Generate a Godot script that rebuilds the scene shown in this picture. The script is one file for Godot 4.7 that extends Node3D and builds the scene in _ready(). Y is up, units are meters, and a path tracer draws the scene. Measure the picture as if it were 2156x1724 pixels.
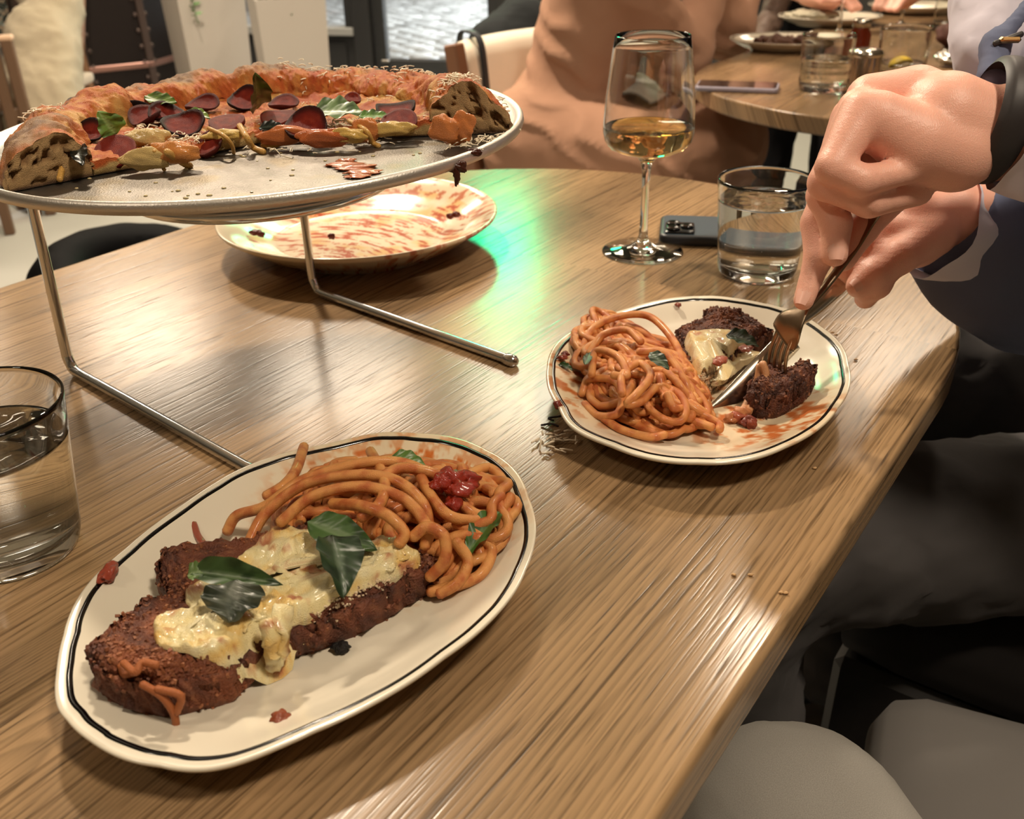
extends Node3D
# A restaurant table at night: pizza on a raised pan, two oval platters of pasta and cutlet, glasses, diners.
# World: y up, metres, table top at y = 0.75. TU runs along the table, TN across it (towards the diners' side at the right).

const TOP := 0.75
const TU := Vector3(0.584, 0, -0.812)
const TN := Vector3(0.812, 0, 0.584)
var mats := {}
var used := {}
var rng := RandomNumberGenerator.new()
var nz := FastNoiseLite.new()
var nz2 := FastNoiseLite.new()
var tex := {}

func _ready():
	rng.seed = 7
	nz.seed = 3; nz.noise_type = FastNoiseLite.TYPE_SIMPLEX_SMOOTH; nz.frequency = 1.0; nz.fractal_type = FastNoiseLite.FRACTAL_NONE
	nz2.seed = 11; nz2.noise_type = FastNoiseLite.TYPE_SIMPLEX_SMOOTH; nz2.frequency = 1.0; nz2.fractal_type = FastNoiseLite.FRACTAL_FBM; nz2.fractal_octaves = 4
	camera_and_light()
	make_textures()
	room()
	street()
	main_table()
	background()
	people()
	platters()
	pasta_and_cutlets()
	pizza_and_stand()
	glasses()
	small_things()

# ---------------------------------------------------------------- camera, light
func camera_and_light():
	var cam := Camera3D.new(); cam.name = "camera"
	var p := deg_to_rad(28.794); var r := deg_to_rad(-1.194)
	var f := Vector3(0, -sin(p), -cos(p)); var u0 := Vector3(0, cos(p), -sin(p)); var r0 := Vector3(1, 0, 0)
	var rr := r0 * cos(r) + u0 * sin(r); var uu := u0 * cos(r) - r0 * sin(r)
	cam.transform = Transform3D(Basis(rr, uu, -f), Vector3(0, 1.095, 0))
	cam.fov = 46.78
	cam.near = 0.01; cam.far = 60.0
	var at := CameraAttributesPhysical.new()
	at.frustum_focal_length = 27.75; at.frustum_focus_distance = 0.6; at.exposure_aperture = 10.0
	at.frustum_near = 0.01; at.frustum_far = 60.0
	cam.attributes = at
	cam.current = true
	add_child(cam)
	var we := WorldEnvironment.new(); we.name = "world_environment"
	var e := Environment.new()
	e.background_mode = Environment.BG_COLOR
	e.background_color = Color(0.05, 0.055, 0.07)
	e.background_energy_multiplier = 1.0
	e.tonemap_mode = Environment.TONE_MAPPER_LINEAR
	e.tonemap_exposure = 0.68
	e.sdfgi_enabled = true; e.ssao_enabled = true; e.ssil_enabled = true
	we.environment = e
	add_child(we)
	# recessed ceiling lamps: each a glowing panel with an area light of its size just under it
	var warm := Color(1.0, 0.925, 0.825)
	ceiling_lamp(Vector3(-0.75, 2.9, -2.45), 0.2, 14.5, warm, "square ceiling lamp above the left side of the table")
	ceiling_lamp(Vector3(0.8, 2.9, 0.2), 0.3, 6.0, warm, "square ceiling lamp above the camera end of the table")
	ceiling_lamp(Vector3(-1.7, 2.9, 0.3), 0.3, 2.2, warm, "square ceiling lamp over the near left of the room")
	ceiling_lamp(Vector3(-0.95, 2.9, -4.75), 0.75, 5.0, warm, "wide ceiling lamp halfway to the door wall")
	ceiling_lamp(Vector3(0.15, 2.9, -4.6), 0.75, 5.0, warm, "wide ceiling lamp in front of the glass door")
	ceiling_lamp(Vector3(-2.3, 2.9, -5.5), 0.75, 6.0, warm, "wide ceiling lamp by the white planters")
	ceiling_lamp(Vector3(-3.6, 2.9, -5.3), 0.75, 5.0, warm, "wide ceiling lamp in the far left corner")
	ceiling_lamp(Vector3(2.3, 2.9, -5.0), 0.75, 5.0, warm, "wide ceiling lamp in the far right corner")
	ceiling_lamp(Vector3(1.0, 2.9, -2.6), 0.24, 4.0, warm, "square ceiling lamp above the second table")
	# teal sign over the door
	var sg := MeshInstance3D.new(); sg.mesh = rbox(Vector3(0.36, 0.2, 0.06), 0.01); sg.material_override = glow("teal", Color(0.05, 0.95, 0.68), 14.0)
	sg.position = Vector3(-0.03, 2.45, -5.72)
	tag(sg, "teal_sign", "small glowing teal sign box high over the glass door", "sign")
	area(Vector3(-0.03, 2.45, -5.67), Vector3(0, 0, 1), 0.34, 1.5, Color(0.0, 0.95, 0.62), "teal_sign_light")

func area(at: Vector3, dir: Vector3, size: float, energy: float, c: Color, called: String):
	var l := AreaLight3D.new(); l.name = called
	l.area_size = Vector2(size, size); l.light_energy = energy; l.light_color = c
	l.area_normalize_energy = true
	l.shadow_enabled = true; l.area_range = 20.0; l.area_attenuation = 2.0
	var up := Vector3(0, 0, 1) if absf(dir.y) > 0.9 else Vector3.UP
	l.transform = Transform3D(Basis.looking_at(dir, up), at)
	add_child(l, true)

func ceiling_lamp(at: Vector3, size: float, energy: float, c: Color, label: String):
	var o := thing("ceiling_lamp", label, "lamp", at, 0.0, "ceiling lamps")
	var fr := MB.new()
	var s := size * 0.5
	for k in 4:
		var a := k * PI / 2
		fr.box(Transform3D(Basis(Vector3.UP, a), Vector3(cos(a) * (s + 0.02), -0.008, -sin(a) * (s + 0.02))), Vector3(0.04, 0.02, size + 0.08))
	part(o, "frame", fr.flat(), m_plain("lamp_frame", Color(0.8, 0.78, 0.74), 0.5))
	var pn := part(o, "panel", rbox(Vector3(size, 0.006, size), 0.001), glow("lamp", c, 3.0))
	pn.position.y = -0.004
	area(at + Vector3(0, -0.012, 0), Vector3.DOWN, size, energy, c, "ceiling_lamp_light")

# ---------------------------------------------------------------- naming
func numbered(n: String) -> String:
	if not used.has(n):
		used[n] = 0
		return n
	used[n] += 1
	return "%s_%03d" % [n, used[n]]

func thing(called: String, label: String, category: String, at := Vector3.ZERO, turn := 0.0, group := "") -> Node3D:
	var o := Node3D.new(); o.name = numbered(called); o.position = at; o.rotation.y = turn
	o.set_meta("label", label); o.set_meta("category", category)
	if group: o.set_meta("group", group)
	add_child(o)
	return o

func tag(o: Node3D, called: String, label: String, category: String, group := "", kind := ""):
	o.name = numbered(called)
	o.set_meta("label", label)
	if category: o.set_meta("category", category)
	if group: o.set_meta("group", group)
	if kind: o.set_meta("kind", kind)
	add_child(o)
	return o

func part(parent: Node3D, called: String, mesh: Mesh, m: Material, label := "") -> MeshInstance3D:
	var o := MeshInstance3D.new(); o.mesh = mesh; o.material_override = m
	var n := called; var k := 0
	while parent.has_node(n):
		k += 1; n = "%s_%03d" % [called, k]
	o.name = n
	if label: o.set_meta("label", label)
	parent.add_child(o)
	return o

func solo(called: String, mesh: Mesh, m: Material, label: String, category: String, group := "", kind := "") -> MeshInstance3D:
	var o := MeshInstance3D.new(); o.mesh = mesh; o.material_override = m
	tag(o, called, label, category, group, kind)
	return o

func struct(called: String, mesh: Mesh, m: Material, label: String, category: String) -> MeshInstance3D:
	return solo(called, mesh, m, label, category, "", "structure")

# ---------------------------------------------------------------- meshes
class MB:
	var v := PackedVector3Array()
	var c := PackedColorArray()
	var uv := PackedVector2Array()
	var ix := PackedInt32Array()

	func grid(p: PackedVector3Array, nu: int, nv: int, wu := false, wv := false, cols := PackedColorArray(), uvs := PackedVector2Array(), flip := false):
		var b := v.size()
		v.append_array(p)
		if cols.size() == p.size(): c.append_array(cols)
		elif c.size() or cols.size(): 
			for k in p.size(): c.append(Color.WHITE)
		if uvs.size() == p.size(): uv.append_array(uvs)
		else:
			for k in p.size(): uv.append(Vector2(float(k % nu) / nu, float(k / nu) / nv))
		var mu := nu if wu else nu - 1
		var mv := nv if wv else nv - 1
		for j in mv:
			var j2 := (j + 1) % nv
			for i in mu:
				var i2 := (i + 1) % nu
				var a := b + j * nu + i; var d := b + j * nu + i2
				var e := b + j2 * nu + i; var f := b + j2 * nu + i2
				if flip: ix.append_array([a, e, d, d, e, f])
				else: ix.append_array([a, d, e, d, f, e])

	func tri(a: Vector3, b2: Vector3, c2: Vector3, col := Color.WHITE):
		var b := v.size()
		v.append_array([a, b2, c2]); uv.append_array([Vector2(0, 0), Vector2(1, 0), Vector2(0, 1)])
		if c.size() or col != Color.WHITE:
			while c.size() < b: c.append(Color.WHITE)
			c.append_array([col, col, col])
		ix.append_array([b, b + 1, b + 2])

	func poly(pts: Array, out: Vector3):
		for k in range(1, pts.size() - 1):
			var a: Vector3 = pts[0]; var b2: Vector3 = pts[k]; var d: Vector3 = pts[k + 1]
			if (b2 - a).cross(d - a).dot(out) > 0: tri(a, d, b2)
			else: tri(a, b2, d)

	func box(t: Transform3D, s: Vector3, bev := 0.0):
		var h := s * 0.5
		bev = minf(bev, minf(h.x, minf(h.y, h.z)) * 0.9)
		var q := func(sx: float, sy: float, sz: float, ax: int) -> Vector3:
			var p := Vector3(sx * (h.x - (0.0 if ax == 0 else bev)), sy * (h.y - (0.0 if ax == 1 else bev)), sz * (h.z - (0.0 if ax == 2 else bev)))
			return t * p
		for s1 in [-1.0, 1.0]:
			poly([q.call(s1, -1, -1, 0), q.call(s1, 1, -1, 0), q.call(s1, 1, 1, 0), q.call(s1, -1, 1, 0)], t.basis.x * s1)
			poly([q.call(-1, s1, -1, 1), q.call(1, s1, -1, 1), q.call(1, s1, 1, 1), q.call(-1, s1, 1, 1)], t.basis.y * s1)
			poly([q.call(-1, -1, s1, 2), q.call(1, -1, s1, 2), q.call(1, 1, s1, 2), q.call(-1, 1, s1, 2)], t.basis.z * s1)
		if bev <= 0.0: return
		for a in [-1.0, 1.0]:
			for b2 in [-1.0, 1.0]:
				poly([q.call(a, b2, -1, 0), q.call(a, b2, 1, 0), q.call(a, b2, 1, 1), q.call(a, b2, -1, 1)], t.basis.x * a + t.basis.y * b2)
				poly([q.call(a, -1, b2, 0), q.call(a, 1, b2, 0), q.call(a, 1, b2, 2), q.call(a, -1, b2, 2)], t.basis.x * a + t.basis.z * b2)
				poly([q.call(-1, a, b2, 1), q.call(1, a, b2, 1), q.call(1, a, b2, 2), q.call(-1, a, b2, 2)], t.basis.y * a + t.basis.z * b2)
				for d in [-1.0, 1.0]:
					poly([q.call(a, b2, d, 0), q.call(a, b2, d, 1), q.call(a, b2, d, 2)], t.basis.x * a + t.basis.y * b2 + t.basis.z * d)

	func tube(pts: PackedVector3Array, rad, sides := 8, closed := false, col := Color.WHITE, squash := 1.0):
		var n := pts.size()
		var ring := PackedVector3Array(); var cols := PackedColorArray(); var uvs := PackedVector2Array()
		var up := Vector3.UP
		var t0 := (pts[1] - pts[0]).normalized()
		if absf(t0.dot(up)) > 0.9: up = Vector3.RIGHT
		var nn := (up - t0 * up.dot(t0)).normalized()
		var rows := 0
		var len := 0.0
		for i in n:
			var a := pts[(i - 1 + n) % n] if closed else pts[maxi(i - 1, 0)]
			var b2 := pts[(i + 1) % n] if closed else pts[mini(i + 1, n - 1)]
			var t := (b2 - a).normalized()
			nn = (nn - t * nn.dot(t)).normalized()
			var bb := t.cross(nn)
			if i: len += pts[i].distance_to(pts[i - 1])
			var r: float = rad if rad is float else rad[i]
			if not closed and (i == 0 or i == n - 1):
				var s := -1.0 if i == 0 else 1.0
				var caps := [[1.0, 0.001], [0.7, 0.7], [0.0, 1.0]] if i == 0 else [[0.0, 1.0], [0.7, 0.7], [1.0, 0.001]]
				for cp in caps:
					for k in sides:
						var an := TAU * k / sides
						ring.append(pts[i] + t * s * r * cp[0] * 0.7 + (nn * cos(an) + bb * sin(an) * squash) * r * cp[1]); cols.append(col); uvs.append(Vector2(len * 10, float(k) / sides))
					rows += 1
			else:
				for k in sides:
					var an := TAU * k / sides
					ring.append(pts[i] + (nn * cos(an) + bb * sin(an) * squash) * r); cols.append(col); uvs.append(Vector2(len * 10, float(k) / sides))
				rows += 1
		grid(ring, sides, rows, true, closed, cols if col != Color.WHITE or c.size() else PackedColorArray(), uvs)

	func lathe(prof: Array, seg := 48, at := Vector3.ZERO, loop := false, col := Color.WHITE):
		var p := PackedVector3Array(); var cols := PackedColorArray()
		for q in prof:
			for k in seg:
				var a := TAU * k / seg
				p.append(at + Vector3(q.x * cos(a), q.y, q.x * sin(a))); cols.append(col)
		grid(p, seg, prof.size(), true, loop, cols if col != Color.WHITE or c.size() else PackedColorArray())

	func volume() -> float:
		var s := 0.0
		for k in range(0, ix.size(), 3): s += v[ix[k]].dot(v[ix[k + 1]].cross(v[ix[k + 2]]))
		return -s

	func outward():
		if volume() < 0.0:
			for k in range(0, ix.size(), 3):
				var a := ix[k]; ix[k] = ix[k + 1]; ix[k + 1] = a

	func arrays() -> Array:
		var a := []; a.resize(Mesh.ARRAY_MAX)
		a[Mesh.ARRAY_VERTEX] = v; a[Mesh.ARRAY_INDEX] = ix
		if uv.size() == v.size(): a[Mesh.ARRAY_TEX_UV] = uv
		if c.size():
			while c.size() < v.size(): c.append(Color.WHITE)
			a[Mesh.ARRAY_COLOR] = c
		return a

	func smooth(fix := true) -> ArrayMesh:
		if fix: outward()
		var st := SurfaceTool.new()
		st.create_from_arrays(arrays())
		st.generate_normals()
		return st.commit()

	func flat() -> ArrayMesh:
		var a := []; a.resize(Mesh.ARRAY_MAX)
		var vv := PackedVector3Array(); var nn := PackedVector3Array(); var uu := PackedVector2Array(); var cc := PackedColorArray()
		for k in range(0, ix.size(), 3):
			var p := v[ix[k]]; var q := v[ix[k + 1]]; var r := v[ix[k + 2]]
			var n := (r - p).cross(q - p).normalized()
			vv.append_array([p, q, r]); nn.append_array([n, n, n])
			for j in 3:
				uu.append(uv[ix[k + j]])
				if c.size() == v.size(): cc.append(c[ix[k + j]])
		a[Mesh.ARRAY_VERTEX] = vv; a[Mesh.ARRAY_NORMAL] = nn; a[Mesh.ARRAY_TEX_UV] = uu
		if cc.size(): a[Mesh.ARRAY_COLOR] = cc
		var m := ArrayMesh.new(); m.add_surface_from_arrays(Mesh.PRIMITIVE_TRIANGLES, a)
		return m

func rbox(s: Vector3, bev := 0.004) -> ArrayMesh:
	var b := MB.new(); b.box(Transform3D.IDENTITY, s, bev)
	return b.flat()

# smooth, rounded cushion-like box
func pillow(s: Vector3, rad: float, n := 10, puff := 0.0) -> ArrayMesh:
	var b := MB.new()
	for ax in 3:
		for sg in [-1.0, 1.0]:
			var p := PackedVector3Array()
			for j in n + 1:
				for i in n + 1:
					var q := Vector3.ZERO
					var a := tan((float(i) / n - 0.5) * PI * 0.5); var c := tan((float(j) / n - 0.5) * PI * 0.5)
					q[ax] = sg; q[(ax + 1) % 3] = a * sg; q[(ax + 2) % 3] = c
					var h := s * 0.5
					var w := q * h
					var inner := Vector3(clampf(w.x, -h.x + rad, h.x - rad), clampf(w.y, -h.y + rad, h.y - rad), clampf(w.z, -h.z + rad, h.z - rad))
					var o := inner + (w - inner).normalized() * rad
					if ax == 1 and puff > 0.0: o.y += sg * puff * cos(a * PI / 2) * cos(c * PI / 2)
					p.append(o)
			b.grid(p, n + 1, n + 1)
	return b.smooth()

func spline(pts: Array, n: int, closed := false) -> PackedVector3Array:
	var out := PackedVector3Array()
	var m := pts.size()
	var segs := m if closed else m - 1
	for i in (n if closed else n + 1):
		var t := float(i) / n * segs
		var k := mini(int(t), segs - 1); var f := t - k
		var p1: Vector3 = pts[k % m]; var p2: Vector3 = pts[(k + 1) % m]
		var p0: Vector3 = pts[(k - 1 + m) % m] if closed or k > 0 else p1 * 2 - p2
		var p3: Vector3 = pts[(k + 2) % m] if closed or k + 2 < m else p2 * 2 - p1
		out.append(p1.cubic_interpolate(p2, p0, p3, f))
	return out

# ---------------------------------------------------------------- a skin over tapered bones (surface nets)
# bones: [a, b, radius a, radius b]; the field is the smooth minimum of the capsules' distances
func skin(mb: MB, bones: Array, cell: float, k: float, rough := 0.0, rough_f := 30.0):
	var lo := Vector3(1e9, 1e9, 1e9); var hi := -lo
	for b in bones:
		var r: float = maxf(b[2], b[3]) + k * 3 + cell * 2
		for q in [b[0], b[1]]:
			lo = lo.min(q - Vector3(r, r, r)); hi = hi.max(q + Vector3(r, r, r))
	var nx := int((hi.x - lo.x) / cell) + 2; var ny := int((hi.y - lo.y) / cell) + 2; var nzz := int((hi.z - lo.z) / cell) + 2
	var f := PackedFloat32Array(); f.resize(nx * ny * nzz)
	var ik := 1.0 / k
	for b in bones:
		var a: Vector3 = b[0]; var d: Vector3 = b[1] - b[0]
		var ra: float = b[2]; var rd: float = b[3] - b[2]
		var dd := maxf(d.length_squared(), 1e-9)
		var r: float = maxf(b[2], b[3]) + k * 3 + cell * 1.5
		var m0: Vector3 = ((a.min(b[1]) - Vector3(r, r, r) - lo) / cell).floor().max(Vector3.ZERO)
		var m1: Vector3 = ((a.max(b[1]) + Vector3(r, r, r) - lo) / cell).ceil()
		for z in range(int(m0.z), mini(int(m1.z) + 1, nzz)):
			for y in range(int(m0.y), mini(int(m1.y) + 1, ny)):
				var base := (z * ny + y) * nx
				for x in range(int(m0.x), mini(int(m1.x) + 1, nx)):
					var p := Vector3(lo.x + x * cell, lo.y + y * cell, lo.z + z * cell) - a
					var t := clampf(p.dot(d) / dd, 0.0, 1.0)
					var e := (p - d * t).length() - ra - rd * t
					f[base + x] += exp(-e * ik)
	var id := {}
	var start := mb.v.size()
	var offs := [0, 1, nx, nx + 1, nx * ny, nx * ny + 1, nx * ny + nx, nx * ny + nx + 1]
	var edges := [[0, 1], [2, 3], [4, 5], [6, 7], [0, 2], [1, 3], [4, 6], [5, 7], [0, 4], [1, 5], [2, 6], [3, 7]]
	var val := PackedFloat32Array(); val.resize(8)
	for z in nzz - 1:
		for y in ny - 1:
			var base := (z * ny + y) * nx
			for x in nx - 1:
				var o := base + x
				var inside := 0
				for q in 8:
					if f[o + offs[q]] > 1.0: inside += 1
				if inside == 0 or inside == 8: continue
				for q in 8: val[q] = -log(maxf(f[o + offs[q]], 1e-20))
				var s := Vector3.ZERO; var n := 0
				for ed in edges:
					var a := val[ed[0]]; var b := val[ed[1]]
					if (a < 0.0) != (b < 0.0):
						var t := a / (a - b)
						var pa := Vector3(ed[0] & 1, (ed[0] >> 1) & 1, ed[0] >> 2); var pb := Vector3(ed[1] & 1, (ed[1] >> 1) & 1, ed[1] >> 2)
						s += pa.lerp(pb, t); n += 1
				id[o] = mb.v.size()
				var pos := lo + (Vector3(x, y, z) + s / n) * cell
				if rough > 0.0:
					pos += Vector3(nz2.get_noise_3dv(pos * rough_f), nz2.get_noise_3dv(pos * rough_f + Vector3(9, 4, 2)), nz2.get_noise_3dv(pos * rough_f + Vector3(3, 7, 8))) * rough
				mb.v.append(pos); mb.uv.append(Vector2(pos.x, pos.y))
	var axes := [[1, nx, nx * ny], [nx, nx * ny, 1], [nx * ny, 1, nx]]
	for o in id:
		for ax in axes:
			var a: int = ax[0]
			var i0: bool = f[o] > 1.0; var i1: bool = f[o + a] > 1.0
			if i0 == i1: continue
			var p: int = o - ax[1]; var q: int = o - ax[2]; var r: int = p - ax[2]
			if not (id.has(p) and id.has(q) and id.has(r)): continue
			var A: int = id[o]; var B: int = id[p]; var C: int = id[r]; var D: int = id[q]
			if i0: mb.ix.append_array([A, C, B, A, D, C])
			else: mb.ix.append_array([A, B, C, A, C, D])

func skin_mesh(bones: Array, cell: float, k: float, rough := 0.0, rough_f := 30.0) -> ArrayMesh:
	var mb := MB.new()
	skin(mb, bones, cell, k, rough, rough_f)
	return mb.smooth()

# ---------------------------------------------------------------- materials
func m_plain(n: String, c: Color, rough := 0.6, metal := 0.0) -> StandardMaterial3D:
	if mats.has(n): return mats[n]
	var m := StandardMaterial3D.new(); m.resource_name = n
	m.albedo_color = c; m.roughness = rough; m.metallic = metal
	mats[n] = m
	return m

func glow(n: String, c: Color, e: float) -> StandardMaterial3D:
	if mats.has(n): return mats[n]
	var m := m_plain(n, c, 0.5)
	m.emission_enabled = true; m.emission = c; m.emission_energy_multiplier = e
	return m

# vertex-coloured, with a fine triplanar relief
func m_vert(n: String, rough: float, relief := "", tile := 0.02, depth := 0.03, coat := 0.0) -> StandardMaterial3D:
	if mats.has(n): return mats[n]
	var m := m_plain(n, Color.WHITE, rough)
	m.vertex_color_use_as_albedo = true; m.vertex_color_is_srgb = true
	if relief: bump(m, relief, tile, depth)
	if coat > 0.0:
		m.clearcoat_enabled = true; m.clearcoat = coat; m.clearcoat_roughness = 0.15
	return m

func bump(m: StandardMaterial3D, t: String, tile: float, depth: float):
	m.uv1_triplanar = true; m.uv1_scale = Vector3.ONE / tile
	m.heightmap_enabled = true; m.heightmap_texture = tex[t]; m.heightmap_scale = depth

func m_cloth(n: String, c: Color, tile := 0.02, depth := 0.04, t := "weave", rim := 0.3) -> StandardMaterial3D:
	if mats.has(n): return mats[n]
	var m := m_plain(n, c, 0.9)
	bump(m, t, tile, depth if t == "grain" else tile * 0.3)
	m.rim_enabled = rim > 0.0; m.rim = rim; m.rim_tint = 0.6
	m.metallic_specular = 0.25
	return m

func m_glass(n: String, c: Color, ior := 1.5, rough := 0.0) -> StandardMaterial3D:
	if mats.has(n): return mats[n]
	var m := m_plain(n, Color(c.r, c.g, c.b, 0.0), rough)
	m.transparency = BaseMaterial3D.TRANSPARENCY_ALPHA
	m.refraction_enabled = true; m.refraction_scale = (ior - 1.0) / 10.0
	return m

func m_pane(n: String, c: Color, alpha := 0.03) -> StandardMaterial3D:
	if mats.has(n): return mats[n]
	var m := m_plain(n, Color(c.r, c.g, c.b, alpha), 0.02)
	m.transparency = BaseMaterial3D.TRANSPARENCY_ALPHA
	return m

func noise_image(sz: int, freq: float, oct: int, sd: int, kind := FastNoiseLite.TYPE_SIMPLEX_SMOOTH, cell_ret := -1) -> Image:
	var f := FastNoiseLite.new(); f.seed = sd; f.noise_type = kind; f.frequency = freq
	f.fractal_type = FastNoiseLite.FRACTAL_FBM if oct > 1 else FastNoiseLite.FRACTAL_NONE; f.fractal_octaves = oct
	if cell_ret >= 0: f.cellular_return_type = cell_ret
	return f.get_seamless_image(sz, sz)

func make_textures():
	tex.grain = ImageTexture.create_from_image(noise_image(512, 0.03, 4, 5))                     # soft lumps
	tex.crumb = ImageTexture.create_from_image(noise_image(512, 0.05, 3, 8, FastNoiseLite.TYPE_CELLULAR, FastNoiseLite.RETURN_DISTANCE))   # breadcrumbs
	tex.speck = ImageTexture.create_from_image(noise_image(512, 0.2, 2, 21))
	var dn := noise_image(512, 0.11, 3, 33)
	for y in 512:
		for x in 512:
			var v := 0.78 + 0.22 * dn.get_pixel(x, y).r
			dn.set_pixel(x, y, Color(v, v, v))
	tex.denim = ImageTexture.create_from_image(dn)
	var w := Image.create(128, 128, false, Image.FORMAT_L8)
	for y in 128:
		for x in 128:
			var h := 0.5 + 0.25 * sin(x * TAU / 8.0 + (PI if (y / 8) % 2 else 0.0)) + 0.25 * sin(y * TAU / 8.0)
			w.set_pixel(x, y, Color(h, h, h))
	tex.weave = ImageTexture.create_from_image(w)
	var rb := Image.create(64, 64, false, Image.FORMAT_L8)
	for y in 64:
		for x in 64:
			var h := pow(absf(sin(x * PI / 16.0)), 0.6)
			rb.set_pixel(x, y, Color(h, h, h))
	tex.rib = ImageTexture.create_from_image(rb)
	wood_textures()

# oak veneer: growth rings and pores along u (the image's x), strips across n (its y)
func wood_textures():
	var W := 1024; var H := 2048
	var f := FastNoiseLite.new(); f.seed = 4; f.noise_type = FastNoiseLite.TYPE_SIMPLEX_SMOOTH; f.fractal_type = FastNoiseLite.FRACTAL_NONE
	f.frequency = 0.035
	var warp := f.get_image(40, 60); warp.resize(W, H, Image.INTERPOLATE_CUBIC)
	f.seed = 9; f.frequency = 0.11
	var pores := f.get_image(70, H); pores.resize(W, H, Image.INTERPOLATE_CUBIC)
	f.seed = 13; f.frequency = 0.30
	var fine := f.get_image(130, H); fine.resize(W, H, Image.INTERPOLATE_CUBIC)
	f.seed = 17; f.frequency = 0.02
	var broad := f.get_image(16, H / 4); broad.resize(W, H, Image.INTERPOLATE_CUBIC)
	for im in [warp, pores, fine, broad]: im.convert(Image.FORMAT_L8)
	var dw := warp.get_data(); var dp := pores.get_data(); var df := fine.get_data(); var db := broad.get_data()
	var col := PackedByteArray(); col.resize(W * H * 3)
	var hgt := PackedByteArray(); hgt.resize(W * H)
	var strips := [0.0, 0.17, 0.31, 0.47, 0.60, 0.78, 0.9, 1.01]
	var o := 0
	for y in H:
		var v := float(y) / H
		var s := 0
		while v >= strips[s + 1]: s += 1
		var mid: float = (v - (strips[s] + 0.07 + 0.02 * sin(s * 2.3))) * 0.95
		var flat: bool = s in [0, 2, 4]
		var arch := mid * mid * 3900.0 if flat else mid * 190.0
		var slope := 26.0 if flat else 3.0
		var tone := [0.0, 0.05, -0.04, 0.03, -0.05, 0.04, -0.02][s] as float
		var sh := s * 0.37
		for x in W:
			var wv := dw[o] / 255.0 - 0.5
			var ring := arch + (float(x) / W * 1.7 + sh) * slope * 0.6 + wv * (7.0 if flat else 4.0)
			var g := ring - floorf(ring)
			g = g * g * (1.0 if g < 0.88 else (1.0 - g) * 8.3)
			var pore := clampf((0.30 - dp[o] / 255.0) * 7.0, 0.0, 1.0) * 0.8 + clampf((0.27 - df[o] / 255.0) * 7.0, 0.0, 1.0) * 0.6
			var fi := df[o] / 255.0 - 0.5
			var br := db[o] / 255.0 - 0.5
			var l := 1.0 + tone + fi * 0.06 + br * 0.22 - g * 0.20 - pore * 0.30
			col[o * 3] = int(clampf(l * 0.615 * 255, 0, 255)); col[o * 3 + 1] = int(clampf((l - 0.02 * pore) * 0.50 * 255, 0, 255)); col[o * 3 + 2] = int(clampf((l - 0.05 * pore) * 0.365 * 255, 0, 255))
			hgt[o] = int(clampf(215 + fi * 50 - pore * 110 - g * 45, 0, 255))
			o += 1
	tex.oak = ImageTexture.create_from_image(Image.create_from_data(W, H, false, Image.FORMAT_RGB8, col))
	tex.oak_h = ImageTexture.create_from_image(Image.create_from_data(W, H, false, Image.FORMAT_L8, hgt))

func m_oak(n: String, tint: Color, rough := 0.3) -> StandardMaterial3D:
	if mats.has(n): return mats[n]
	var m := m_plain(n, tint, rough)
	m.albedo_texture = tex.oak
	m.heightmap_enabled = true; m.heightmap_texture = tex.oak_h; m.heightmap_scale = 0.010
	return m

# ---------------------------------------------------------------- the room (its door wall is turned 17 degrees to the table)
const ROOM := Transform3D(Basis(Vector3(0.9563, 0, 0.2924), Vector3(0, 1, 0), Vector3(-0.2924, 0, 0.9563)), Vector3(-0.72, 0, -6.05))

func slab(a: Vector3, b: Vector3, bev := 0.0) -> ArrayMesh:
	var mb := MB.new()
	mb.box(Transform3D(Basis.IDENTITY, (a + b) * 0.5), (b - a).abs(), bev)
	return mb.flat()

func in_room(o: Node3D, at := Vector3.ZERO, turn := 0.0) -> Node3D:
	o.transform = ROOM * Transform3D(Basis(Vector3.UP, turn), at)
	return o

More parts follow.
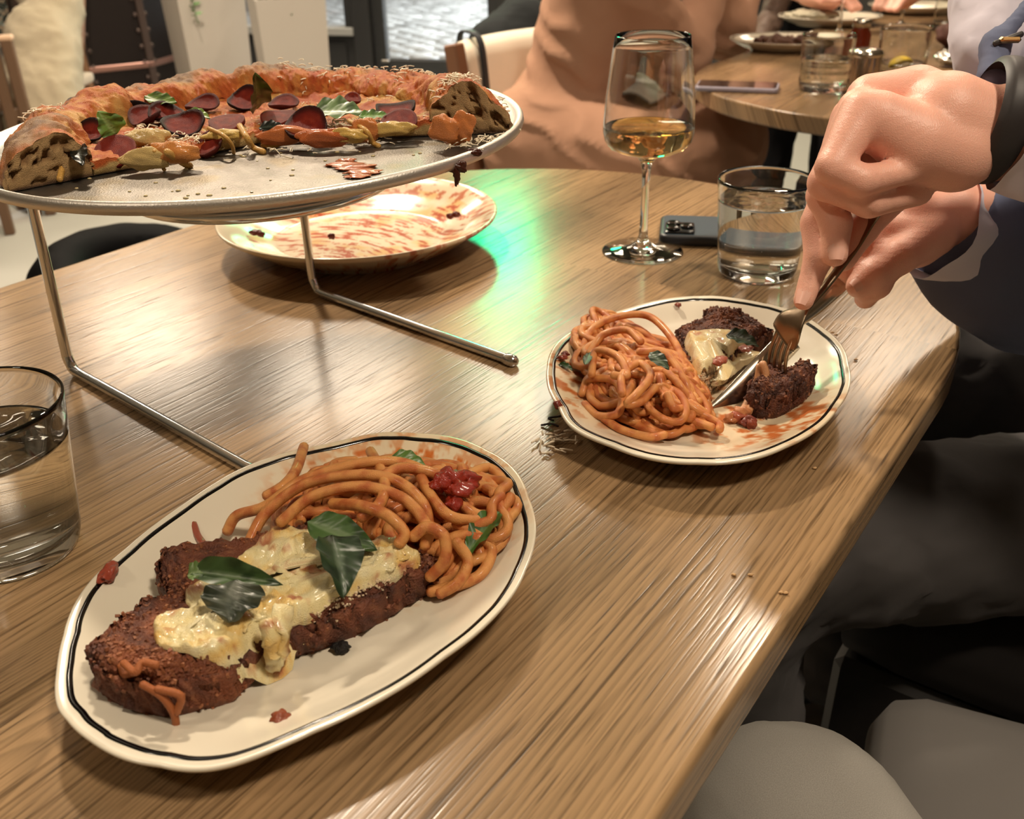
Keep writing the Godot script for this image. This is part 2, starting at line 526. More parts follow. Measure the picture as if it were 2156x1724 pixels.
func room():
	var fl := m_plain("floor_wash", Color(0.66, 0.65, 0.62), 0.55)
	fl.uv1_triplanar = true; fl.uv1_scale = Vector3(0.7, 0.7, 5.0); fl.heightmap_enabled = true; fl.heightmap_texture = tex.grain; fl.heightmap_scale = 0.05
	var plaster := m_plain("plaster", Color(0.62, 0.55, 0.47), 0.85)
	var ceil_m := m_plain("ceiling_paint", Color(0.74, 0.70, 0.65), 0.9)
	var black := m_plain("black_frame", Color(0.15, 0.15, 0.152), 0.35)
	in_room(struct("floor", slab(Vector3(-6, -0.1, -0.12), Vector3(7, 0, 9)), fl, "pale washed floor under the tables and chairs", "floor"))
	in_room(struct("ceiling", slab(Vector3(-6, 2.9, -0.12), Vector3(7, 3.05, 9)), ceil_m, "dim ceiling above the dining room", "ceiling"))
	in_room(struct("wall_left", slab(Vector3(-6.12, 0, -0.12), Vector3(-6, 2.9, 9)), plaster, "plain wall at the far left of the dining room", "wall"))
	in_room(struct("wall_right", slab(Vector3(7, 0, -0.12), Vector3(7.12, 2.9, 9)), plaster, "plain wall at the far right of the dining room", "wall"))
	in_room(struct("wall_front", slab(Vector3(-6.12, 0, 9), Vector3(7.12, 2.9, 9.12)), plaster, "plain wall behind the camera", "wall"))
	# door wall: low panels, glazing and a glass door, wall above
	var wb := Node3D.new()
	in_room(tag(wb, "wall_back", "black framed glazed wall with the door to the street", "wall", "", "structure"))
	part(wb, "lintel_wall", slab(Vector3(-6, 2.2, -0.12), Vector3(7, 2.9, 0)), plaster)
	part(wb, "side_wall", slab(Vector3(0.80, 0, -0.12), Vector3(7, 2.2, 0)), m_plain("dark_wall", Color(0.2, 0.19, 0.18), 0.6))
	part(wb, "side_wall", slab(Vector3(-6, 0, -0.12), Vector3(-1.35, 2.2, 0)), plaster)
	part(wb, "low_wall", slab(Vector3(-1.35, 0, -0.1), Vector3(-0.18, 0.34, 0.0)), black)
	var w1 := Node3D.new()
	in_room(tag(w1, "window_1", "tall black framed sidelight beside the glass door", "window", "", "structure"))
	part(w1, "sill", slab(Vector3(-1.35, 0.34, -0.12), Vector3(-0.18, 0.385, 0.05), 0.004), m_plain("sill_grey", Color(0.55, 0.55, 0.54), 0.4))
	part(w1, "mullion", slab(Vector3(-0.24, 0.385, -0.09), Vector3(-0.18, 2.2, 0.02), 0.004), black)
	part(w1, "mullion", slab(Vector3(-1.35, 0.385, -0.09), Vector3(-1.29, 2.2, 0.02), 0.004), black)
	part(w1, "panel", slab(Vector3(-0.95, 0.05, 0.0), Vector3(-0.25, 0.30, 0.015), 0.004), black)
	part(w1, "pane", slab(Vector3(-1.29, 0.385, -0.05), Vector3(-0.24, 2.2, -0.044)), m_pane("clear_pane", Color(1, 1, 1)))
	var d1 := Node3D.new()
	in_room(tag(d1, "door_1", "black framed glass door looking out on pale cobbles", "door", "", "structure"))
	part(d1, "frame", slab(Vector3(-0.18, 0, -0.12), Vector3(-0.07, 2.2, 0.04), 0.004), black)
	part(d1, "frame", slab(Vector3(0.73, 0, -0.12), Vector3(0.82, 2.2, 0.04), 0.004), black)
	part(d1, "stile", slab(Vector3(-0.07, 0.005, -0.06), Vector3(0.005, 2.2, 0.0), 0.004), black)
	part(d1, "stile", slab(Vector3(0.655, 0.005, -0.06), Vector3(0.73, 2.2, 0.0), 0.004), black)
	part(d1, "bottom_rail", slab(Vector3(0.005, 0.005, -0.06), Vector3(0.655, 0.205, 0.0), 0.004), black)
	part(d1, "glass", slab(Vector3(0.005, 0.205, -0.035), Vector3(0.655, 2.2, -0.029)), m_pane("clear_pane", Color(1, 1, 1)))
	var hp := part(d1, "pivot_plate", rbox(Vector3(0.05, 0.016, 0.012), 0.003), m_plain("steel", Color(0.62, 0.6, 0.57), 0.3, 1.0), "small bright metal plate at the foot of the stile")
	hp.position = Vector3(0.0, 0.195, 0.006)

# ---------------------------------------------------------------- the street beyond the glass
func street():
	var st := Node3D.new()
	in_room(tag(st, "pavement", "pale lit cobblestone street outside the glass door", "street", "", "structure"))
	part(st, "mortar_bed", slab(Vector3(-7, -0.2, -12), Vector3(8, -0.045, -0.12)), m_plain("mortar", Color(0.40, 0.40, 0.40), 0.8))
	var cm := []
	for k in 5:
		var t: float = [0.62, 0.70, 0.76, 0.82, 0.68][k]
		var m := m_plain("cobble_%d" % k, Color(t, t * 0.985, t * 0.95), 0.38)
		m.uv1_triplanar = true; m.uv1_scale = Vector3.ONE * 6; m.heightmap_enabled = true; m.heightmap_texture = tex.grain; m.heightmap_scale = 0.3
		cm.append(m)
	var shapes := []
	for k in 4: shapes.append(pillow(Vector3(0.2 + 0.012 * k, 0.06, 0.1), 0.018, 4, 0.006))
	var many := MultiMesh.new(); many.transform_format = MultiMesh.TRANSFORM_3D; many.mesh = shapes[1]
	var rest := []
	var n := 0
	var eye := ROOM.affine_inverse() * Vector3(0, 1.095, 0)
	for row in 92:
		var z := -0.25 - row * 0.112
		for cx in range(-26, 30):
			var x := cx * 0.222 + (0.111 if row % 2 else 0.0)
			var tilt := Basis.from_euler(Vector3(rng.randf_range(-0.06, 0.06), rng.randf_range(-0.03, 0.03), rng.randf_range(-0.06, 0.06)))
			var t := Transform3D(tilt, Vector3(x, -0.035 + rng.randf_range(-0.008, 0.006), z))
			# where the sight line through the door pane meets the street
			var s := eye.z / (eye.z - z)
			var wx := eye.x + (x - eye.x) * s
			var wy := eye.y - eye.y * s
			if wx > -0.06 and wx < 0.72 and wy > 0.14 and wy < 0.62 and n < 300:
				var c := part(st, "cobblestone", shapes[rng.randi() % 4], cm[rng.randi() % 5])
				c.transform = t; n += 1
			elif absf(x) < 3.4:
				rest.append(t)
	many.instance_count = rest.size()
	for k in rest.size(): many.set_instance_transform(k, rest[k])
	var mi := MultiMeshInstance3D.new(); mi.multimesh = many; mi.material_override = cm[1]; mi.name = "more_cobblestones"
	mi.set_meta("kind", "stuff")
	st.add_child(mi)
	# a lamp post out of sight lights the street
	var lp := thing("street_lamp", "street lamp post standing on the cobbles outside", "lamp", ROOM * Vector3(1.9, -0.02, -4.2))
	var pole := MB.new(); pole.lathe([Vector2(0.0, 0), Vector2(0.09, 0), Vector2(0.06, 0.15), Vector2(0.035, 0.3), Vector2(0.03, 3.2), Vector2(0.0, 3.2)], 16)
	part(lp, "pole", pole.smooth(), m_plain("post_black", Color(0.05, 0.05, 0.05), 0.5))
	var hd := part(lp, "lamp_head", slab(Vector3(-0.3, 3.2, -0.3), Vector3(0.3, 3.26, 0.3), 0.01), m_plain("post_black", Color(0.05, 0.05, 0.05), 0.5))
	hd.rotation.y = 0.3
	part(lp, "glowing_panel", slab(Vector3(-0.2, 3.185, -0.2), Vector3(0.2, 3.2, 0.2)), glow("street_white", Color(0.95, 0.97, 1.0), 4.0))
	area(ROOM * Vector3(1.9, 3.15, -4.2), Vector3.DOWN, 0.4, 160.0, Color(0.93, 0.97, 1.0), "street_lamp_light")
	# the dark house front across the street closes the view
	in_room(solo("house_front", slab(Vector3(-7, -0.1, -12.3), Vector3(8, 6.0, -12.0)), m_plain("house_dark", Color(0.3, 0.3, 0.31), 0.8), "dark house front across the street", "building"))

# ---------------------------------------------------------------- tables
# a stadium top: half length L between the end centres, radius R; local x runs along it
func stadium_top(L: float, R: float, thick: float, ucen: float) -> ArrayMesh:
	var mb := MB.new()
	var out := []
	var n := 40
	for k in n + 1: out.append([Vector2(L, 0), -PI / 2 + PI * k / n])
	for k in n + 1: out.append([Vector2(-L, 0), PI / 2 + PI * k / n])
	# straight sides in steps
	var prof := [[0.0, 0.0], [0.5, 0.0], [R - 0.0045, 0.0], [R - 0.004, 0.0], [R - 0.002, -0.0006], [R - 0.0006, -0.002], [R, -0.004], [R, -0.005], [R, -thick + 0.004], [R, -thick + 0.003], [R - 0.003, -thick], [R - 0.004, -thick], [0.0, -thick]]
	prof[1][0] = R * 0.5
	var p := PackedVector3Array(); var uvs := PackedVector2Array()
	for q in prof:
		for e in out:
			var c: Vector2 = e[0]; var a: float = e[1]
			var r: float = q[0]
			var pos := Vector3(c.x + cos(a) * r, q[1], c.y + sin(a) * r)
			p.append(pos)
			uvs.append(Vector2((pos.x + ucen) / 1.7 + 0.5, pos.z / 0.95 + 0.5 + pos.y * 0.6))
	mb.grid(p, out.size(), prof.size(), true, false, PackedColorArray(), uvs)
	return mb.smooth()

func main_table():
	# the long axis is TU, the middle line lies 0.53 m off the camera's own line
	var c := TU * -0.05 + TN * -0.53
	var ang := atan2(-TU.z, TU.x)
	var t := thing("dining_table", "oak dining table with a rounded end in the foreground", "table", Vector3(c.x, 0, c.z), ang)
	var top := part(t, "tabletop", stadium_top(0.7935, 0.4215, 0.032, 0.0), m_oak("oak_top", Color(1, 1, 1), 0.2), "oak veneer top with a rounded end")
	top.position.y = TOP
	pedestals(t, 0.5, 0.28)

func pedestals(t: Node3D, dx: float, foot: float):
	var bm := m_plain("pedestal_black", Color(0.1, 0.1, 0.1), 0.5, 0.4)
	for s in [-1.0, 1.0]:
		var col := MB.new()
		col.lathe([Vector2(0, 0), Vector2(foot, 0), Vector2(foot, 0.01), Vector2(0.08, 0.03), Vector2(0.04, 0.05), Vector2(0.036, 0.06), Vector2(0.036, 0.69), Vector2(0.16, 0.70), Vector2(0.16, TOP - 0.033), Vector2(0, TOP - 0.033)], 32)
		var o := part(t, "pedestal", col.smooth(), bm)
		o.position.x = dx * s

func background():
	# second table: stadium with its rounded end towards us
	var c := Vector3(0.80, 0, -1.95) + TU * 0.7
	var t := thing("dining_table", "oak dining table behind with plates, glasses and a phone", "table", c, atan2(-TU.z, TU.x))
	var top := part(t, "tabletop", stadium_top(0.7, 0.42, 0.032, 0.35), m_oak("oak_top_grey", Color(0.93, 0.92, 0.92), 0.22))
	top.position.y = TOP
	pedestals(t, 0.4, 0.28)
	cream_chair()
	wood_chair_with_coat()
	black_chair()
	metal_tub()
	planters()
	dark_bag_chair()
	grey_chair()
	banquette()

func bar(mb: MB, a: Vector3, b: Vector3, w: float, d: float, bev := 0.004, side := Vector3.RIGHT):
	var y := (b - a).normalized()
	var x := (side - y * side.dot(y)).normalized()
	mb.box(Transform3D(Basis(x, y, x.cross(y)), (a + b) * 0.5), Vector3(w, a.distance_to(b), d), bev)

# dining chair frame: returns the thing; local -z is where the sitter faces, seat 0.45 high
func chair_frame(called: String, label: String, at: Vector3, turn: float, wood: Material, post_h := 0.82, w := 0.46) -> Node3D:
	var o := thing(called, label, "chair", at, turn)
	for sx in [-1.0, 1.0]:
		var b := MB.new()
		bar(b, Vector3(sx * (w / 2 - 0.02), 0, 0.27), Vector3(sx * (w / 2 - 0.02), 0.45, 0.2), 0.034, 0.042)
		part(o, "rear_leg", b.flat(), wood)
		var pb := MB.new()
		bar(pb, Vector3(sx * (w / 2 - 0.02), 0.43, 0.2), Vector3(sx * (w / 2 - 0.02), post_h, 0.27), 0.034, 0.042)
		part(o, "back_post", pb.flat(), wood)
		var f := MB.new()
		bar(f, Vector3(sx * (w / 2 - 0.02), 0, -0.21), Vector3(sx * (w / 2 - 0.02), 0.43, -0.19), 0.036, 0.036)
		part(o, "front_leg", f.flat(), wood)
	var r := MB.new()
	r.box(Transform3D(Basis.IDENTITY, Vector3(0, 0.40, -0.19)), Vector3(w - 0.06, 0.05, 0.022), 0.003)
	r.box(Transform3D(Basis.IDENTITY, Vector3(0, 0.40, 0.2)), Vector3(w - 0.06, 0.05, 0.022), 0.003)
	part(o, "seat_rail", r.flat(), wood)
	return o

func cream_chair():
	var wood := m_plain("walnut", Color(0.50, 0.34, 0.24), 0.45)
	var cream := m_cloth("cream_cloth", Color(0.84, 0.80, 0.73))
	# its back is turned to the left wall: the sitter faces right along TN
	var turn := atan2(-TN.x, -TN.z) - 0.15
	var o := chair_frame("dining_chair", "cream upholstered wooden chair the tan dressed woman sits on", Vector3(0.235, 0, -2.33), turn, wood, 0.78, 0.50)
	var s := part(o, "seat", pillow(Vector3(0.48, 0.09, 0.46), 0.03, 10, 0.012), cream); s.position = Vector3(0, 0.44, -0.01)
	# curved padded back panel
	var mb := MB.new()
	var pf := PackedVector3Array(); var n := 20; var m := 12
	for side in [0, 1]:
		for j in m + 1:
			for i in n + 1:
				var a := (float(i) / n - 0.5) * 2
				var v := float(j) / m
				var e := minf(1.0 - absf(a), minf(v, 1 - v)) * 8.0
				var th := 0.024 * sqrt(clampf(1.0 - pow(1.0 - minf(e, 1.0), 2), 0, 1))
				pf.append(Vector3(a * 0.225, 0.5 + v * 0.28, 0.225 + v * 0.05 + 0.05 * (1 - a * a) + (th if side else -th)))
	mb.grid(pf.slice(0, (n + 1) * (m + 1)), n + 1, m + 1)
	mb.grid(pf.slice((n + 1) * (m + 1)), n + 1, m + 1, false, false, PackedColorArray(), PackedVector2Array(), true)
	part(o, "backrest", mb.smooth(false), cream)
	# a dark bag strap hangs over the back
	var st := MB.new()
	st.tube(spline([Vector3(0.13, 0.45, 0.30), Vector3(0.135, 0.62, 0.335), Vector3(0.14, 0.77, 0.345), Vector3(0.14, 0.795, 0.315), Vector3(0.14, 0.77, 0.27), Vector3(0.14, 0.62, 0.25)], 30), 0.011, 8, false, Color.WHITE, 0.35)
	var strap := solo("bag_strap", st.smooth(), m_plain("strap_navy", Color(0.08, 0.11, 0.14), 0.5), "dark strap hanging over the back of the cream chair", "strap")
	strap.transform = o.transform

func dark_bag_chair():
	var wood := m_plain("walnut", Color(0.50, 0.34, 0.24), 0.45)
	var o := chair_frame("dining_chair", "wooden chair with a dark jacket behind the cream chair", Vector3(0.15, 0, -3.05), 2.4, wood, 0.95, 0.46)
	var s := part(o, "seat", pillow(Vector3(0.45, 0.06, 0.44), 0.025), m_plain("seat_dark", Color(0.06, 0.06, 0.06), 0.7)); s.position = Vector3(0, 0.44, 0)
	var b := MB.new(); b.box(Transform3D(Basis.IDENTITY, Vector3(0, 0.9, 0.263)), Vector3(0.42, 0.07, 0.022), 0.005)
	b.box(Transform3D(Basis.IDENTITY, Vector3(0, 0.68, 0.238)), Vector3(0.42, 0.05, 0.022), 0.005)
	part(o, "back_rail", b.flat(), wood)
	var bones := [[Vector3(-0.0304, 0.6987, -2.9202), Vector3(0.0544, 0.733, -2.9961), 0.06, 0.075], [Vector3(0.0544, 0.733, -2.9961), Vector3(0.0951, 0.6707, -2.9618), 0.075, 0.07], [Vector3(-0.0179, 0.644, -2.8901), Vector3(0.079, 0.5848, -2.9146), 0.08, 0.08], [Vector3(-0.0304, 0.6987, -2.9202), Vector3(-0.0179, 0.644, -2.8901), 0.06, 0.08]]
	solo("jacket", skin_mesh(bones, 0.014, 0.02, 0.006, 14.0), m_cloth("jacket_black", Color(0.15, 0.16, 0.165)), "dark jacket bundled on the chair behind the cream one", "jacket")

func wood_chair_with_coat():
	var wood := m_plain("oak_chair", Color(0.54, 0.39, 0.28), 0.5)
	var o := thing("dining_chair", "wooden chair at far left under a fleecy cream coat", "chair")
	for e in [["back_post", Vector3(-1.942, 0.8567, -4.8316), Vector3(-1.8765, 0.4117, -4.36)], ["rear_leg", Vector3(-1.8971, 0.5946, -4.4605), Vector3(-1.863, 0.1929, -4.4291)], ["rear_leg", Vector3(-1.863, 0.1929, -4.4291), Vector3(-1.8368, 0.0514, -4.389) * Vector3(1, 0, 1)], ["back_post", Vector3(-2.0572, 0.8713, -4.6126), Vector3(-1.9816, 0.4366, -4.2219)], ["front_leg", Vector3(-1.8747, 0.0325, -3.7727), Vector3(-1.8747, 0.0325, -3.7727) * Vector3(1, 0, 1)], ["front_leg", Vector3(-1.7776, 0.0412, -3.8722), Vector3(-1.7776, 0.0412, -3.8722) * Vector3(1, 0, 1)]]:
		var pm0 := MB.new(); bar(pm0, e[1], e[2], 0.044, 0.048)
		part(o, e[0], pm0.flat(), wood)
	var s0 := Vector3(-1.8941, 0.0727, -3.9842)
	var st0 := part(o, "seat", pillow(Vector3(0.36, 0.05, 0.36), 0.02), m_cloth("seat_beige", Color(0.68, 0.62, 0.55))); st0.position = Vector3(s0.x, 0.44, s0.z)
	# the posts with pale caps beside the coat
	var pp := thing("wooden_chair", "slim wooden chair back in front of the cream coat", "chair", Vector3(-1.8091, 0.5228, -3.6793) * Vector3(1, 0, 1), 0.3)
	var hy: Array = [Vector3(-1.8506, 0.6237, -3.7348).y, Vector3(-1.8061, 0.649, -3.7487).y]
	for k in 2:
		var x := -0.052 + 0.052 * k
		var pm := MB.new(); pm.box(Transform3D(Basis.IDENTITY, Vector3(x, hy[k] * 0.5, 0.0)), Vector3(0.04, hy[k], 0.045), 0.005)
		part(pp, "back_post", pm.flat(), m_plain("oak_dark", Color(0.40, 0.30, 0.22), 0.5))
		var cp := part(pp, "post_cap", rbox(Vector3(0.05, 0.02, 0.052), 0.006), m_plain("oak_cap", Color(0.80, 0.67, 0.56), 0.4)); cp.position = Vector3(x, hy[k] + 0.006, 0)
	var rl := MB.new(); rl.box(Transform3D(Basis.IDENTITY, Vector3(-0.026, hy[0] * 0.62, 0.0)), Vector3(0.05, 0.045, 0.03), 0.004)
	part(pp, "rail", rl.flat(), m_plain("oak_dark", Color(0.40, 0.30, 0.22), 0.5))
	var se := part(pp, "seat", pillow(Vector3(0.4, 0.05, 0.4), 0.02), m_plain("oak_dark", Color(0.40, 0.30, 0.22), 0.5)); se.position = Vector3(-0.29, 0.40, 0.05)
	for e in [Vector2(-0.46, -0.12), Vector2(-0.12, -0.12), Vector2(-0.46, 0.22), Vector2(-0.12, 0.22)]:
		var lm := MB.new(); bar(lm, Vector3(e.x, 0, e.y), Vector3(e.x, 0.385, e.y), 0.035, 0.035)
		part(pp, "leg", lm.flat(), m_plain("oak_dark", Color(0.40, 0.30, 0.22), 0.5))
	# coat: folded fleece hanging over the back
	var f := m_cloth("fleece", Color(0.66, 0.61, 0.52), 0.03, 0.12, "grain", 0.6)
	var bones := [
		[Vector3(-1.8012, 0.7028, -4.1411), Vector3(-1.8367, 0.5573, -4.0235), 0.0830, 0.1079], [Vector3(-1.8367, 0.5573, -4.0235), Vector3(-1.8163, 0.4002, -3.8801), 0.1162, 0.1245], [Vector3(-1.8163, 0.4002, -3.8801), Vector3(-1.8292, 0.2526, -3.799), 0.1245, 0.1162],
		[Vector3(-1.8371, 0.8315, -4.3065), Vector3(-1.8012, 0.7028, -4.1411), 0.0996, 0.0830], [Vector3(-1.8806, 0.6538, -4.0389), Vector3(-1.7909, 0.6275, -4.0244), 0.0498, 0.0581], [Vector3(-1.8806, 0.6538, -4.0389), Vector3(-1.8862, 0.5797, -3.9981), 0.0498, 0.0581],
		[Vector3(-1.7558, 0.5798, -3.9788), Vector3(-1.7285, 0.3597, -3.8008), 0.0581, 0.0498], [Vector3(-1.8597, 0.5488, -3.9618), Vector3(-1.849, 0.3457, -3.7931), 0.0747, 0.0830], [Vector3(-1.9965, 0.8105, -4.3898), Vector3(-1.8987, 0.7125, -4.2412), 0.0996, 0.0830]]
	solo("fleece_coat", skin_mesh(bones, 0.018, 0.026, 0.010, 14.0), f, "cream fleecy coat draped over the chair at far left", "coat")
	# frosted grey shrub at the corner
	var sh := thing("potted_shrub", "frosty grey green shrub behind the cream coat", "plant", Vector3(-2.8884, 0.487, -5.9418) * Vector3(1, 0, 1))
	var pot := MB.new(); pot.lathe([Vector2(0, 0), Vector2(0.12, 0), Vector2(0.15, 0.4), Vector2(0.135, 0.4), Vector2(0.13, 0.36), Vector2(0, 0.36)], 24)
	part(sh, "pot", pot.smooth(), m_plain("pot_grey", Color(0.3, 0.3, 0.29), 0.7))
	var lf := MB.new()
	for k in 420:
		var d := Vector3(rng.randfn(), rng.randfn() * 1.2, rng.randfn()).normalized() * rng.randf_range(0.06, 0.2)
		var p := Vector3(0, 0.42, 0) + d * 1.5 * Vector3(1, 1.5, 1)
		leaf_into(lf, Transform3D(Basis.from_euler(Vector3(rng.randf() * TAU, rng.randf() * TAU, rng.randf() * TAU)), p), 0.06, 0.028, 0.2, 0.2, Color(0.52, 0.56, 0.53).darkened(rng.randf() * 0.5), 4, 4)
	var fo := part(sh, "foliage", lf.smooth(false), m_vert("frost_leaf", 0.7)); fo.set_meta("kind", "stuff")

func black_chair():
	# low rounded tub chair at the left edge of the table
	var bm := m_plain("black_leather", Color(0.035, 0.036, 0.04), 0.55)
	bm.metallic_specular = 0.12
	var ctr := Vector3(-0.635, 0, -1.53)
	var o := thing("tub_chair", "low black tub chair tucked against the left table edge", "chair", ctr, -2.2)
	var bones := []
	for k in 9:
		var a := -1.9 + 3.8 * k / 8
		var a2 := -1.9 + 3.8 * (k + 1) / 8
		if k < 8:
			for h in 3:
				bones.append([Vector3(sin(a) * 0.12, 0.385 + 0.075 * h * cos(a * 0.35), cos(a) * 0.12), Vector3(sin(a2) * 0.12, 0.385 + 0.075 * h * cos(a2 * 0.35), cos(a2) * 0.12), 0.045, 0.045])
	part(o, "backrest", skin_mesh(bones, 0.014, 0.012), bm)
	var s := part(o, "seat", pillow(Vector3(0.27, 0.1, 0.27), 0.045, 10, 0.01), bm); s.position = Vector3(0, 0.38, -0.02)
	var lm := MB.new(); lm.lathe([Vector2(0, 0), Vector2(0.15, 0), Vector2(0.14, 0.015), Vector2(0.03, 0.03), Vector2(0.025, 0.35), Vector2(0, 0.35)], 24)
	part(o, "pedestal", lm.smooth(), bm)

func grey_chair():
	# empty chair between the photographer's knee and the diner
	var cl := m_cloth("grey_seat", Color(0.50, 0.485, 0.47), 0.012, 0.05)
	var along := Vector3(-0.40, 0, 0.917); var across := Vector3(0.917, 0, 0.40)
	var c := Vector3(0.337, 0, -0.655) + along * 0.21 + across * 0.22
	var o := thing("upholstered_chair", "empty grey upholstered chair seat at the lower right table edge", "chair", c, atan2(across.x, across.z))
	var s := part(o, "seat", pillow(Vector3(0.42, 0.1, 0.44), 0.045, 14, 0.008), cl); s.position = Vector3(0, 0.405, 0)
	var bk := part(o, "backrest", pillow(Vector3(0.42, 0.36, 0.07), 0.033, 10), cl); bk.position = Vector3(0, 0.68, 0.25); bk.rotation.x = -0.15
	var wood := m_plain("walnut", Color(0.50, 0.34, 0.24), 0.45)
	for sx in [-1.0, 1.0]:
		for sz in [-1.0, 1.0]:
			var l := MB.new(); bar(l, Vector3(sx * 0.19, 0, sz * 0.18), Vector3(sx * 0.18, 0.40, sz * 0.17), 0.035, 0.035)
			part(o, "leg", l.flat(), wood)

func metal_tub():
	var c := Vector3(-2.1263, 0.4956, -5.319)
	var o := thing("metal_planter", "dark faceted metal tub with a copper band and rivets", "planter", Vector3(c.x, 0, c.z), 0.16)
	o.scale = Vector3.ONE * 1.34
	var mb := MB.new()
	var prof := [[0.0, 0.0], [0.315, 0.0], [0.30, 0.45], [0.285, 0.95], [0.25, 0.95], [0.25, 0.9], [0.0, 0.9]]
	for q in range(prof.size() - 1):
		for k in 8:
			var a := TAU * k / 8; var a2 := TAU * (k + 1) / 8
			var r0: float = prof[q][0]; var r1: float = prof[q + 1][0]
			var pts := [Vector3(cos(a) * r0, prof[q][1], sin(a) * r0), Vector3(cos(a2) * r0, prof[q][1], sin(a2) * r0), Vector3(cos(a2) * r1, prof[q + 1][1], sin(a2) * r1), Vector3(cos(a) * r1, prof[q + 1][1], sin(a) * r1)]
			var n := Vector3(cos((a + a2) / 2), 0.1, sin((a + a2) / 2))
			if q == 0: n = Vector3.DOWN
			elif q == 3 or q == 5: n = Vector3.UP
			elif q == 4: n = -n
			mb.poly(pts, n)
	part(o, "body", mb.flat(), m_plain("dark_bronze", Color(0.13, 0.10, 0.095), 0.45, 0.5))
	var cop := m_plain("copper", Color(0.68, 0.52, 0.48), 0.35, 0.8)
	var bp := []
	for k in 8: bp.append(Vector3(cos(TAU * k / 8) * 0.308, 0.26, sin(TAU * k / 8) * 0.308))
	var bd := MB.new()
	for k in 8: bar(bd, bp[k], bp[(k + 1) % 8], 0.022, 0.012, 0.003, Vector3.UP)
	part(o, "band", bd.flat(), cop, "copper band round the tub")
	for k in 8:
		var a := TAU * k / 8
		var sm := MB.new(); bar(sm, Vector3(cos(a) * 0.31, 0.02, sin(a) * 0.31), Vector3(cos(a) * 0.288, 0.94, sin(a) * 0.288), 0.03, 0.012, 0.003, Vector3(-sin(a), 0, cos(a)))
		part(o, "corner_strip", sm.flat(), m_plain("bronze_strip", Color(0.34, 0.28, 0.26), 0.45, 0.5))
	var rv := MB.new()
	rv.lathe([Vector2(0.0, 0.006), Vector2(0.005, 0.005), Vector2(0.009, 0.001), Vector2(0.009, -0.003), Vector2(0, -0.003)], 10)
	var rvm := rv.smooth()
	for k: int in [0, 1, 2, 6, 7]:
		for j in 9:
			var a := TAU * k / 8
			for s: float in [-1.0, 1.0]:
				var y := 0.16 + j * 0.055
				var r := 0.3 + 0.002
				var d := Vector3(cos(a), 0, sin(a)); var tg := Vector3(-sin(a), 0, cos(a))
				var e := part(o, "rivet", rvm, mats["bronze_strip"])
				var nn := (d + tg * s * 0.4142).normalized()
				e.transform = Transform3D(Basis(tg, nn, tg.cross(nn)).orthonormalized(), d * (r - y * 0.03 + 0.01) * 0.985 + tg * s * 0.022 + Vector3(0, y, 0))

func square_planter(label: String, at: Vector3, turn: float, w: float, h: float, taper: float, c: Color) -> Node3D:
	var o := thing("planter", label, "planter", at, turn)
	var mb := MB.new()
	var lv := [[w * taper, 0.0], [w, h], [w - 0.03, h], [w - 0.03 * 1.4, h - 0.06]]
	for q in 3:
		for k in 4:
			var a := PI / 4 + PI / 2 * k; var a2 := a + PI / 2
			var r0: float = lv[q][0] * 0.7071; var r1: float = lv[q + 1][0] * 0.7071
			var n := Vector3(cos(a + PI / 4), 0.05, sin(a + PI / 4))
			if q == 1: n = Vector3.UP
			if q == 2: n = -n
			mb.poly([Vector3(cos(a) * r0, lv[q][1], sin(a) * r0), Vector3(cos(a2) * r0, lv[q][1], sin(a2) * r0), Vector3(cos(a2) * r1, lv[q + 1][1], sin(a2) * r1), Vector3(cos(a) * r1, lv[q + 1][1], sin(a) * r1)], n)
	part(o, "box", mb.flat(), m_plain("planter_white", Color(0.72, 0.69, 0.655), 0.45))
	var so := part(o, "soil", slab(Vector3(-w * 0.45, h - 0.08, -w * 0.45), Vector3(w * 0.45, h - 0.055, w * 0.45)), m_plain("soil", Color(0.06, 0.045, 0.035), 0.95))
	so.set_meta("kind", "stuff")
	var lf := MB.new()
	for k in 90:
		var a := rng.randf() * TAU; var r := rng.randf() * w * 0.35
		leaf_into(lf, Transform3D(Basis.from_euler(Vector3(rng.randf_range(-0.9, 0.9), rng.randf() * TAU, rng.randf_range(-0.6, 0.6))), Vector3(cos(a) * r, h + rng.randf_range(-0.04, 0.28), sin(a) * r)), 0.1, 0.04, 0.25, 0.5, c.darkened(rng.randf() * 0.4), 5, 4)
	for k in 5:
		var s := MB.new(); var a := TAU * k / 5
		lf.tube(PackedVector3Array([Vector3(cos(a) * 0.02, h - 0.06, sin(a) * 0.02), Vector3(cos(a) * 0.05, h + 0.1, sin(a) * 0.05), Vector3(cos(a) * 0.08, h + 0.25, sin(a) * 0.08)]), 0.004, 6, false, c.darkened(0.3))
	var fo := part(o, "foliage", lf.smooth(false), m_vert("plant_leaf", 0.5)); fo.set_meta("kind", "stuff")
	return o

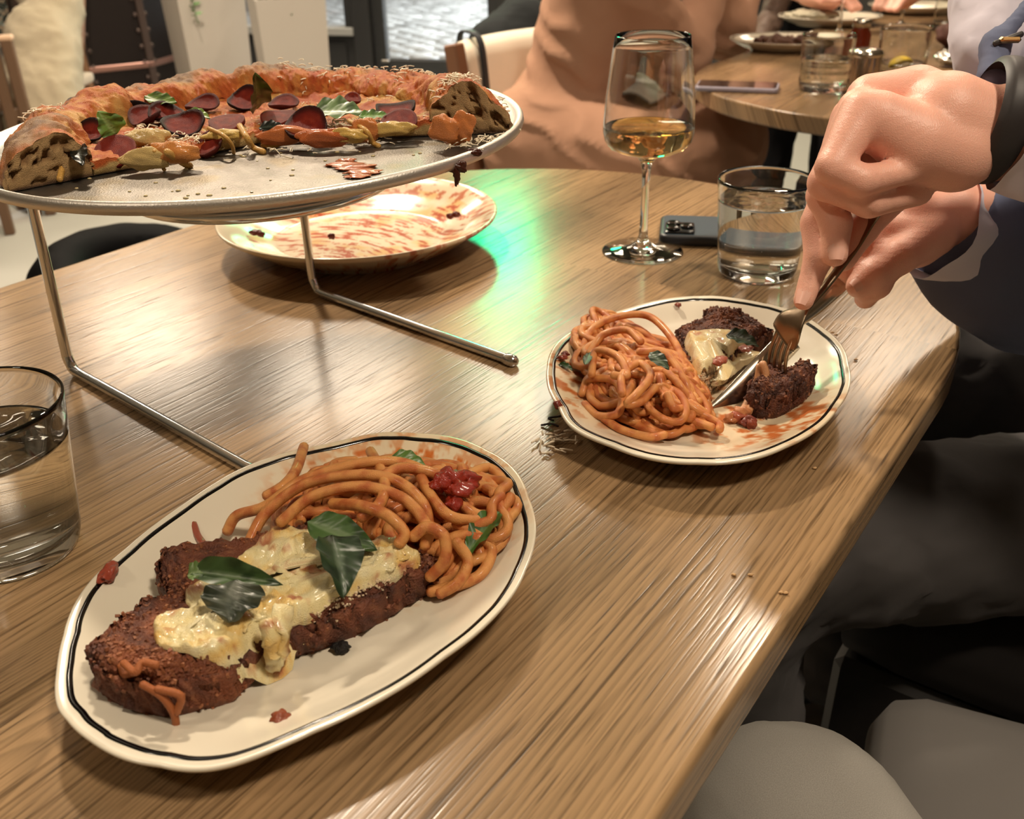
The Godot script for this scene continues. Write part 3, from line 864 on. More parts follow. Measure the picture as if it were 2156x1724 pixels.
func planters():
	var g := Color(0.28, 0.42, 0.2)
	var a := Vector3(-1.4115, 0.5406, -4.8302)
	var p1 := square_planter("square white planter with a hanging green sprig", Vector3(a.x, 0, a.z), 0.55, 0.31, 0.70, 0.85, g)
	var b := Vector3(-0.9664, 0.5647, -4.5582)
	square_planter("square white planter close to the glass door", Vector3(b.x, 0, b.z), 0.36, 0.30, 0.70, 0.85, g)
	# the sprig that hangs over the front of the first planter
	var sp := MB.new()
	var inv := p1.transform.affine_inverse()
	var pth := spline([inv * Vector3(-1.4025, 0.7519, -4.7638), inv * Vector3(-1.4004, 0.6629, -4.6463), inv * Vector3(-1.3743, 0.5896, -4.5832)], 12)
	sp.tube(pth, 0.0025, 6, false, Color(0.2, 0.3, 0.12))
	for k in 8:
		leaf_into(sp, Transform3D(Basis.from_euler(Vector3(0.6, k * 2.1, 0.4)), pth[3 + k]), 0.035, 0.022, 0.2, 0.3, g.lightened(0.1), 5, 4)
	part(p1, "sprig", sp.smooth(false), m_vert("plant_leaf", 0.5))

# one leaf blade along +x, cupped by fold, drooping by curl
func leaf_into(mb: MB, t: Transform3D, len: float, wid: float, fold: float, curl: float, col: Color, nu := 12, nv := 8, vein := Color(0, 0, 0, 0)):
	var p := PackedVector3Array(); var cols := PackedColorArray()
	for j in nv + 1:
		var b := (float(j) / nv - 0.5) * 2
		for i in nu + 1:
			var a := float(i) / nu
			var w := wid * 0.5 * pow(sin(PI * pow(a, 0.8)), 0.85) * (1.0 - 0.15 * a)
			var ripple := 0.06 * wid * sin(a * 22.0 + b * 3.0) * b * b
			var x := len * a; var y := fold * absf(b) * w - curl * len * a * a * 0.5 + ripple
			if vein.a > 0.0: y += 0.035 * wid * absf(sin(a * 26.0 - absf(b) * 6.0)) * (1 - absf(b))
			p.append(t * Vector3(x * cos(curl * a * 0.6), y, b * w))
			var cc := col
			if vein.a > 0.0 and absf(b) < 0.15: cc = col.lerp(vein, 0.7)
			cols.append(cc)
	mb.grid(p, nu + 1, nv + 1, false, false, cols)

func banquette():
	# the dark bench the diner sits on, along the right side of the table
	var c := TU * 1.30 + TN * 0.19
	var o := thing("bench", "dark upholstered bench under the diner in the navy jacket", "bench", Vector3(c.x, 0, c.z), atan2(-TU.z, TU.x))
	part(o, "base", slab(Vector3(-0.48, 0, -0.36), Vector3(0.52, 0.36, 0.27), 0.01), m_plain("bench_base", Color(0.14, 0.13, 0.125), 0.6))
	var s := part(o, "seat", pillow(Vector3(1.0, 0.1, 0.65), 0.04, 12, 0.004), m_cloth("bench_cloth", Color(0.19, 0.18, 0.18), 0.02)); s.position = Vector3(0.02, 0.40, -0.045)

# ---------------------------------------------------------------- people
func people():
	var skin_m := m_plain("skin", Color(0.93, 0.70, 0.615), 0.42)
	skin_m.subsurf_scatter_enabled = true; skin_m.subsurf_scatter_strength = 0.12
	bump(skin_m, "grain", 0.02, 0.02)
	diner_with_fork(skin_m)
	woman_in_tan(skin_m)
	diner_in_black(skin_m)
	jeans_leg()

func hand_bones(chain: Array, radii: Array) -> Array:
	var b := []
	for k in chain.size() - 1: b.append([chain[k], chain[k + 1], radii[k], radii[k + 1]])
	return b

func head_bones(neck: Vector3, dir: Vector3, up: Vector3) -> Array:
	# neck base to skull; dir is where the face looks
	var c := neck + up * 0.17 + dir * 0.03
	var side := dir.cross(up).normalized()
	return [[neck - up * 0.06, neck + up * 0.10, 0.055, 0.05], [c - dir * 0.035, c + dir * 0.02, 0.082, 0.078], [c + dir * 0.03 - up * 0.055, c + dir * 0.045 - up * 0.085, 0.055, 0.042],
		[c + dir * 0.085 - up * 0.005, c + dir * 0.105 - up * 0.04, 0.010, 0.016], [c + dir * 0.075 - up * 0.075, c + dir * 0.08 - up * 0.076, 0.018, 0.016],
		[c + side * 0.085 - up * 0.02, c + side * 0.09 + up * 0.01, 0.014, 0.017], [c - side * 0.085 - up * 0.02, c - side * 0.09 + up * 0.01, 0.014, 0.017],
		[c + dir * 0.07 + up * 0.012 + side * 0.03, c + dir * 0.07 + up * 0.012 - side * 0.03, 0.016, 0.016]]

func diner_with_fork(skin_m: Material):
	var o := thing("person", "person in navy jacket and white shirt cutting food with knife and fork", "person")
	# joints
	var hipL := Vector3(0.86, 0.54, -0.78); var hipR := Vector3(0.90, 0.54, -1.06)
	var kneeL := Vector3(0.20, 0.545, -0.73); var kneeR := Vector3(0.42, 0.54, -1.07)
	var chest := Vector3(0.66, 0.96, -0.88); var belly := Vector3(0.86, 0.70, -0.92)
	var shL := Vector3(0.62, 1.14, -0.68); var shR := Vector3(0.64, 1.14, -1.08)
	var neck := Vector3(0.575, 1.25, -0.88)
	var wL := Vector3(0.3164, 0.9468, -0.6317); var eL := Vector3(0.60, 0.965, -0.53)
	var wR := Vector3(0.3432, 0.8695, -0.7148); var eR := Vector3(0.64, 0.86, -0.93)
	# left hand (nearer the camera): the little-finger side faces us, the fingers close round the fork
	var lh := []
	lh += hand_bones([eL, Vector3(0.3383, 0.9498, -0.63), wL, Vector3(0.2885, 0.9576, -0.6342)], [0.036, 0.031, 0.0295, 0.030])
	lh += hand_bones([Vector3(0.2934, 0.9388, -0.6216), Vector3(0.2665, 0.9459, -0.6198), Vector3(0.2409, 0.9592, -0.6237)], [0.026, 0.024, 0.019])          # heel of the hand to the little knuckle
	lh += hand_bones([wL, Vector3(0.2758, 0.9676, -0.6546), Vector3(0.2484, 0.9653, -0.6647)], [0.024, 0.020, 0.0165])             # back of the hand
	lh += hand_bones([Vector3(0.297, 0.9592, -0.6557), Vector3(0.262, 0.9562, -0.6825)], [0.022, 0.017])
	lh += hand_bones([Vector3(0.2852, 0.9276, -0.6554), Vector3(0.2722, 0.9114, -0.6613)], [0.022, 0.017]) + hand_bones([Vector3(0.2809, 0.9274, -0.6701), Vector3(0.2568, 0.9224, -0.6788)], [0.022, 0.02])          # the palm behind the fingers
	# little finger
	var f1 := hand_bones([Vector3(0.2309, 0.9634, -0.626), Vector3(0.2081, 0.9352, -0.6037), Vector3(0.2258, 0.9277, -0.5984), Vector3(0.2633, 0.9311, -0.6082)], [0.0155, 0.0105, 0.0098, 0.0082])
	# ring finger
	var f2 := hand_bones([Vector3(0.2362, 0.9606, -0.6473), Vector3(0.21, 0.9212, -0.6177), Vector3(0.2375, 0.9106, -0.6084), Vector3(0.2738, 0.9129, -0.6188)], [0.0155, 0.0112, 0.0102, 0.0085])
	# middle finger, bent over the fork
	var f3 := hand_bones([Vector3(0.238, 0.9525, -0.6634), Vector3(0.2169, 0.9072, -0.6362), Vector3(0.2233, 0.8915, -0.6241), Vector3(0.2222, 0.873, -0.614)], [0.015, 0.0118, 0.0105, 0.0088])
	# forefinger stretched along the fork
	var f4 := hand_bones([Vector3(0.2444, 0.9427, -0.6785), Vector3(0.2185, 0.8844, -0.6465), Vector3(0.2161, 0.8645, -0.6287), Vector3(0.2049, 0.8401, -0.613)], [0.015, 0.0115, 0.0095, 0.0072])
	# thumb under the handle on the far side
	var f5 := hand_bones([Vector3(0.296, 0.9377, -0.6667), Vector3(0.2748, 0.902, -0.6642), Vector3(0.2511, 0.8796, -0.6484), Vector3(0.2358, 0.8621, -0.6342)], [0.022, 0.015, 0.0115, 0.009])
	# right hand round the knife
	var rh := []
	rh += hand_bones([eR, Vector3(0.3758, 0.8627, -0.7224), wR, Vector3(0.3172, 0.8635, -0.7115)], [0.036, 0.031, 0.027, 0.026])
	rh += hand_bones([wR, Vector3(0.3123, 0.8655, -0.7239), Vector3(0.2861, 0.8643, -0.7233)], [0.024, 0.022, 0.018])
	rh += hand_bones([wR, Vector3(0.3108, 0.854, -0.6948), Vector3(0.2872, 0.856, -0.6959)], [0.022, 0.021, 0.017])
	var g1 := hand_bones([Vector3(0.286, 0.8642, -0.7175), Vector3(0.2635, 0.8564, -0.6962), Vector3(0.2562, 0.8406, -0.6772), Vector3(0.2657, 0.8266, -0.6832)], [0.0155, 0.0125, 0.0105, 0.0085])    # forefinger curled on the handle
	var g2 := hand_bones([Vector3(0.2894, 0.8592, -0.7091), Vector3(0.2669, 0.8533, -0.683), Vector3(0.2643, 0.8355, -0.6698), Vector3(0.2781, 0.8224, -0.6832)], [0.0155, 0.0125, 0.0105, 0.0085])
	var g3 := hand_bones([Vector3(0.2938, 0.8549, -0.6987), Vector3(0.2755, 0.847, -0.6739), Vector3(0.2734, 0.8291, -0.6663), Vector3(0.2712, 0.8166, -0.6708)], [0.0145, 0.0115, 0.010, 0.0082])
	var g4 := hand_bones([Vector3(0.2986, 0.8536, -0.6912), Vector3(0.2843, 0.8453, -0.6707), Vector3(0.2761, 0.8305, -0.6625), Vector3(0.2669, 0.8245, -0.6638)], [0.0135, 0.0105, 0.009, 0.0078])
	var g5 := hand_bones([Vector3(0.3241, 0.8594, -0.6944), Vector3(0.2913, 0.8499, -0.6698), Vector3(0.2704, 0.8396, -0.6607), Vector3(0.259, 0.8317, -0.6586)], [0.018, 0.0128, 0.0112, 0.0088])     # thumb along the handle
	var mb := MB.new()
	var core := [[hipL, hipR, 0.10, 0.10], [belly, chest, 0.12, 0.13], [chest, (shL + shR) / 2, 0.13, 0.10], [shL, shR, 0.06, 0.06], [shL, eL, 0.048, 0.036], [shR, eR, 0.048, 0.036],
		[(hipL + hipR) / 2, belly, 0.12, 0.12], [hipL, kneeL, 0.068, 0.05], [hipR, kneeR, 0.068, 0.05], [kneeL, kneeL + Vector3(0.04, -0.42, 0.02), 0.048, 0.035], [kneeR, kneeR + Vector3(0.04, -0.42, 0.02), 0.048, 0.035],
		[kneeL + Vector3(0.04, -0.45, 0.02), kneeL + Vector3(-0.12, -0.50, 0.02), 0.035, 0.03], [kneeR + Vector3(0.04, -0.45, 0.02), kneeR + Vector3(-0.12, -0.50, 0.02), 0.035, 0.03]]
	core += head_bones(neck, Vector3(-0.8, -0.5, 0.25).normalized(), Vector3(-0.45, 0.88, 0.1).normalized())
	skin(mb, core, 0.014, 0.014)
	skin(mb, lh + f1 + f2 + f3 + f4 + f5, 0.0027, 0.0013)
	skin(mb, rh + g1 + g2 + g3 + g4 + g5, 0.0027, 0.0013)
	part(o, "body", mb.smooth(), skin_m)
	# nails
	var nm := m_plain("nail", Color(0.92, 0.72, 0.65), 0.3)
	for e in [[f4, 0.0072, Vector3(-0.45, 0.55, 0.7)], [g5, 0.0088, Vector3(-0.25, 0.6, 0.75)], [f3, 0.0088, Vector3(-0.2, 0.1, 1.0)]]:
		var last: Array = e[0][e[0].size() - 1]
		var ax: Vector3 = (last[1] - last[0]).normalized()
		var up: Vector3 = e[2]; up = (up - ax * up.dot(ax)).normalized()
		var p := PackedVector3Array()
		for j in 7:
			for i in 7:
				var a := (i / 6.0 - 0.5) * 1.5; var v := j / 6.0
				var r: float = e[1] * 1.03
				p.append(last[1] + ax * (v - 0.55) * 0.011 + (up * cos(a) + ax.cross(up) * sin(a) * (1.0 - 0.3 * v * v)) * r)
		var nb := MB.new(); nb.grid(p, 7, 7)
		part(o, "nail", nb.smooth(false), nm)
	# clothes
	var navy := m_cloth("navy_cloth", Color(0.38, 0.405, 0.50), 0.012, 0.05)
	var white := m_cloth("white_shirt", Color(0.84, 0.82, 0.87), 0.01, 0.03)
	var jb := [[belly + Vector3(0.03, -0.06, 0), chest + Vector3(0.03, 0, 0), 0.15, 0.155], [chest + Vector3(0.02, 0, 0), (shL + shR) / 2, 0.15, 0.125], [shL, shR, 0.082, 0.082],
		[shL, eL, 0.072, 0.06], [eL + Vector3(0.06, 0.04, -0.03), eL + Vector3(0.0, 0.01, 0.0), 0.058, 0.054], [eL, Vector3(0.3992, 0.9396, -0.6221), 0.054, 0.047], [shR, eR, 0.072, 0.058], [eR, Vector3(0.3806, 0.8447, -0.7354), 0.058, 0.048], 
		[(hipL + hipR) / 2 + Vector3(0.02, 0.03, 0), belly, 0.16, 0.15], [Vector3(0.4141, 0.8153, -0.7363), Vector3(0.4485, 0.7937, -0.7473), 0.045, 0.06], [Vector3(0.3806, 0.8447, -0.7354), Vector3(0.4033, 0.8002, -0.7223), 0.035, 0.03]]
	part(o, "jacket", skin_mesh(jb, 0.011, 0.018, 0.004, 14.0), navy)
	# shirt: front, collar edge and the two cuffs
	var sb := [[Vector3(0.4419, 1.0237, -0.9079), Vector3(0.4064, 0.9668, -0.8424), 0.03, 0.022], [Vector3(0.4736, 1.0141, -0.9255), Vector3(0.4584, 0.9635, -0.8863), 0.05, 0.04], [Vector3(0.4116, 1.0142, -0.8913), Vector3(0.4039, 0.9732, -0.8516), 0.016, 0.014], [Vector3(0.4813, 0.9766, -0.9049), chest, 0.06, 0.13]]
	part(o, "shirt", skin_mesh(sb, 0.008, 0.012, 0.004, 25.0), white)
	cuff(o, Vector3(0.3314, 0.9472, -0.6285), Vector3(0.3835, 0.9331, -0.6185), 0.034, 0.043, white)
	cuff(o, Vector3(0.335, 0.8581, -0.7119), Vector3(0.3687, 0.8418, -0.7189), 0.040, 0.034, white)
	# wide dark strap round the left wrist
	var st := MB.new()
	var q := PackedVector3Array()
	var wa := Vector3(0.3104, 0.9577, -0.6343); var wb := Vector3(0.3316, 0.9537, -0.631)
	var ax := (wb - wa).normalized()
	var sx := (Vector3.UP - ax * ax.y).normalized(); var sy := ax.cross(sx)
	for j in 9:
		for i in 40:
			var a := TAU * i / 40
			var v := j / 8.0
			var rr := 0.0365 + 0.0022 * sin(PI * clampf(v, 0, 1)) if j > 0 and j < 8 else 0.0335
			q.append(wa.lerp(wb, v) + (sx * cos(a) * 1.06 + sy * sin(a)) * rr)
	st.grid(q, 40, 9, true)
	part(o, "watch_strap", st.smooth(), m_plain("strap_brown", Color(0.17, 0.15, 0.15), 0.5), "wide dark strap on the left wrist")
	var bk := part(o, "buckle", rbox(Vector3(0.014, 0.004, 0.006), 0.0015), m_plain("gold", Color(0.75, 0.6, 0.4), 0.25, 1.0))
	bk.position = Vector3(0.3417, 0.9995, -0.6778)
	var btn := MB.new(); btn.tube(PackedVector3Array([Vector3(0.3327, 0.9971, -0.6788), Vector3(0.3495, 1.0027, -0.6796)]), 0.0022, 8)
	part(o, "sleeve_bar", btn.smooth(), m_plain("strap_brown", Color(0.17, 0.15, 0.15), 0.5))
	var sl := [[Vector3(0.3713, 1.0166, -0.7214), Vector3(0.3397, 0.9943, -0.692), 0.005, 0.006], [Vector3(0.3397, 0.9943, -0.692), Vector3(0.3289, 0.9769, -0.6654), 0.007, 0.010]]
	part(o, "sleeve_edge", skin_mesh(sl, 0.004, 0.006, 0.001, 40.0), navy)
	var tr := m_cloth("charcoal_trousers", Color(0.30, 0.29, 0.29), 0.01, 0.04)
	var tb := [[hipL, kneeL, 0.098, 0.082], [hipR, kneeR, 0.105, 0.088], [hipL, hipR, 0.12, 0.12], [kneeL, kneeL + Vector3(0.05, -0.46, 0.02), 0.078, 0.07], [kneeR, kneeR + Vector3(0.05, -0.46, 0.02), 0.08, 0.07], [(hipL + hipR) / 2, belly + Vector3(0, -0.08, 0), 0.14, 0.13]]
	part(o, "trousers", skin_mesh(tb, 0.011, 0.02, 0.011, 12.0), tr)
	var sh := [[kneeL + Vector3(0.05, -0.48, 0.02), kneeL + Vector3(-0.14, -0.51, 0.02), 0.045, 0.034], [kneeR + Vector3(0.05, -0.48, 0.02), kneeR + Vector3(-0.14, -0.51, 0.02), 0.045, 0.034]]
	for e in sh: part(o, "shoe", skin_mesh([e], 0.012, 0.01), m_plain("shoe_black", Color(0.08, 0.08, 0.08), 0.4))
	var hb := [[neck + Vector3(-0.02, 0.19, -0.0), neck + Vector3(-0.07, 0.22, 0.01), 0.092, 0.085]]
	part(o, "hair", skin_mesh(hb, 0.012, 0.01, 0.006, 30.0), m_plain("hair_brown", Color(0.22, 0.16, 0.12), 0.6))
	# the cutlery lies in the hands: things of their own
	fork()
	knife()

func cuff(o: Node3D, a: Vector3, b: Vector3, r0: float, r1: float, m: Material):
	var st := MB.new()
	var q := PackedVector3Array()
	var ax := (b - a).normalized()
	var sx := (Vector3.UP - ax * ax.y).normalized(); var sy := ax.cross(sx)
	for j in 10:
		for i in 36:
			var an := TAU * i / 36
			var v := j / 9.0
			q.append(a.lerp(b, v) + (sx * cos(an) + sy * sin(an)) * (lerpf(r0, r1, v) + 0.0025 * sin(an * 5 + v * 4)))
	st.grid(q, 36, 10, true)
	part(o, "shirt_cuff", st.smooth(false), m)

# a strip of metal along a path: width and thickness per point, w = its broad direction
func strip(mb: MB, pts: PackedVector3Array, wid: PackedFloat32Array, th: float, broad: Vector3):
	var p := PackedVector3Array()
	for i in pts.size():
		var t := (pts[mini(i + 1, pts.size() - 1)] - pts[maxi(i - 1, 0)]).normalized()
		var w := (broad - t * broad.dot(t)).normalized(); var n := t.cross(w)
		var h := wid[i] * 0.5
		for k in 12:
			var a := TAU * k / 12
			p.append(pts[i] + w * cos(a) * h + n * sin(a) * th * 0.5)
	mb.grid(p, 12, pts.size(), true)
	for e in [0, pts.size() - 1]:
		var ring := []
		for k in 12: ring.append(p[e * 12 + k])
		mb.poly(ring, (pts[e] - pts[1 if e == 0 else e - 1]))

func fork():
	var steel := m_plain("cutlery_steel", Color(0.56, 0.49, 0.41), 0.3, 1.0)
	var o := thing("fork", "steel fork held tines down in the breaded cutlet", "fork")
	var broad := (Vector3(0.2026, 0.8139, -0.6169) - Vector3(0.1923, 0.8073, -0.6406)).normalized()
	var hp := spline([Vector3(0.1972, 0.8062, -0.6241), Vector3(0.2011, 0.8202, -0.6192), Vector3(0.2099, 0.8332, -0.6183), Vector3(0.2223, 0.8476, -0.6217), Vector3(0.2346, 0.8627, -0.6277), Vector3(0.2439, 0.8729, -0.6356), Vector3(0.2534, 0.8906, -0.6408), Vector3(0.2581, 0.9163, -0.6321), Vector3(0.2602, 0.9282, -0.6295)], 44)
	var w := PackedFloat32Array()
	for i in hp.size():
		var t := float(i) / (hp.size() - 1)
		w.append(0.021 * (1.0 - smoothstep(0.1, 0.28, t)) + 0.0085 + 0.007 * smoothstep(0.35, 0.95, t))
	var hb := MB.new(); strip(hb, hp, w, 0.0036, broad)
	part(o, "handle", hb.smooth(), steel)
	for k in 4:
		var off := broad * ((k - 1.5) * 0.0062)
		var tp := spline([hp[2] + off * 1.0, Vector3(0.1958, 0.7976, -0.6239) + off, Vector3(0.1952, 0.7863, -0.6234) + off, Vector3(0.1968, 0.7758, -0.6233) + off * 0.95], 14)
		var tw := PackedFloat32Array()
		for i in tp.size(): tw.append(0.0040 - 0.0016 * i / tp.size())
		var tb := MB.new(); strip(tb, tp, tw, 0.0026, broad)
		part(o, "tine", tb.smooth(), steel)

func knife():
	var steel := m_plain("knife_steel", Color(0.80, 0.76, 0.70), 0.22, 1.0)
	var o := thing("table_knife", "steel table knife slicing into the cutlet beside the fork", "knife")
	var tip := Vector3(0.1432, 0.7562, -0.6103); var heel := Vector3(0.2062, 0.8013, -0.6533)
	var end := Vector3(0.2928, 0.8543, -0.7007)
	var ax := (heel - tip).normalized()
	var edge := Vector3(0.35, -0.85, 0.3); edge = (edge - ax * edge.dot(ax)).normalized()
	var flat := ax.cross(edge)
	var n := 24
	var p := PackedVector3Array()
	for i in n + 1:
		var t := float(i) / n
		var q := tip.lerp(heel, t)
		var d := 0.020 * pow(sin(minf(t * 2.2, 1.0) * PI / 2), 0.7) + 0.001
		for k in 8:
			var e: Array = [[0.0, 0.9], [0.4, 0.8], [0.8, 0.45], [1.0, 0.05], [1.0, -0.05], [0.8, -0.45], [0.4, -0.8], [0.0, -0.9]][k]
			p.append(q + edge * e[0] * d + flat * e[1] * 0.0009)
	var mb := MB.new(); mb.grid(p, 8, n + 1, true)
	part(o, "blade", mb.smooth(), steel)
	var hp := spline([heel.lerp(tip, 0.04), heel.lerp(end, 0.3) + edge * 0.004, end], 20)
	var w := PackedFloat32Array()
	for i in hp.size(): w.append(0.010 + 0.006 * i / hp.size())
	var hb := MB.new(); strip(hb, hp, w, 0.006, edge)
	part(o, "handle", hb.smooth(), steel)

func woman_in_tan(skin_m: Material):
	var o := thing("person", "woman in a tan ribbed dress seated at the table behind", "person")
	var hip := Vector3(0.1473, 0.5752, -2.4073); var f := TN
	var s := TN.cross(Vector3.UP).normalized()     # to her right: towards the far side
	hip.y = 0.55
	var knee := hip + f * 0.40 + Vector3(0, 0.01, 0)
	var waist := hip + Vector3(0, 0.22, 0) + f * 0.055
	var chest := hip + Vector3(0, 0.42, 0) + f * 0.12
	var sh := hip + Vector3(0, 0.55, 0) + f * 0.14
	var sn := -s * 0.17; var sf := s * 0.17
	var el := Vector3(0.5864, 0.7382, -2.5653); var wr := Vector3(0.6456, 0.9308, -2.6712)
	var neck := sh + Vector3(0, 0.08, 0) + f * 0.03
	var bones := [[hip - s * 0.09, hip + s * 0.09, 0.115, 0.115], [hip, waist, 0.12, 0.105], [waist, chest, 0.10, 0.12], [sh + sn, sh + sf, 0.05, 0.05], [chest, sh, 0.11, 0.07],
		[hip - s * 0.09, knee - s * 0.09, 0.085, 0.055], [hip + s * 0.09, knee + s * 0.09, 0.085, 0.055], [sh + sn, el, 0.045, 0.036], [el, wr, 0.036, 0.026], [sh + sf, el + s * 0.3, 0.045, 0.036], [el + s * 0.3, wr + s * 0.2, 0.036, 0.026],
		[knee - s * 0.09, knee - s * 0.09 + Vector3(-0.05, -0.42, 0), 0.05, 0.034], [knee + s * 0.09, knee + s * 0.09 + Vector3(-0.05, -0.42, 0), 0.05, 0.034],
		[knee - s * 0.09 + Vector3(-0.05, -0.5, 0), knee - s * 0.09 + f * 0.12 + Vector3(-0.05, -0.52, 0), 0.034, 0.028], [knee + s * 0.09 + Vector3(-0.05, -0.5, 0), knee + s * 0.09 + f * 0.12 + Vector3(-0.05, -0.52, 0), 0.034, 0.028]]
	bones += head_bones(neck, (f - Vector3(0, 0.1, 0)).normalized(), Vector3.UP)
	var mb := MB.new()
	skin(mb, bones, 0.014, 0.014)
	for e in [[wr, 1.0], [wr + s * 0.2, -1.0]]:
		var hb := hand_bones([e[0] - Vector3(0, 0.03, 0), e[0] + Vector3(0, 0.05, 0) + f * 0.02], [0.027, 0.034])
		for k in 4: hb += hand_bones([e[0] + Vector3(0, 0.06, 0) + f * (0.045 - k * 0.022), e[0] + Vector3(0, 0.10 - 0.006 * absf(k - 1.5), 0) + f * (0.06 - k * 0.02), e[0] + Vector3(0, 0.125, 0) + f * (0.06 - k * 0.018) + s * 0.02 * e[1]], [0.010, 0.009, 0.007])
		hb += hand_bones([e[0] + f * 0.03, e[0] + Vector3(0, 0.03, 0) + f * 0.06, e[0] + Vector3(0, 0.065, 0) + f * 0.07], [0.014, 0.011, 0.008])
		skin(mb, hb, 0.006, 0.004)
	part(o, "body", mb.smooth(), skin_m)
	var tan := m_cloth("tan_rib", Color(0.69, 0.53, 0.435), 0.016, 0.06, "rib", 0.25)
	var db := [[hip - s * 0.10 - f * 0.02, hip + s * 0.10 - f * 0.02, 0.135, 0.135], [hip, waist, 0.135, 0.115], [waist, chest, 0.115, 0.13], [sh + sn, sh + sf, 0.062, 0.062], [chest, sh, 0.125, 0.085],
		[hip - s * 0.1, knee - s * 0.09, 0.12, 0.082], [hip + s * 0.1, knee + s * 0.09, 0.12, 0.082], [hip + f * 0.1, knee + f * 0.01, 0.11, 0.07], [knee - s * 0.09, knee + s * 0.09, 0.075, 0.075], [knee, knee + Vector3(-0.03, -0.22, 0), 0.09, 0.085],
		[sh + sn, el + Vector3(-0.02, 0.03, 0), 0.066, 0.062], [el + Vector3(-0.02, 0.03, 0), el.lerp(wr, 0.75), 0.062, 0.04], [sh + sf, el + s * 0.3, 0.066, 0.06], [el + s * 0.3, wr + s * 0.22, 0.06, 0.04]]
	# folds drawn out across the waist and hip
	for k in 4:
		var h := hip + Vector3(0, 0.03 + 0.085 * k, 0) - s * (0.105 + 0.01 * k)
		db.append([h - f * 0.10 + Vector3(0, -0.035, 0), h + f * 0.08 + Vector3(0, 0.015, 0), 0.022, 0.03])
	var dm := MB.new(); skin(dm, db, 0.010, 0.014, 0.003, 9.0)
	for k in dm.v.size():
		# cloth drawn into slanting folds from the waist to the lap
		var q := dm.v[k]; var d := q - hip
		var along := d.dot(f); var h := d.y
		var out := (d - f * clampf(along, 0.0, 0.4) - Vector3(0, clampf(h, 0.0, 0.4), 0)).normalized()
		var ph := (h + along * 0.55 + 0.03 * nz.get_noise_3dv(q * 7.0)) / 0.072
		var fold := pow(0.5 + 0.5 * sin(ph * TAU), 2.2)
		var mask := smoothstep(0.36, 0.26, h) * smoothstep(-0.2, -0.08, h) * clampf(0.55 + 0.9 * nz.get_noise_3dv(q * 5.0 + Vector3(3, 1, 0)), 0.15, 1.0)
		dm.v[k] = q + out * fold * mask * 0.014
	part(o, "dress", dm.smooth(), tan, "tan ribbed dress with long sleeves")
	part(o, "hair", skin_mesh([[neck + Vector3(0, 0.2, 0) - f * 0.02, neck + Vector3(0, 0.1, 0) - f * 0.07, 0.095, 0.08], [neck + Vector3(0, 0.1, 0) - f * 0.07, neck - f * 0.11 + Vector3(0, -0.12, 0), 0.08, 0.05]], 0.013, 0.012, 0.006, 30.0), m_plain("hair_dark", Color(0.18, 0.13, 0.11), 0.55))
	# grey napkin over her lap
	var nb := MB.new(); var p := PackedVector3Array()
	var nc := (hip + f * 0.11 - s * 0.10)
	for j in 15:
		for i in 19:
			var a := (i / 18.0 - 0.5); var b := j / 14.0 - 0.5
			var q := nc + f * a * 0.30 - s * b * 0.30
			q.y = hip.y + 0.138 - 0.18 * a * 0.2 - maxf(0.0, b - 0.1) * maxf(0.0, b - 0.1) * 1.4 + 0.006 * sin(a * 14 + b * 6)
			p.append(q)
	for side in 2: 
		var p2 := PackedVector3Array()
		for q in p: p2.append(q - Vector3(0, 0.004 * side, 0))
		nb.grid(p2, 19, 15, false, false, PackedColorArray(), PackedVector2Array(), side == 1)
	solo("napkin", nb.smooth(false), m_cloth("napkin_grey", Color(0.74, 0.73, 0.70), 0.012, 0.04), "pale grey napkin on the lap of the tan dressed woman", "napkin")

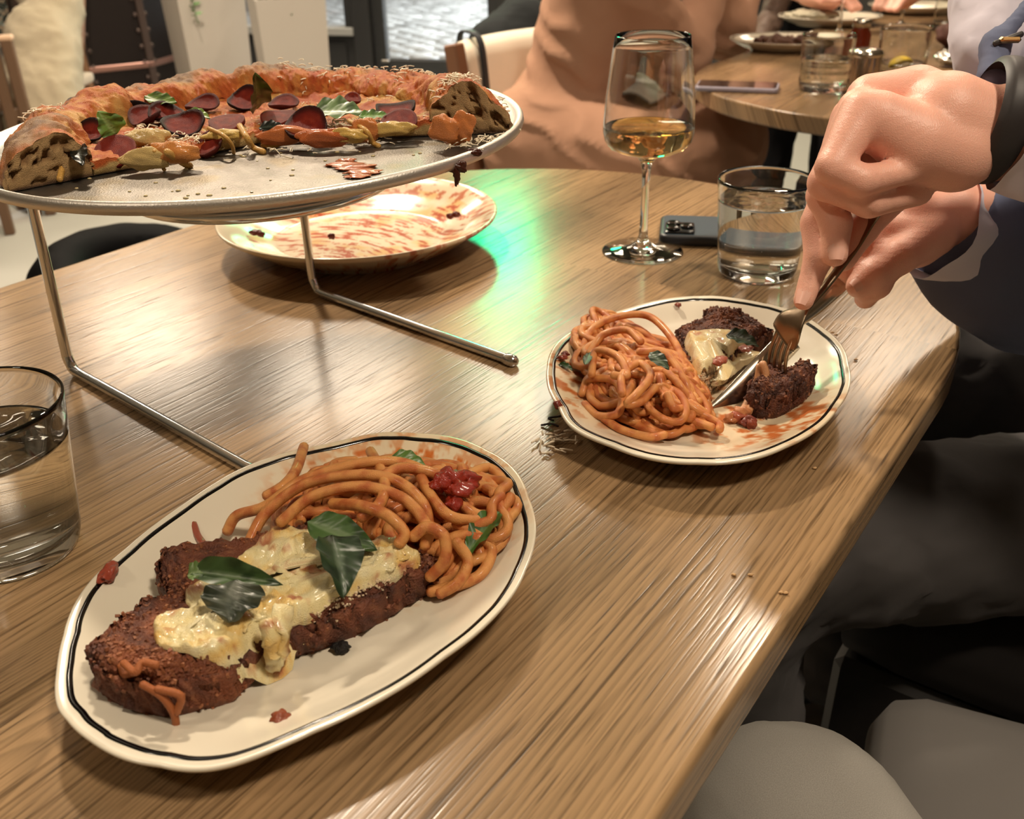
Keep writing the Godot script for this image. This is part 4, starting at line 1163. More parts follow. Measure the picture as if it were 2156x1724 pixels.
func diner_in_black(skin_m: Material):
	var o := thing("person", "person in black top with forearms on the far table edge", "person")
	var c := Vector3(0.9341, 0.8533, -3.2334); c.y = 0.55
	var f := (Vector3(0.75, 0.55, -1.9) - c); f.y = 0; f = f.normalized()
	var s := f.cross(Vector3.UP).normalized()
	var chest := c + Vector3(0, 0.42, 0); var sh := c + Vector3(0, 0.55, 0); var neck := sh + Vector3(0, 0.08, 0)
	var e1 := Vector3(0.6845, 0.8993, -2.9962); var w1 := Vector3(0.8414, 0.8225, -2.8399)
	var e2 := Vector3(1.3829, 0.9329, -3.0489); var w2 := Vector3(1.0698, 0.8479, -2.6599)
	var knee := c + f * 0.4
	var bones := [[c - s * 0.09, c + s * 0.09, 0.11, 0.11], [c, chest, 0.11, 0.12], [chest, sh, 0.12, 0.08], [sh - s * 0.17, sh + s * 0.17, 0.05, 0.05], [sh - s * 0.17, e1, 0.046, 0.036], [e1, w1, 0.036, 0.027], [sh + s * 0.17, e2, 0.046, 0.036], [e2, w2, 0.036, 0.027],
		[c - s * 0.09, knee - s * 0.09, 0.08, 0.05], [c + s * 0.09, knee + s * 0.09, 0.08, 0.05], [knee - s * 0.09, knee - s * 0.09 - Vector3(0, 0.5, 0), 0.05, 0.034], [knee + s * 0.09, knee + s * 0.09 - Vector3(0, 0.5, 0), 0.05, 0.034]]
	bones += head_bones(neck, f, Vector3.UP)
	var mb := MB.new(); skin(mb, bones, 0.015, 0.014)
	for e in [[w1, Vector3(0.906, 0.8162, -2.7907), e1], [w2, Vector3(0.9933, 0.835, -2.5957), e2]]:
		var a: Vector3 = e[0]; var b: Vector3 = e[1]; var d := (b - a).normalized(); var u := Vector3.UP; var w := d.cross(u).normalized()
		var hb := hand_bones([a, a + d * 0.06], [0.028, 0.036])
		for k in 4: hb += hand_bones([a + d * 0.08 + w * (0.033 - k * 0.022), a + d * (0.12 - 0.006 * absf(k - 1.5)) + w * (0.035 - k * 0.022) + u * 0.004, a + d * 0.14 + w * (0.03 - k * 0.02) - u * 0.018], [0.011, 0.0095, 0.008])
		hb += hand_bones([a + d * 0.03 + w * 0.03, a + d * 0.07 + w * 0.055, a + d * 0.10 + w * 0.05], [0.015, 0.012, 0.009])
		skin(mb, hb, 0.006, 0.004)
	part(o, "body", mb.smooth(), skin_m)
	var tb := [[c - s * 0.1, c + s * 0.1, 0.135, 0.135], [c, chest, 0.13, 0.14], [chest, sh, 0.14, 0.095], [sh - s * 0.17, sh + s * 0.17, 0.065, 0.065], [sh - s * 0.17, sh.lerp(e1, 0.6) - s * 0.07, 0.066, 0.056], [sh + s * 0.17, sh.lerp(e2, 0.6) + s * 0.07, 0.066, 0.056]]
	part(o, "top", skin_mesh(tb, 0.014, 0.018, 0.006, 12.0), m_cloth("black_top", Color(0.09, 0.09, 0.095)), "plain black top")
	part(o, "trousers", skin_mesh([[c - s * 0.09, knee - s * 0.09, 0.1, 0.075], [c + s * 0.09, knee + s * 0.09, 0.1, 0.075], [knee - s * 0.09, knee - s * 0.09 - Vector3(0, 0.45, 0), 0.07, 0.055], [knee + s * 0.09, knee + s * 0.09 - Vector3(0, 0.45, 0), 0.07, 0.055], [c - s * 0.1, c + s * 0.1, 0.13, 0.13]], 0.015, 0.018, 0.005, 12.0), m_cloth("black_trousers", Color(0.1, 0.1, 0.11)))
	part(o, "hair", skin_mesh([[neck + Vector3(0, 0.2, 0) - f * 0.02, neck + Vector3(0, 0.12, 0) - f * 0.06, 0.095, 0.08], [neck + Vector3(0, 0.1, 0) - f * 0.06 - s * 0.06, Vector3(0.7646, 0.6981, -2.9541), 0.06, 0.035]], 0.014, 0.014, 0.006, 30.0), m_plain("hair_ash", Color(0.42, 0.34, 0.29), 0.6))

func jeans_leg():
	var o := thing("person", "seated person's leg in light grey jeans beside the table", "person")
	var hip := Vector3(0.31, 0.55, 0.14); var knee := Vector3(0.175, 0.552, -0.398)
	var hip2 := Vector3(0.10, 0.53, 0.18); var knee2 := Vector3(-0.10, 0.535, -0.20)
	var b := [[hip, hip2, 0.10, 0.10], [hip, knee, 0.07, 0.045], [hip2, knee2, 0.07, 0.045], [knee, Vector3(0.16, 0.08, -0.36), 0.045, 0.034], [knee2, Vector3(-0.1, 0.08, -0.18), 0.045, 0.034], [Vector3(0.16, 0.05, -0.36), Vector3(0.10, 0.03, -0.5), 0.035, 0.03], [Vector3(-0.1, 0.05, -0.18), Vector3(-0.16, 0.03, -0.32), 0.035, 0.03]]
	part(o, "body", skin_mesh(b, 0.014, 0.014), mats["skin"])
	var jm := m_cloth("grey_denim", Color(0.70, 0.685, 0.655), 0.006, 0.05)
	jm.albedo_texture = tex.denim; jm.uv1_scale = Vector3.ONE / 0.05
	part(o, "jeans", skin_mesh([[hip, knee, 0.092, 0.067], [hip2, knee2, 0.092, 0.066], [hip, hip2, 0.12, 0.12], [knee, Vector3(0.165, 0.10, -0.37), 0.064, 0.058], [knee2, Vector3(-0.1, 0.10, -0.19), 0.064, 0.058]], 0.009, 0.016, 0.003, 18.0), jm, "light grey denim jeans")
	var sm := MB.new()
	var ax := (knee - hip)
	var sp := []
	for k in 9:
		var t := 0.3 + 0.75 * k / 8
		var r := lerpf(0.092, 0.064, t) + 0.002
		sp.append(hip + ax * t + (Vector3(0.78, 0.62, 0.1) * r))
	sm.tube(spline(sp, 40), 0.0022, 6)
	part(o, "seam", sm.smooth(), m_cloth("denim_seam", Color(0.78, 0.765, 0.73), 0.004, 0.04))
	for e in [[Vector3(0.16, 0.05, -0.36), Vector3(0.10, 0.04, -0.52), 0.046, 0.038], [Vector3(-0.1, 0.05, -0.18), Vector3(-0.16, 0.04, -0.34), 0.046, 0.038]]: part(o, "shoe", skin_mesh([e], 0.012, 0.01), m_plain("shoe_black", Color(0.08, 0.08, 0.08), 0.4))

# ---------------------------------------------------------------- platters
const NEAR_C := Vector3(-0.1083, 0.75, -0.4169)
const NEAR_A := 2.1172
const RIGHT_C := Vector3(0.1428, 0.75, -0.6471)
const RIGHT_A := 2.0126

func plate_profile(s: float) -> float:
	# height of the eating surface over the table at the fraction s of the rim's radius
	return 0.0062 + 0.0055 * smoothstep(0.58, 0.76, s) + 0.0138 * smoothstep(0.70, 1.02, s)

func on_plate(p: Vector3, c: Vector3, ang: float, a: float, b: float) -> float:
	var d := p - c
	var x := (d.x * cos(ang) + d.z * sin(ang)) / a; var y := (-d.x * sin(ang) + d.z * cos(ang)) / b
	return c.y + plate_profile(sqrt(x * x + y * y))

func near_y(p: Vector3) -> float: return on_plate(p, NEAR_C, NEAR_A, 0.1472, 0.1079)
func right_y(p: Vector3) -> float: return on_plate(p, RIGHT_C, RIGHT_A, 0.1436, 0.1111)

# an oval plate whose rim follows the scallops ks (24 factors round the rim); stain gives the glaze's colour at a point
func platter(o: Node3D, ang: float, a: float, b: float, ks: Array, stain: Callable, line := true, nu := 400):
	var rad := func(th: float) -> float:
		if ks.is_empty(): return 1.0
		var n := ks.size(); var t := fposmod(th, TAU) / TAU * n
		var k := int(t) % n; var f := t - int(t)
		return 1.0 + 1.05 * cubic_interpolate(ks[k], ks[(k + 1) % n], ks[(k - 1 + n) % n], ks[(k + 2) % n], f) + 0.009 * (absf(cos(th * 6.0 + 0.4)) - 0.64)
	var e1 := Vector3(cos(ang), 0, sin(ang)); var e2 := Vector3(-sin(ang), 0, cos(ang))
	var prof := []
	for i in 62:
		var s := 0.985 * i / 61.0
		prof.append([s, plate_profile(s)])
	prof += [[0.993, 0.0251], [0.999, 0.0248], [1.0, 0.0238], [0.996, 0.0226], [0.97, 0.0205], [0.88, 0.0145], [0.78, 0.0075], [0.66, 0.0032], [0.64, 0.0], [0.60, 0.0], [0.585, 0.0032], [0.0, 0.0032]]
	var p := PackedVector3Array(); var cols := PackedColorArray()
	var kk := PackedFloat32Array()
	for i in nu: kk.append(rad.call(TAU * i / nu))
	for q in prof:
		var s: float = q[0]
		for i in nu:
			var th := TAU * i / nu
			var k := lerpf(1.0, kk[i], smoothstep(0.55, 0.95, s))
			var pos := e1 * (a * s * k * cos(th)) + e2 * (b * s * k * sin(th)) + Vector3(0, q[1], 0)
			p.append(pos); cols.append(stain.call(o.position + pos, s))
	var mb := MB.new(); mb.grid(p, nu, prof.size(), true, false, cols)
	part(o, "dish", mb.smooth(), m_vert("glaze", 0.16, "", 0, 0, 0.4))
	if line:
		p = PackedVector3Array()
		for q in [[0.940, -0.0004], [0.943, 0.0004], [0.952, 0.0005], [0.961, 0.0004], [0.964, -0.0004]]:
			var s: float = q[0]
			for i in nu:
				var th := TAU * i / nu
				var wob := 0.003 * nz.get_noise_1d(i * 0.08)
				var s2 := s + wob
				p.append(e1 * (a * s2 * kk[i] * cos(th)) + e2 * (b * s2 * kk[i] * sin(th)) + Vector3(0, plate_profile(s2) + q[1], 0))
		var lb := MB.new(); lb.grid(p, nu, 5, true)
		part(o, "rim_line", lb.smooth(false), m_plain("black_glaze", Color(0.012, 0.014, 0.018), 0.12), "thin black line round the rim")

func platters():
	var cream := Color(0.86, 0.83, 0.755)
	var n := thing("platter", "near oval white platter with black rim line, biggest cutlet on it", "plate", NEAR_C, 0.0, "oval platters")
	var sp := Vector3(-0.0707, 0.77, -0.4863)
	platter(n, NEAR_A, 0.1472, 0.1079, [-0.0050, 0.0039, -0.0165, -0.0035, 0.0074, -0.0111, -0.0137, 0.0253, 0.0088, -0.0185, 0.0026, -0.0058, -0.0073, -0.0037, -0.0043, -0.0013, 0.0131, 0.0227, 0.0027, -0.0214, -0.0303, -0.0116, 0.0262, 0.0109], func(q: Vector3, s: float) -> Color:
		var d := Vector2(q.x - sp.x, q.z - sp.z).length()
		var v := nz2.get_noise_3d(q.x * 55, 3.0, q.z * 70) + 0.25 * nz.get_noise_3d(q.x * 260, 1.0, q.z * 260)
		var w := smoothstep(0.10, 0.055, d) * smoothstep(-0.02, 0.28, v) * (1.0 if s < 0.9 else 0.5)
		var oil := smoothstep(0.11, 0.06, d) * 0.22
		return cream.lerp(Color(0.83, 0.66, 0.40), oil).lerp(Color(0.72, 0.34, 0.12), w * 0.85))
	var r := thing("platter", "oval white platter with black rim line, under the knife and fork", "plate", RIGHT_C, 0.0, "oval platters")
	var s1 := Vector3(0.0918, 0.765, -0.6431); var s2 := Vector3(0.1773, 0.76, -0.5891)
	platter(r, RIGHT_A, 0.1436, 0.1111, [-0.0046, -0.0102, 0.0001, -0.0204, -0.0106, 0.0164, 0.0300, 0.0086, -0.0258, -0.0204, -0.0072, 0.0053, -0.0076, 0.0040, 0.0136, 0.0080, 0.0028, -0.0094, -0.0128, -0.0128, -0.0056, 0.0109, 0.0178, 0.0100], func(q: Vector3, s: float) -> Color:
		var d := minf(Vector2(q.x - s1.x, q.z - s1.z).length() - 0.02, Vector2(q.x - s2.x, q.z - s2.z).length())
		var v := nz2.get_noise_3d(q.x * 50, 8.0, q.z * 65)
		var w := smoothstep(0.075, 0.03, d) * smoothstep(0.0, 0.3, v)
		return cream.lerp(Color(0.80, 0.62, 0.38), smoothstep(0.08, 0.04, d) * 0.28).lerp(Color(0.66, 0.30, 0.11), w * 0.8))
	# the dirty round plate behind
	var bc := Vector3(-0.165, 0.75, -1.022)
	var b := thing("dirty_plate", "round white plate smeared with red sauce behind the pizza pan", "plate", bc)
	b.scale = Vector3(1, 1.45, 1)
	platter(b, 0.0, 0.153, 0.153, [], func(q: Vector3, s: float) -> Color:
		var g := q - bc
		var a := 0.5 + 0.4 * sin(g.x * 14.0)
		var x := g.x * cos(a) + g.z * sin(a); var z := -g.x * sin(a) + g.z * cos(a)
		var v := nz2.get_noise_3d(x * 26, 5.0, z * 110) + 0.35 * nz2.get_noise_3d(x * 90, 1.0, z * 220)
		var base := Color(0.88, 0.82, 0.71)
		var w := smoothstep(0.02, 0.33, v) * smoothstep(1.02, 0.9, s)
		if s > 0.8: w = smoothstep(0.0, 0.25, nz2.get_noise_3d(q.x * 40, 2.0, q.z * 90)) * 0.7 * smoothstep(-0.05, 0.05, g.x)
		var oil := smoothstep(-0.1, 0.35, nz2.get_noise_3d(q.x * 14, 9.0, q.z * 14)) * (1.0 if s < 0.85 else 0.2)
		return base.lerp(Color(0.85, 0.58, 0.22), oil * 0.45).lerp(Color(0.66, 0.25, 0.15), w * 0.9), false, 520)
	# a few burnt bits and sauce dabs on it
	var bits := MB.new()
	for e in [[Vector3(-0.2678, 0.772, -0.9703), 0.006], [Vector3(-0.2602, 0.772, -0.9637), 0.004], [Vector3(-0.0577, 0.772, -1.0182), 0.005], [Vector3(-0.0637, 0.772, -1.0118), 0.004], [Vector3(-0.1856, 0.77, -0.9602), 0.004]]:
		blob_into(bits, e[0] - bc, Vector3(e[1], 0.0022, e[1] * 0.7), Color(0.36, 0.10, 0.05), 0.3)
	part(b, "sauce_bits", bits.smooth(), m_vert("sauce", 0.35))

func blob_into(mb: MB, c: Vector3, r: Vector3, col: Color, rough := 0.25, n := 10):
	var p := PackedVector3Array(); var cols := PackedColorArray()
	for j in n + 1:
		var la := PI * j / n
		for i in n * 2:
			var lo := TAU * i / (n * 2)
			var d := Vector3(sin(la) * cos(lo), cos(la), sin(la) * sin(lo))
			var k := 1.0 + rough * nz.get_noise_3dv(d * 1.1 + c * 300.0)
			p.append(c + d * r * k); cols.append(col)
	mb.grid(p, n * 2, n + 1, true, false, cols)

# ---------------------------------------------------------------- pasta
func noodle_path(c: Vector3, A: Vector3, B: Vector3, H: float, level: float, len: float, start: Vector2, head: float, curv: float, off: float, floor_y: Callable, sd: float, r: float) -> PackedVector3Array:
	var pts := PackedVector3Array()
	var n := 44
	var la := A.length(); var lb := B.length()
	var ua := A / la; var ub := B / lb
	var q := Vector2(start.x * la, start.y * lb)
	var h := head
	var step := len / n
	for i in n:
		var e := Vector2(q.x / la, q.y / lb)
		var rr := e.length()
		var side := Vector2(-sin(h), cos(h)) * off
		var g := q + side
		var w := c + ua * g.x + ub * g.y
		var e2 := Vector2(g.x / la, g.y / lb).length()
		var hill := H * pow(maxf(0.0, 1.0 - e2 * e2 * 0.85), 0.7)
		w.y = floor_y.call(w) + r + hill * level + 0.0035 * nz.get_noise_2d(sd * 7.3 + i * 0.11, sd) * (0.4 + level)
		pts.append(w)
		h += curv * step + nz.get_noise_2d(i * 0.055 + sd * 3.1, 20.0) * 30.0 * step
		if rr > 0.86:
			var inward := (-q).angle()
			h += wrapf(inward - h, -PI, PI) * 0.28
		q += Vector2(cos(h), sin(h)) * step
	return spline(Array(pts), 56)

func pasta(o: Node3D, c: Vector3, A: Vector3, B: Vector3, H: float, bundles: int, r: float, floor_y: Callable, bias: float):
	for k in bundles:
		var level := pow(float(k + 1) / bundles, 0.8)
		var a := rng.randf() * TAU; var rad := sqrt(rng.randf()) * (0.8 if k > bundles / 3 else 0.9)
		var st := Vector2(cos(a), sin(a)) * rad
		var head := bias + rng.randfn() * 0.8 + (PI if rng.randf() < 0.5 else 0.0)
		var curv := rng.randf_range(18.0, 62.0) * (1.0 if rng.randf() < 0.55 else -1.0)
		if k % 4 == 3: curv *= 1.5
		var len := rng.randf_range(0.10, 0.19)
		var count := rng.randi_range(1, 3)
		for j in count:
			var t := rng.randf()
			var col := Color(0.85, 0.575, 0.32).lerp(Color(0.74, 0.40, 0.19), t * 0.75)
			var pts := noodle_path(c, A, B, H, level, len * rng.randf_range(0.85, 1.1), st, head, curv, (j - (count - 1) * 0.5) * r * 2.05, floor_y, k * 1.7 + j * 0.13, r)
			noodle(o, pts, r * rng.randf_range(0.93, 1.06), col)

func noodle(o: Node3D, pts: PackedVector3Array, r: float, col: Color):
	var mb := MB.new()
	mb.tube(pts, r, 9, false, col)
	# the sauce clings unevenly
	var sd := rng.randf() * 50
	for i in mb.v.size():
		var v := nz2.get_noise_3dv(mb.v[i] * 90.0 + Vector3(sd, 0, 0))
		mb.c[i] = col.lerp(Color(0.66, 0.30, 0.13), clampf(v * 1.7, 0.0, 0.7)).lerp(Color(0.90, 0.66, 0.38), clampf(-v * 1.1, 0.0, 0.5))
	for i in pts.size(): pass
	part(o, "noodle", mb.smooth(), m_vert("pasta", 0.38, "grain", 0.008, 0.04, 0.15))

# ---------------------------------------------------------------- breaded cutlets: closed outlines in plan, rounded or lipped on top
func outline(pts: Array, n: int, amp: float, sd: float) -> PackedVector2Array:
	var sp := spline(pts, n, true)
	var out := PackedVector2Array()
	for q in sp: out.append(Vector2(q.x, q.z) + Vector2(nz2.get_noise_3d(q.x * 60, sd, q.z * 60), nz2.get_noise_3d(q.x * 60, sd + 9, q.z * 60)) * amp)
	return out

func edge_dist(p: Vector2, poly: PackedVector2Array) -> float:
	var best := 1e9
	var n := poly.size()
	for i in n:
		var a := poly[i]; var d := poly[(i + 1) % n] - a
		var t := clampf((p - a).dot(d) / maxf(d.length_squared(), 1e-12), 0.0, 1.0)
		best = minf(best, (p - a - d * t).length_squared())
	return sqrt(best) * (1.0 if Geometry2D.is_point_in_polygon(p, poly) else -1.0)

func to_spine(p: Vector2, spine: Array) -> Vector2:
	var best := 1e9; var res := Vector2.ZERO
	for i in spine.size() - 1:
		var q := Geometry2D.get_closest_point_to_segment(p, spine[i], spine[i + 1])
		if q.distance_squared_to(p) < best: best = q.distance_squared_to(p); res = q
	return res

# the outline's first point is the one nearest the spine's first end, so that the last ring can be closed like a zip
func turned(poly: PackedVector2Array, spine: Array) -> PackedVector2Array:
	var best := 0
	for k in poly.size():
		if poly[k].distance_squared_to(spine[0]) < poly[best].distance_squared_to(spine[0]): best = k
	return poly.slice(best) + poly.slice(0, best)

func zip_up(mb: MB, n: int):
	var s := mb.v.size() - n
	for i in n / 2:
		var a := s + i; var b := s + (i + 1) % n; var c := s + (n - 2 - i + n) % n; var d := s + n - 1 - i
		mb.ix.append_array([a, b, d, b, c, d])

# top: Callable(p, d) -> height; colour: Callable(pos, d, side) -> Color
func slab_food(poly: PackedVector2Array, spine: Array, base: Callable, top: Callable, colour: Callable, rough: float, freq: float, rings := 26) -> MB:
	var mb := MB.new()
	poly = turned(poly, spine)
	var n := poly.size()
	var p := PackedVector3Array(); var cols := PackedColorArray()
	var rows := []
	for k in [0.35, 0.14, 0.05]: rows.append([k, 0])
	for k in [[-0.01, 0.18], [-0.02, 0.4], [-0.015, 0.6], [0.0, 0.78], [0.015, 0.9]]: rows.append([k[0], k[1]])
	for k in rings: rows.append([0.02 + 0.97 * pow(float(k) / (rings - 1), 1.5), 1])
	for row in rows:
		for i in n:
			var s := to_spine(poly[i], spine)
			var q := poly[i].lerp(s, row[0])
			var d := maxf(edge_dist(q, poly), 0.0)
			var b: float = base.call(Vector3(q.x, 0, q.y))
			var h: float = top.call(q, maxf(d, 0.004))
			var y := b
			if row[1] is int and row[1] == 1: y = b + top.call(q, d)
			elif row[1] is float: y = b + h * row[1]
			var pos := Vector3(q.x, y, q.y)
			var out := (poly[i] - s).normalized()
			var dir := (Vector3(out.x, 0.15, out.y) if row[1] is float else Vector3(out.x * 0.3, 1, out.y * 0.3)).normalized()
			if not (row[1] is int and row[1] == 0):
				pos += dir * rough * lerpf(1.0, 0.4, smoothstep(0.006, 0.014, d) if row[1] is int else 0.0) * (nz2.get_noise_3dv(pos * freq) + 0.6 * nz2.get_noise_3dv(pos * freq * 3.1))
			p.append(pos); cols.append(colour.call(pos, d, row[1] is float))
	mb.grid(p, n, rows.size(), true, false, cols)
	zip_up(mb, n)
	return mb

func crust_colour(pos: Vector3, warm := 0.0) -> Color:
	var v := nz2.get_noise_3dv(pos * 70.0); var w := nz.get_noise_3dv(pos * 420.0); var x := nz2.get_noise_3dv(pos * 25.0 + Vector3(5, 5, 5))
	var c := Color(0.42, 0.23, 0.15).lerp(Color(0.25, 0.13, 0.095), clampf(0.45 + v * 1.2 - warm, 0, 1))
	c = c.lerp(Color(0.56, 0.31, 0.17), clampf(x * 0.9 + warm, 0, 0.7))
	return c.lerp(Color(0.74, 0.53, 0.38), clampf(w * 0.6 - 0.08, 0, 0.5))

func cheese_colour(pos: Vector3, d: float) -> Color:
	var v := nz2.get_noise_3dv(pos * 42.0); var w := nz2.get_noise_3dv(pos * 120.0 + Vector3(4, 0, 0))
	var c := Color(0.90, 0.83, 0.60).lerp(Color(0.93, 0.89, 0.73), clampf(w + 0.4, 0, 1))
	c = c.lerp(Color(0.86, 0.66, 0.30), clampf(v * 1.9 - 0.12, 0, 0.65))
	return c.lerp(Color(0.62, 0.30, 0.18), clampf((nz2.get_noise_3dv(pos * 58.0 + Vector3(0, 9, 0)) - 0.22) * 2.6, 0, 0.75))

func v2(a: Vector3) -> Vector2: return Vector2(a.x, a.z)

func basil(o: Node3D, at: Vector3, to: Vector3, wid: float, up: Vector3, fold := 0.5, curl := 0.3, col := Color(0.085, 0.19, 0.07)):
	var x := (to - at); var len := x.length(); x = x / len
	var y := (up - x * up.dot(x)).normalized()
	var mb := MB.new()
	leaf_into(mb, Transform3D(Basis(x, y, x.cross(y)), at), len, wid, fold, curl, col, 22, 14, col.lightened(0.25))
	for i in mb.v.size():
		mb.c[i] = mb.c[i].lerp(Color(0.03, 0.07, 0.035), clampf(nz2.get_noise_3dv(mb.v[i] * 90.0), 0, 0.4))
	var m := m_vert("basil", 0.38)
	m.backlight_enabled = true; m.backlight = Color(0.10, 0.16, 0.05)
	part(o, "basil_leaf", mb.smooth(false), m)

func pasta_and_cutlets():
	# spaghetti on the near platter
	var s1 := thing("spaghetti", "heap of spaghetti in tomato sauce on the near platter", "pasta")
	var a0 := Vector3(-0.1515, 0.765, -0.459); var a1 := Vector3(-0.0059, 0.765, -0.4733); var b0 := Vector3(-0.0861, 0.765, -0.5162); var b1 := Vector3(-0.0439, 0.765, -0.4032)
	var c1 := (a0 + a1 + b0 + b1) / 4.0
	pasta(s1, c1, (a1 - a0) / 2.0, (b1 - b0) / 2.0, 0.027, 46, 0.00315, near_y, 0.25)
	# long strands that sweep over the top, as they lie in the photograph
	for e in [
		[Vector3(-0.1684, 0.768, -0.4532), Vector3(-0.1623, 0.776, -0.4584), Vector3(-0.1448, 0.782, -0.4588), Vector3(-0.1223, 0.795, -0.4659), Vector3(-0.0897, 0.8, -0.4749), Vector3(-0.0651, 0.797, -0.4787), Vector3(-0.0424, 0.79, -0.4705)],
		[Vector3(-0.1501, 0.775, -0.4295), Vector3(-0.1419, 0.785, -0.4472), Vector3(-0.1206, 0.797, -0.4577), Vector3(-0.0926, 0.803, -0.4574), Vector3(-0.0676, 0.803, -0.4515), Vector3(-0.0507, 0.797, -0.436), Vector3(-0.0467, 0.785, -0.4256)],
		[Vector3(-0.1296, 0.79, -0.4305), Vector3(-0.1118, 0.8, -0.4408), Vector3(-0.0847, 0.806, -0.4403), Vector3(-0.0606, 0.802, -0.4336), Vector3(-0.0471, 0.793, -0.419), Vector3(-0.0485, 0.785, -0.4128)],
		[Vector3(-0.1366, 0.778, -0.5323), Vector3(-0.1333, 0.785, -0.4951), Vector3(-0.136, 0.787, -0.4735), Vector3(-0.1465, 0.783, -0.4673)],
		[Vector3(-0.0735, 0.803, -0.4567), Vector3(-0.0633, 0.803, -0.4639), Vector3(-0.0445, 0.797, -0.4649), Vector3(-0.0331, 0.79, -0.4503), Vector3(-0.0197, 0.782, -0.4447), Vector3(-0.0076, 0.777, -0.4611), Vector3(-0.0056, 0.777, -0.4838), Vector3(-0.015, 0.778, -0.5015), Vector3(-0.0278, 0.782, -0.4876)],
		[Vector3(-0.056, 0.797, -0.4705), Vector3(-0.0476, 0.795, -0.4482), Vector3(-0.0364, 0.79, -0.434), Vector3(-0.0222, 0.783, -0.4388), Vector3(-0.0117, 0.778, -0.4501)],
		[Vector3(-0.0543, 0.792, -0.4121), Vector3(-0.0465, 0.797, -0.4135), Vector3(-0.0376, 0.793, -0.4101), Vector3(-0.0379, 0.782, -0.4039), Vector3(-0.046, 0.772, -0.4027)],
		[Vector3(-0.0329, 0.783, -0.4369), Vector3(-0.0195, 0.778, -0.4298), Vector3(-0.013, 0.772, -0.4244), Vector3(-0.0195, 0.767, -0.41), Vector3(-0.035, 0.764, -0.4041), Vector3(-0.0466, 0.762, -0.403)],
		[Vector3(-0.0321, 0.783, -0.4191), Vector3(-0.0258, 0.775, -0.4125), Vector3(-0.0309, 0.768, -0.4031), Vector3(-0.0413, 0.762, -0.4008)],
		[Vector3(-0.0895, 0.787, -0.5097), Vector3(-0.0787, 0.797, -0.474), Vector3(-0.0724, 0.803, -0.4468), Vector3(-0.073, 0.803, -0.428), Vector3(-0.0833, 0.797, -0.4235)],
		[Vector3(-0.1011, 0.797, -0.4378), Vector3(-0.0831, 0.803, -0.4261), Vector3(-0.0681, 0.802, -0.4181), Vector3(-0.0592, 0.795, -0.4124), Vector3(-0.0618, 0.79, -0.4087)]]:
		noodle(s1, spline(e, 60), 0.0033, Color(0.84, 0.56, 0.31))
	basil(s1, Vector3(-0.0732, 0.799, -0.4828), Vector3(-0.0509, 0.797, -0.4782), 0.014, Vector3(0, 1, 0.3), 0.3, 0.3, Color(0.32, 0.44, 0.2))
	basil(s1, Vector3(-0.0083, 0.783, -0.4462), Vector3(-0.0281, 0.782, -0.4139), 0.017, Vector3(-0.3, 1, 0.4), 0.55, 0.4, Color(0.24, 0.37, 0.16))
	var sb := MB.new()
	for e in [[Vector3(-0.0374, 0.797, -0.4621), 0.009], [Vector3(-0.0316, 0.795, -0.4525), 0.008], [Vector3(-0.0268, 0.792, -0.4669), 0.007], [Vector3(-0.0424, 0.798, -0.4533), 0.006], [Vector3(-0.0343, 0.79, -0.4456), 0.005]]:
		blob_into(sb, e[0], Vector3(e[1], 0.005, e[1] * 0.8), Color(0.60, 0.17, 0.09), 0.5)
	part(s1, "sauce", sb.smooth(), m_vert("sauce_wet", 0.2, "grain", 0.01, 0.05, 0.5), "clots of red tomato sauce")
	# spaghetti on the right platter
	var s2 := thing("spaghetti", "heap of spaghetti in tomato sauce on the right platter", "pasta")
	a0 = Vector3(0.0446, 0.768, -0.6724); a1 = Vector3(0.1409, 0.768, -0.635); b0 = Vector3(0.1007, 0.768, -0.7341); b1 = Vector3(0.1036, 0.765, -0.5536)
	c1 = (Vector3(0.0524, 0.768, -0.6763) + Vector3(0.1344, 0.768, -0.6392) + Vector3(0.1047, 0.768, -0.7339) + Vector3(0.099, 0.762, -0.5654)) / 4.0
	pasta(s2, c1, (a1 - a0) / 2.0 * 0.95, (b1 - b0) / 2.0 * 1.0, 0.027, 52, 0.0030, right_y, 1.0)
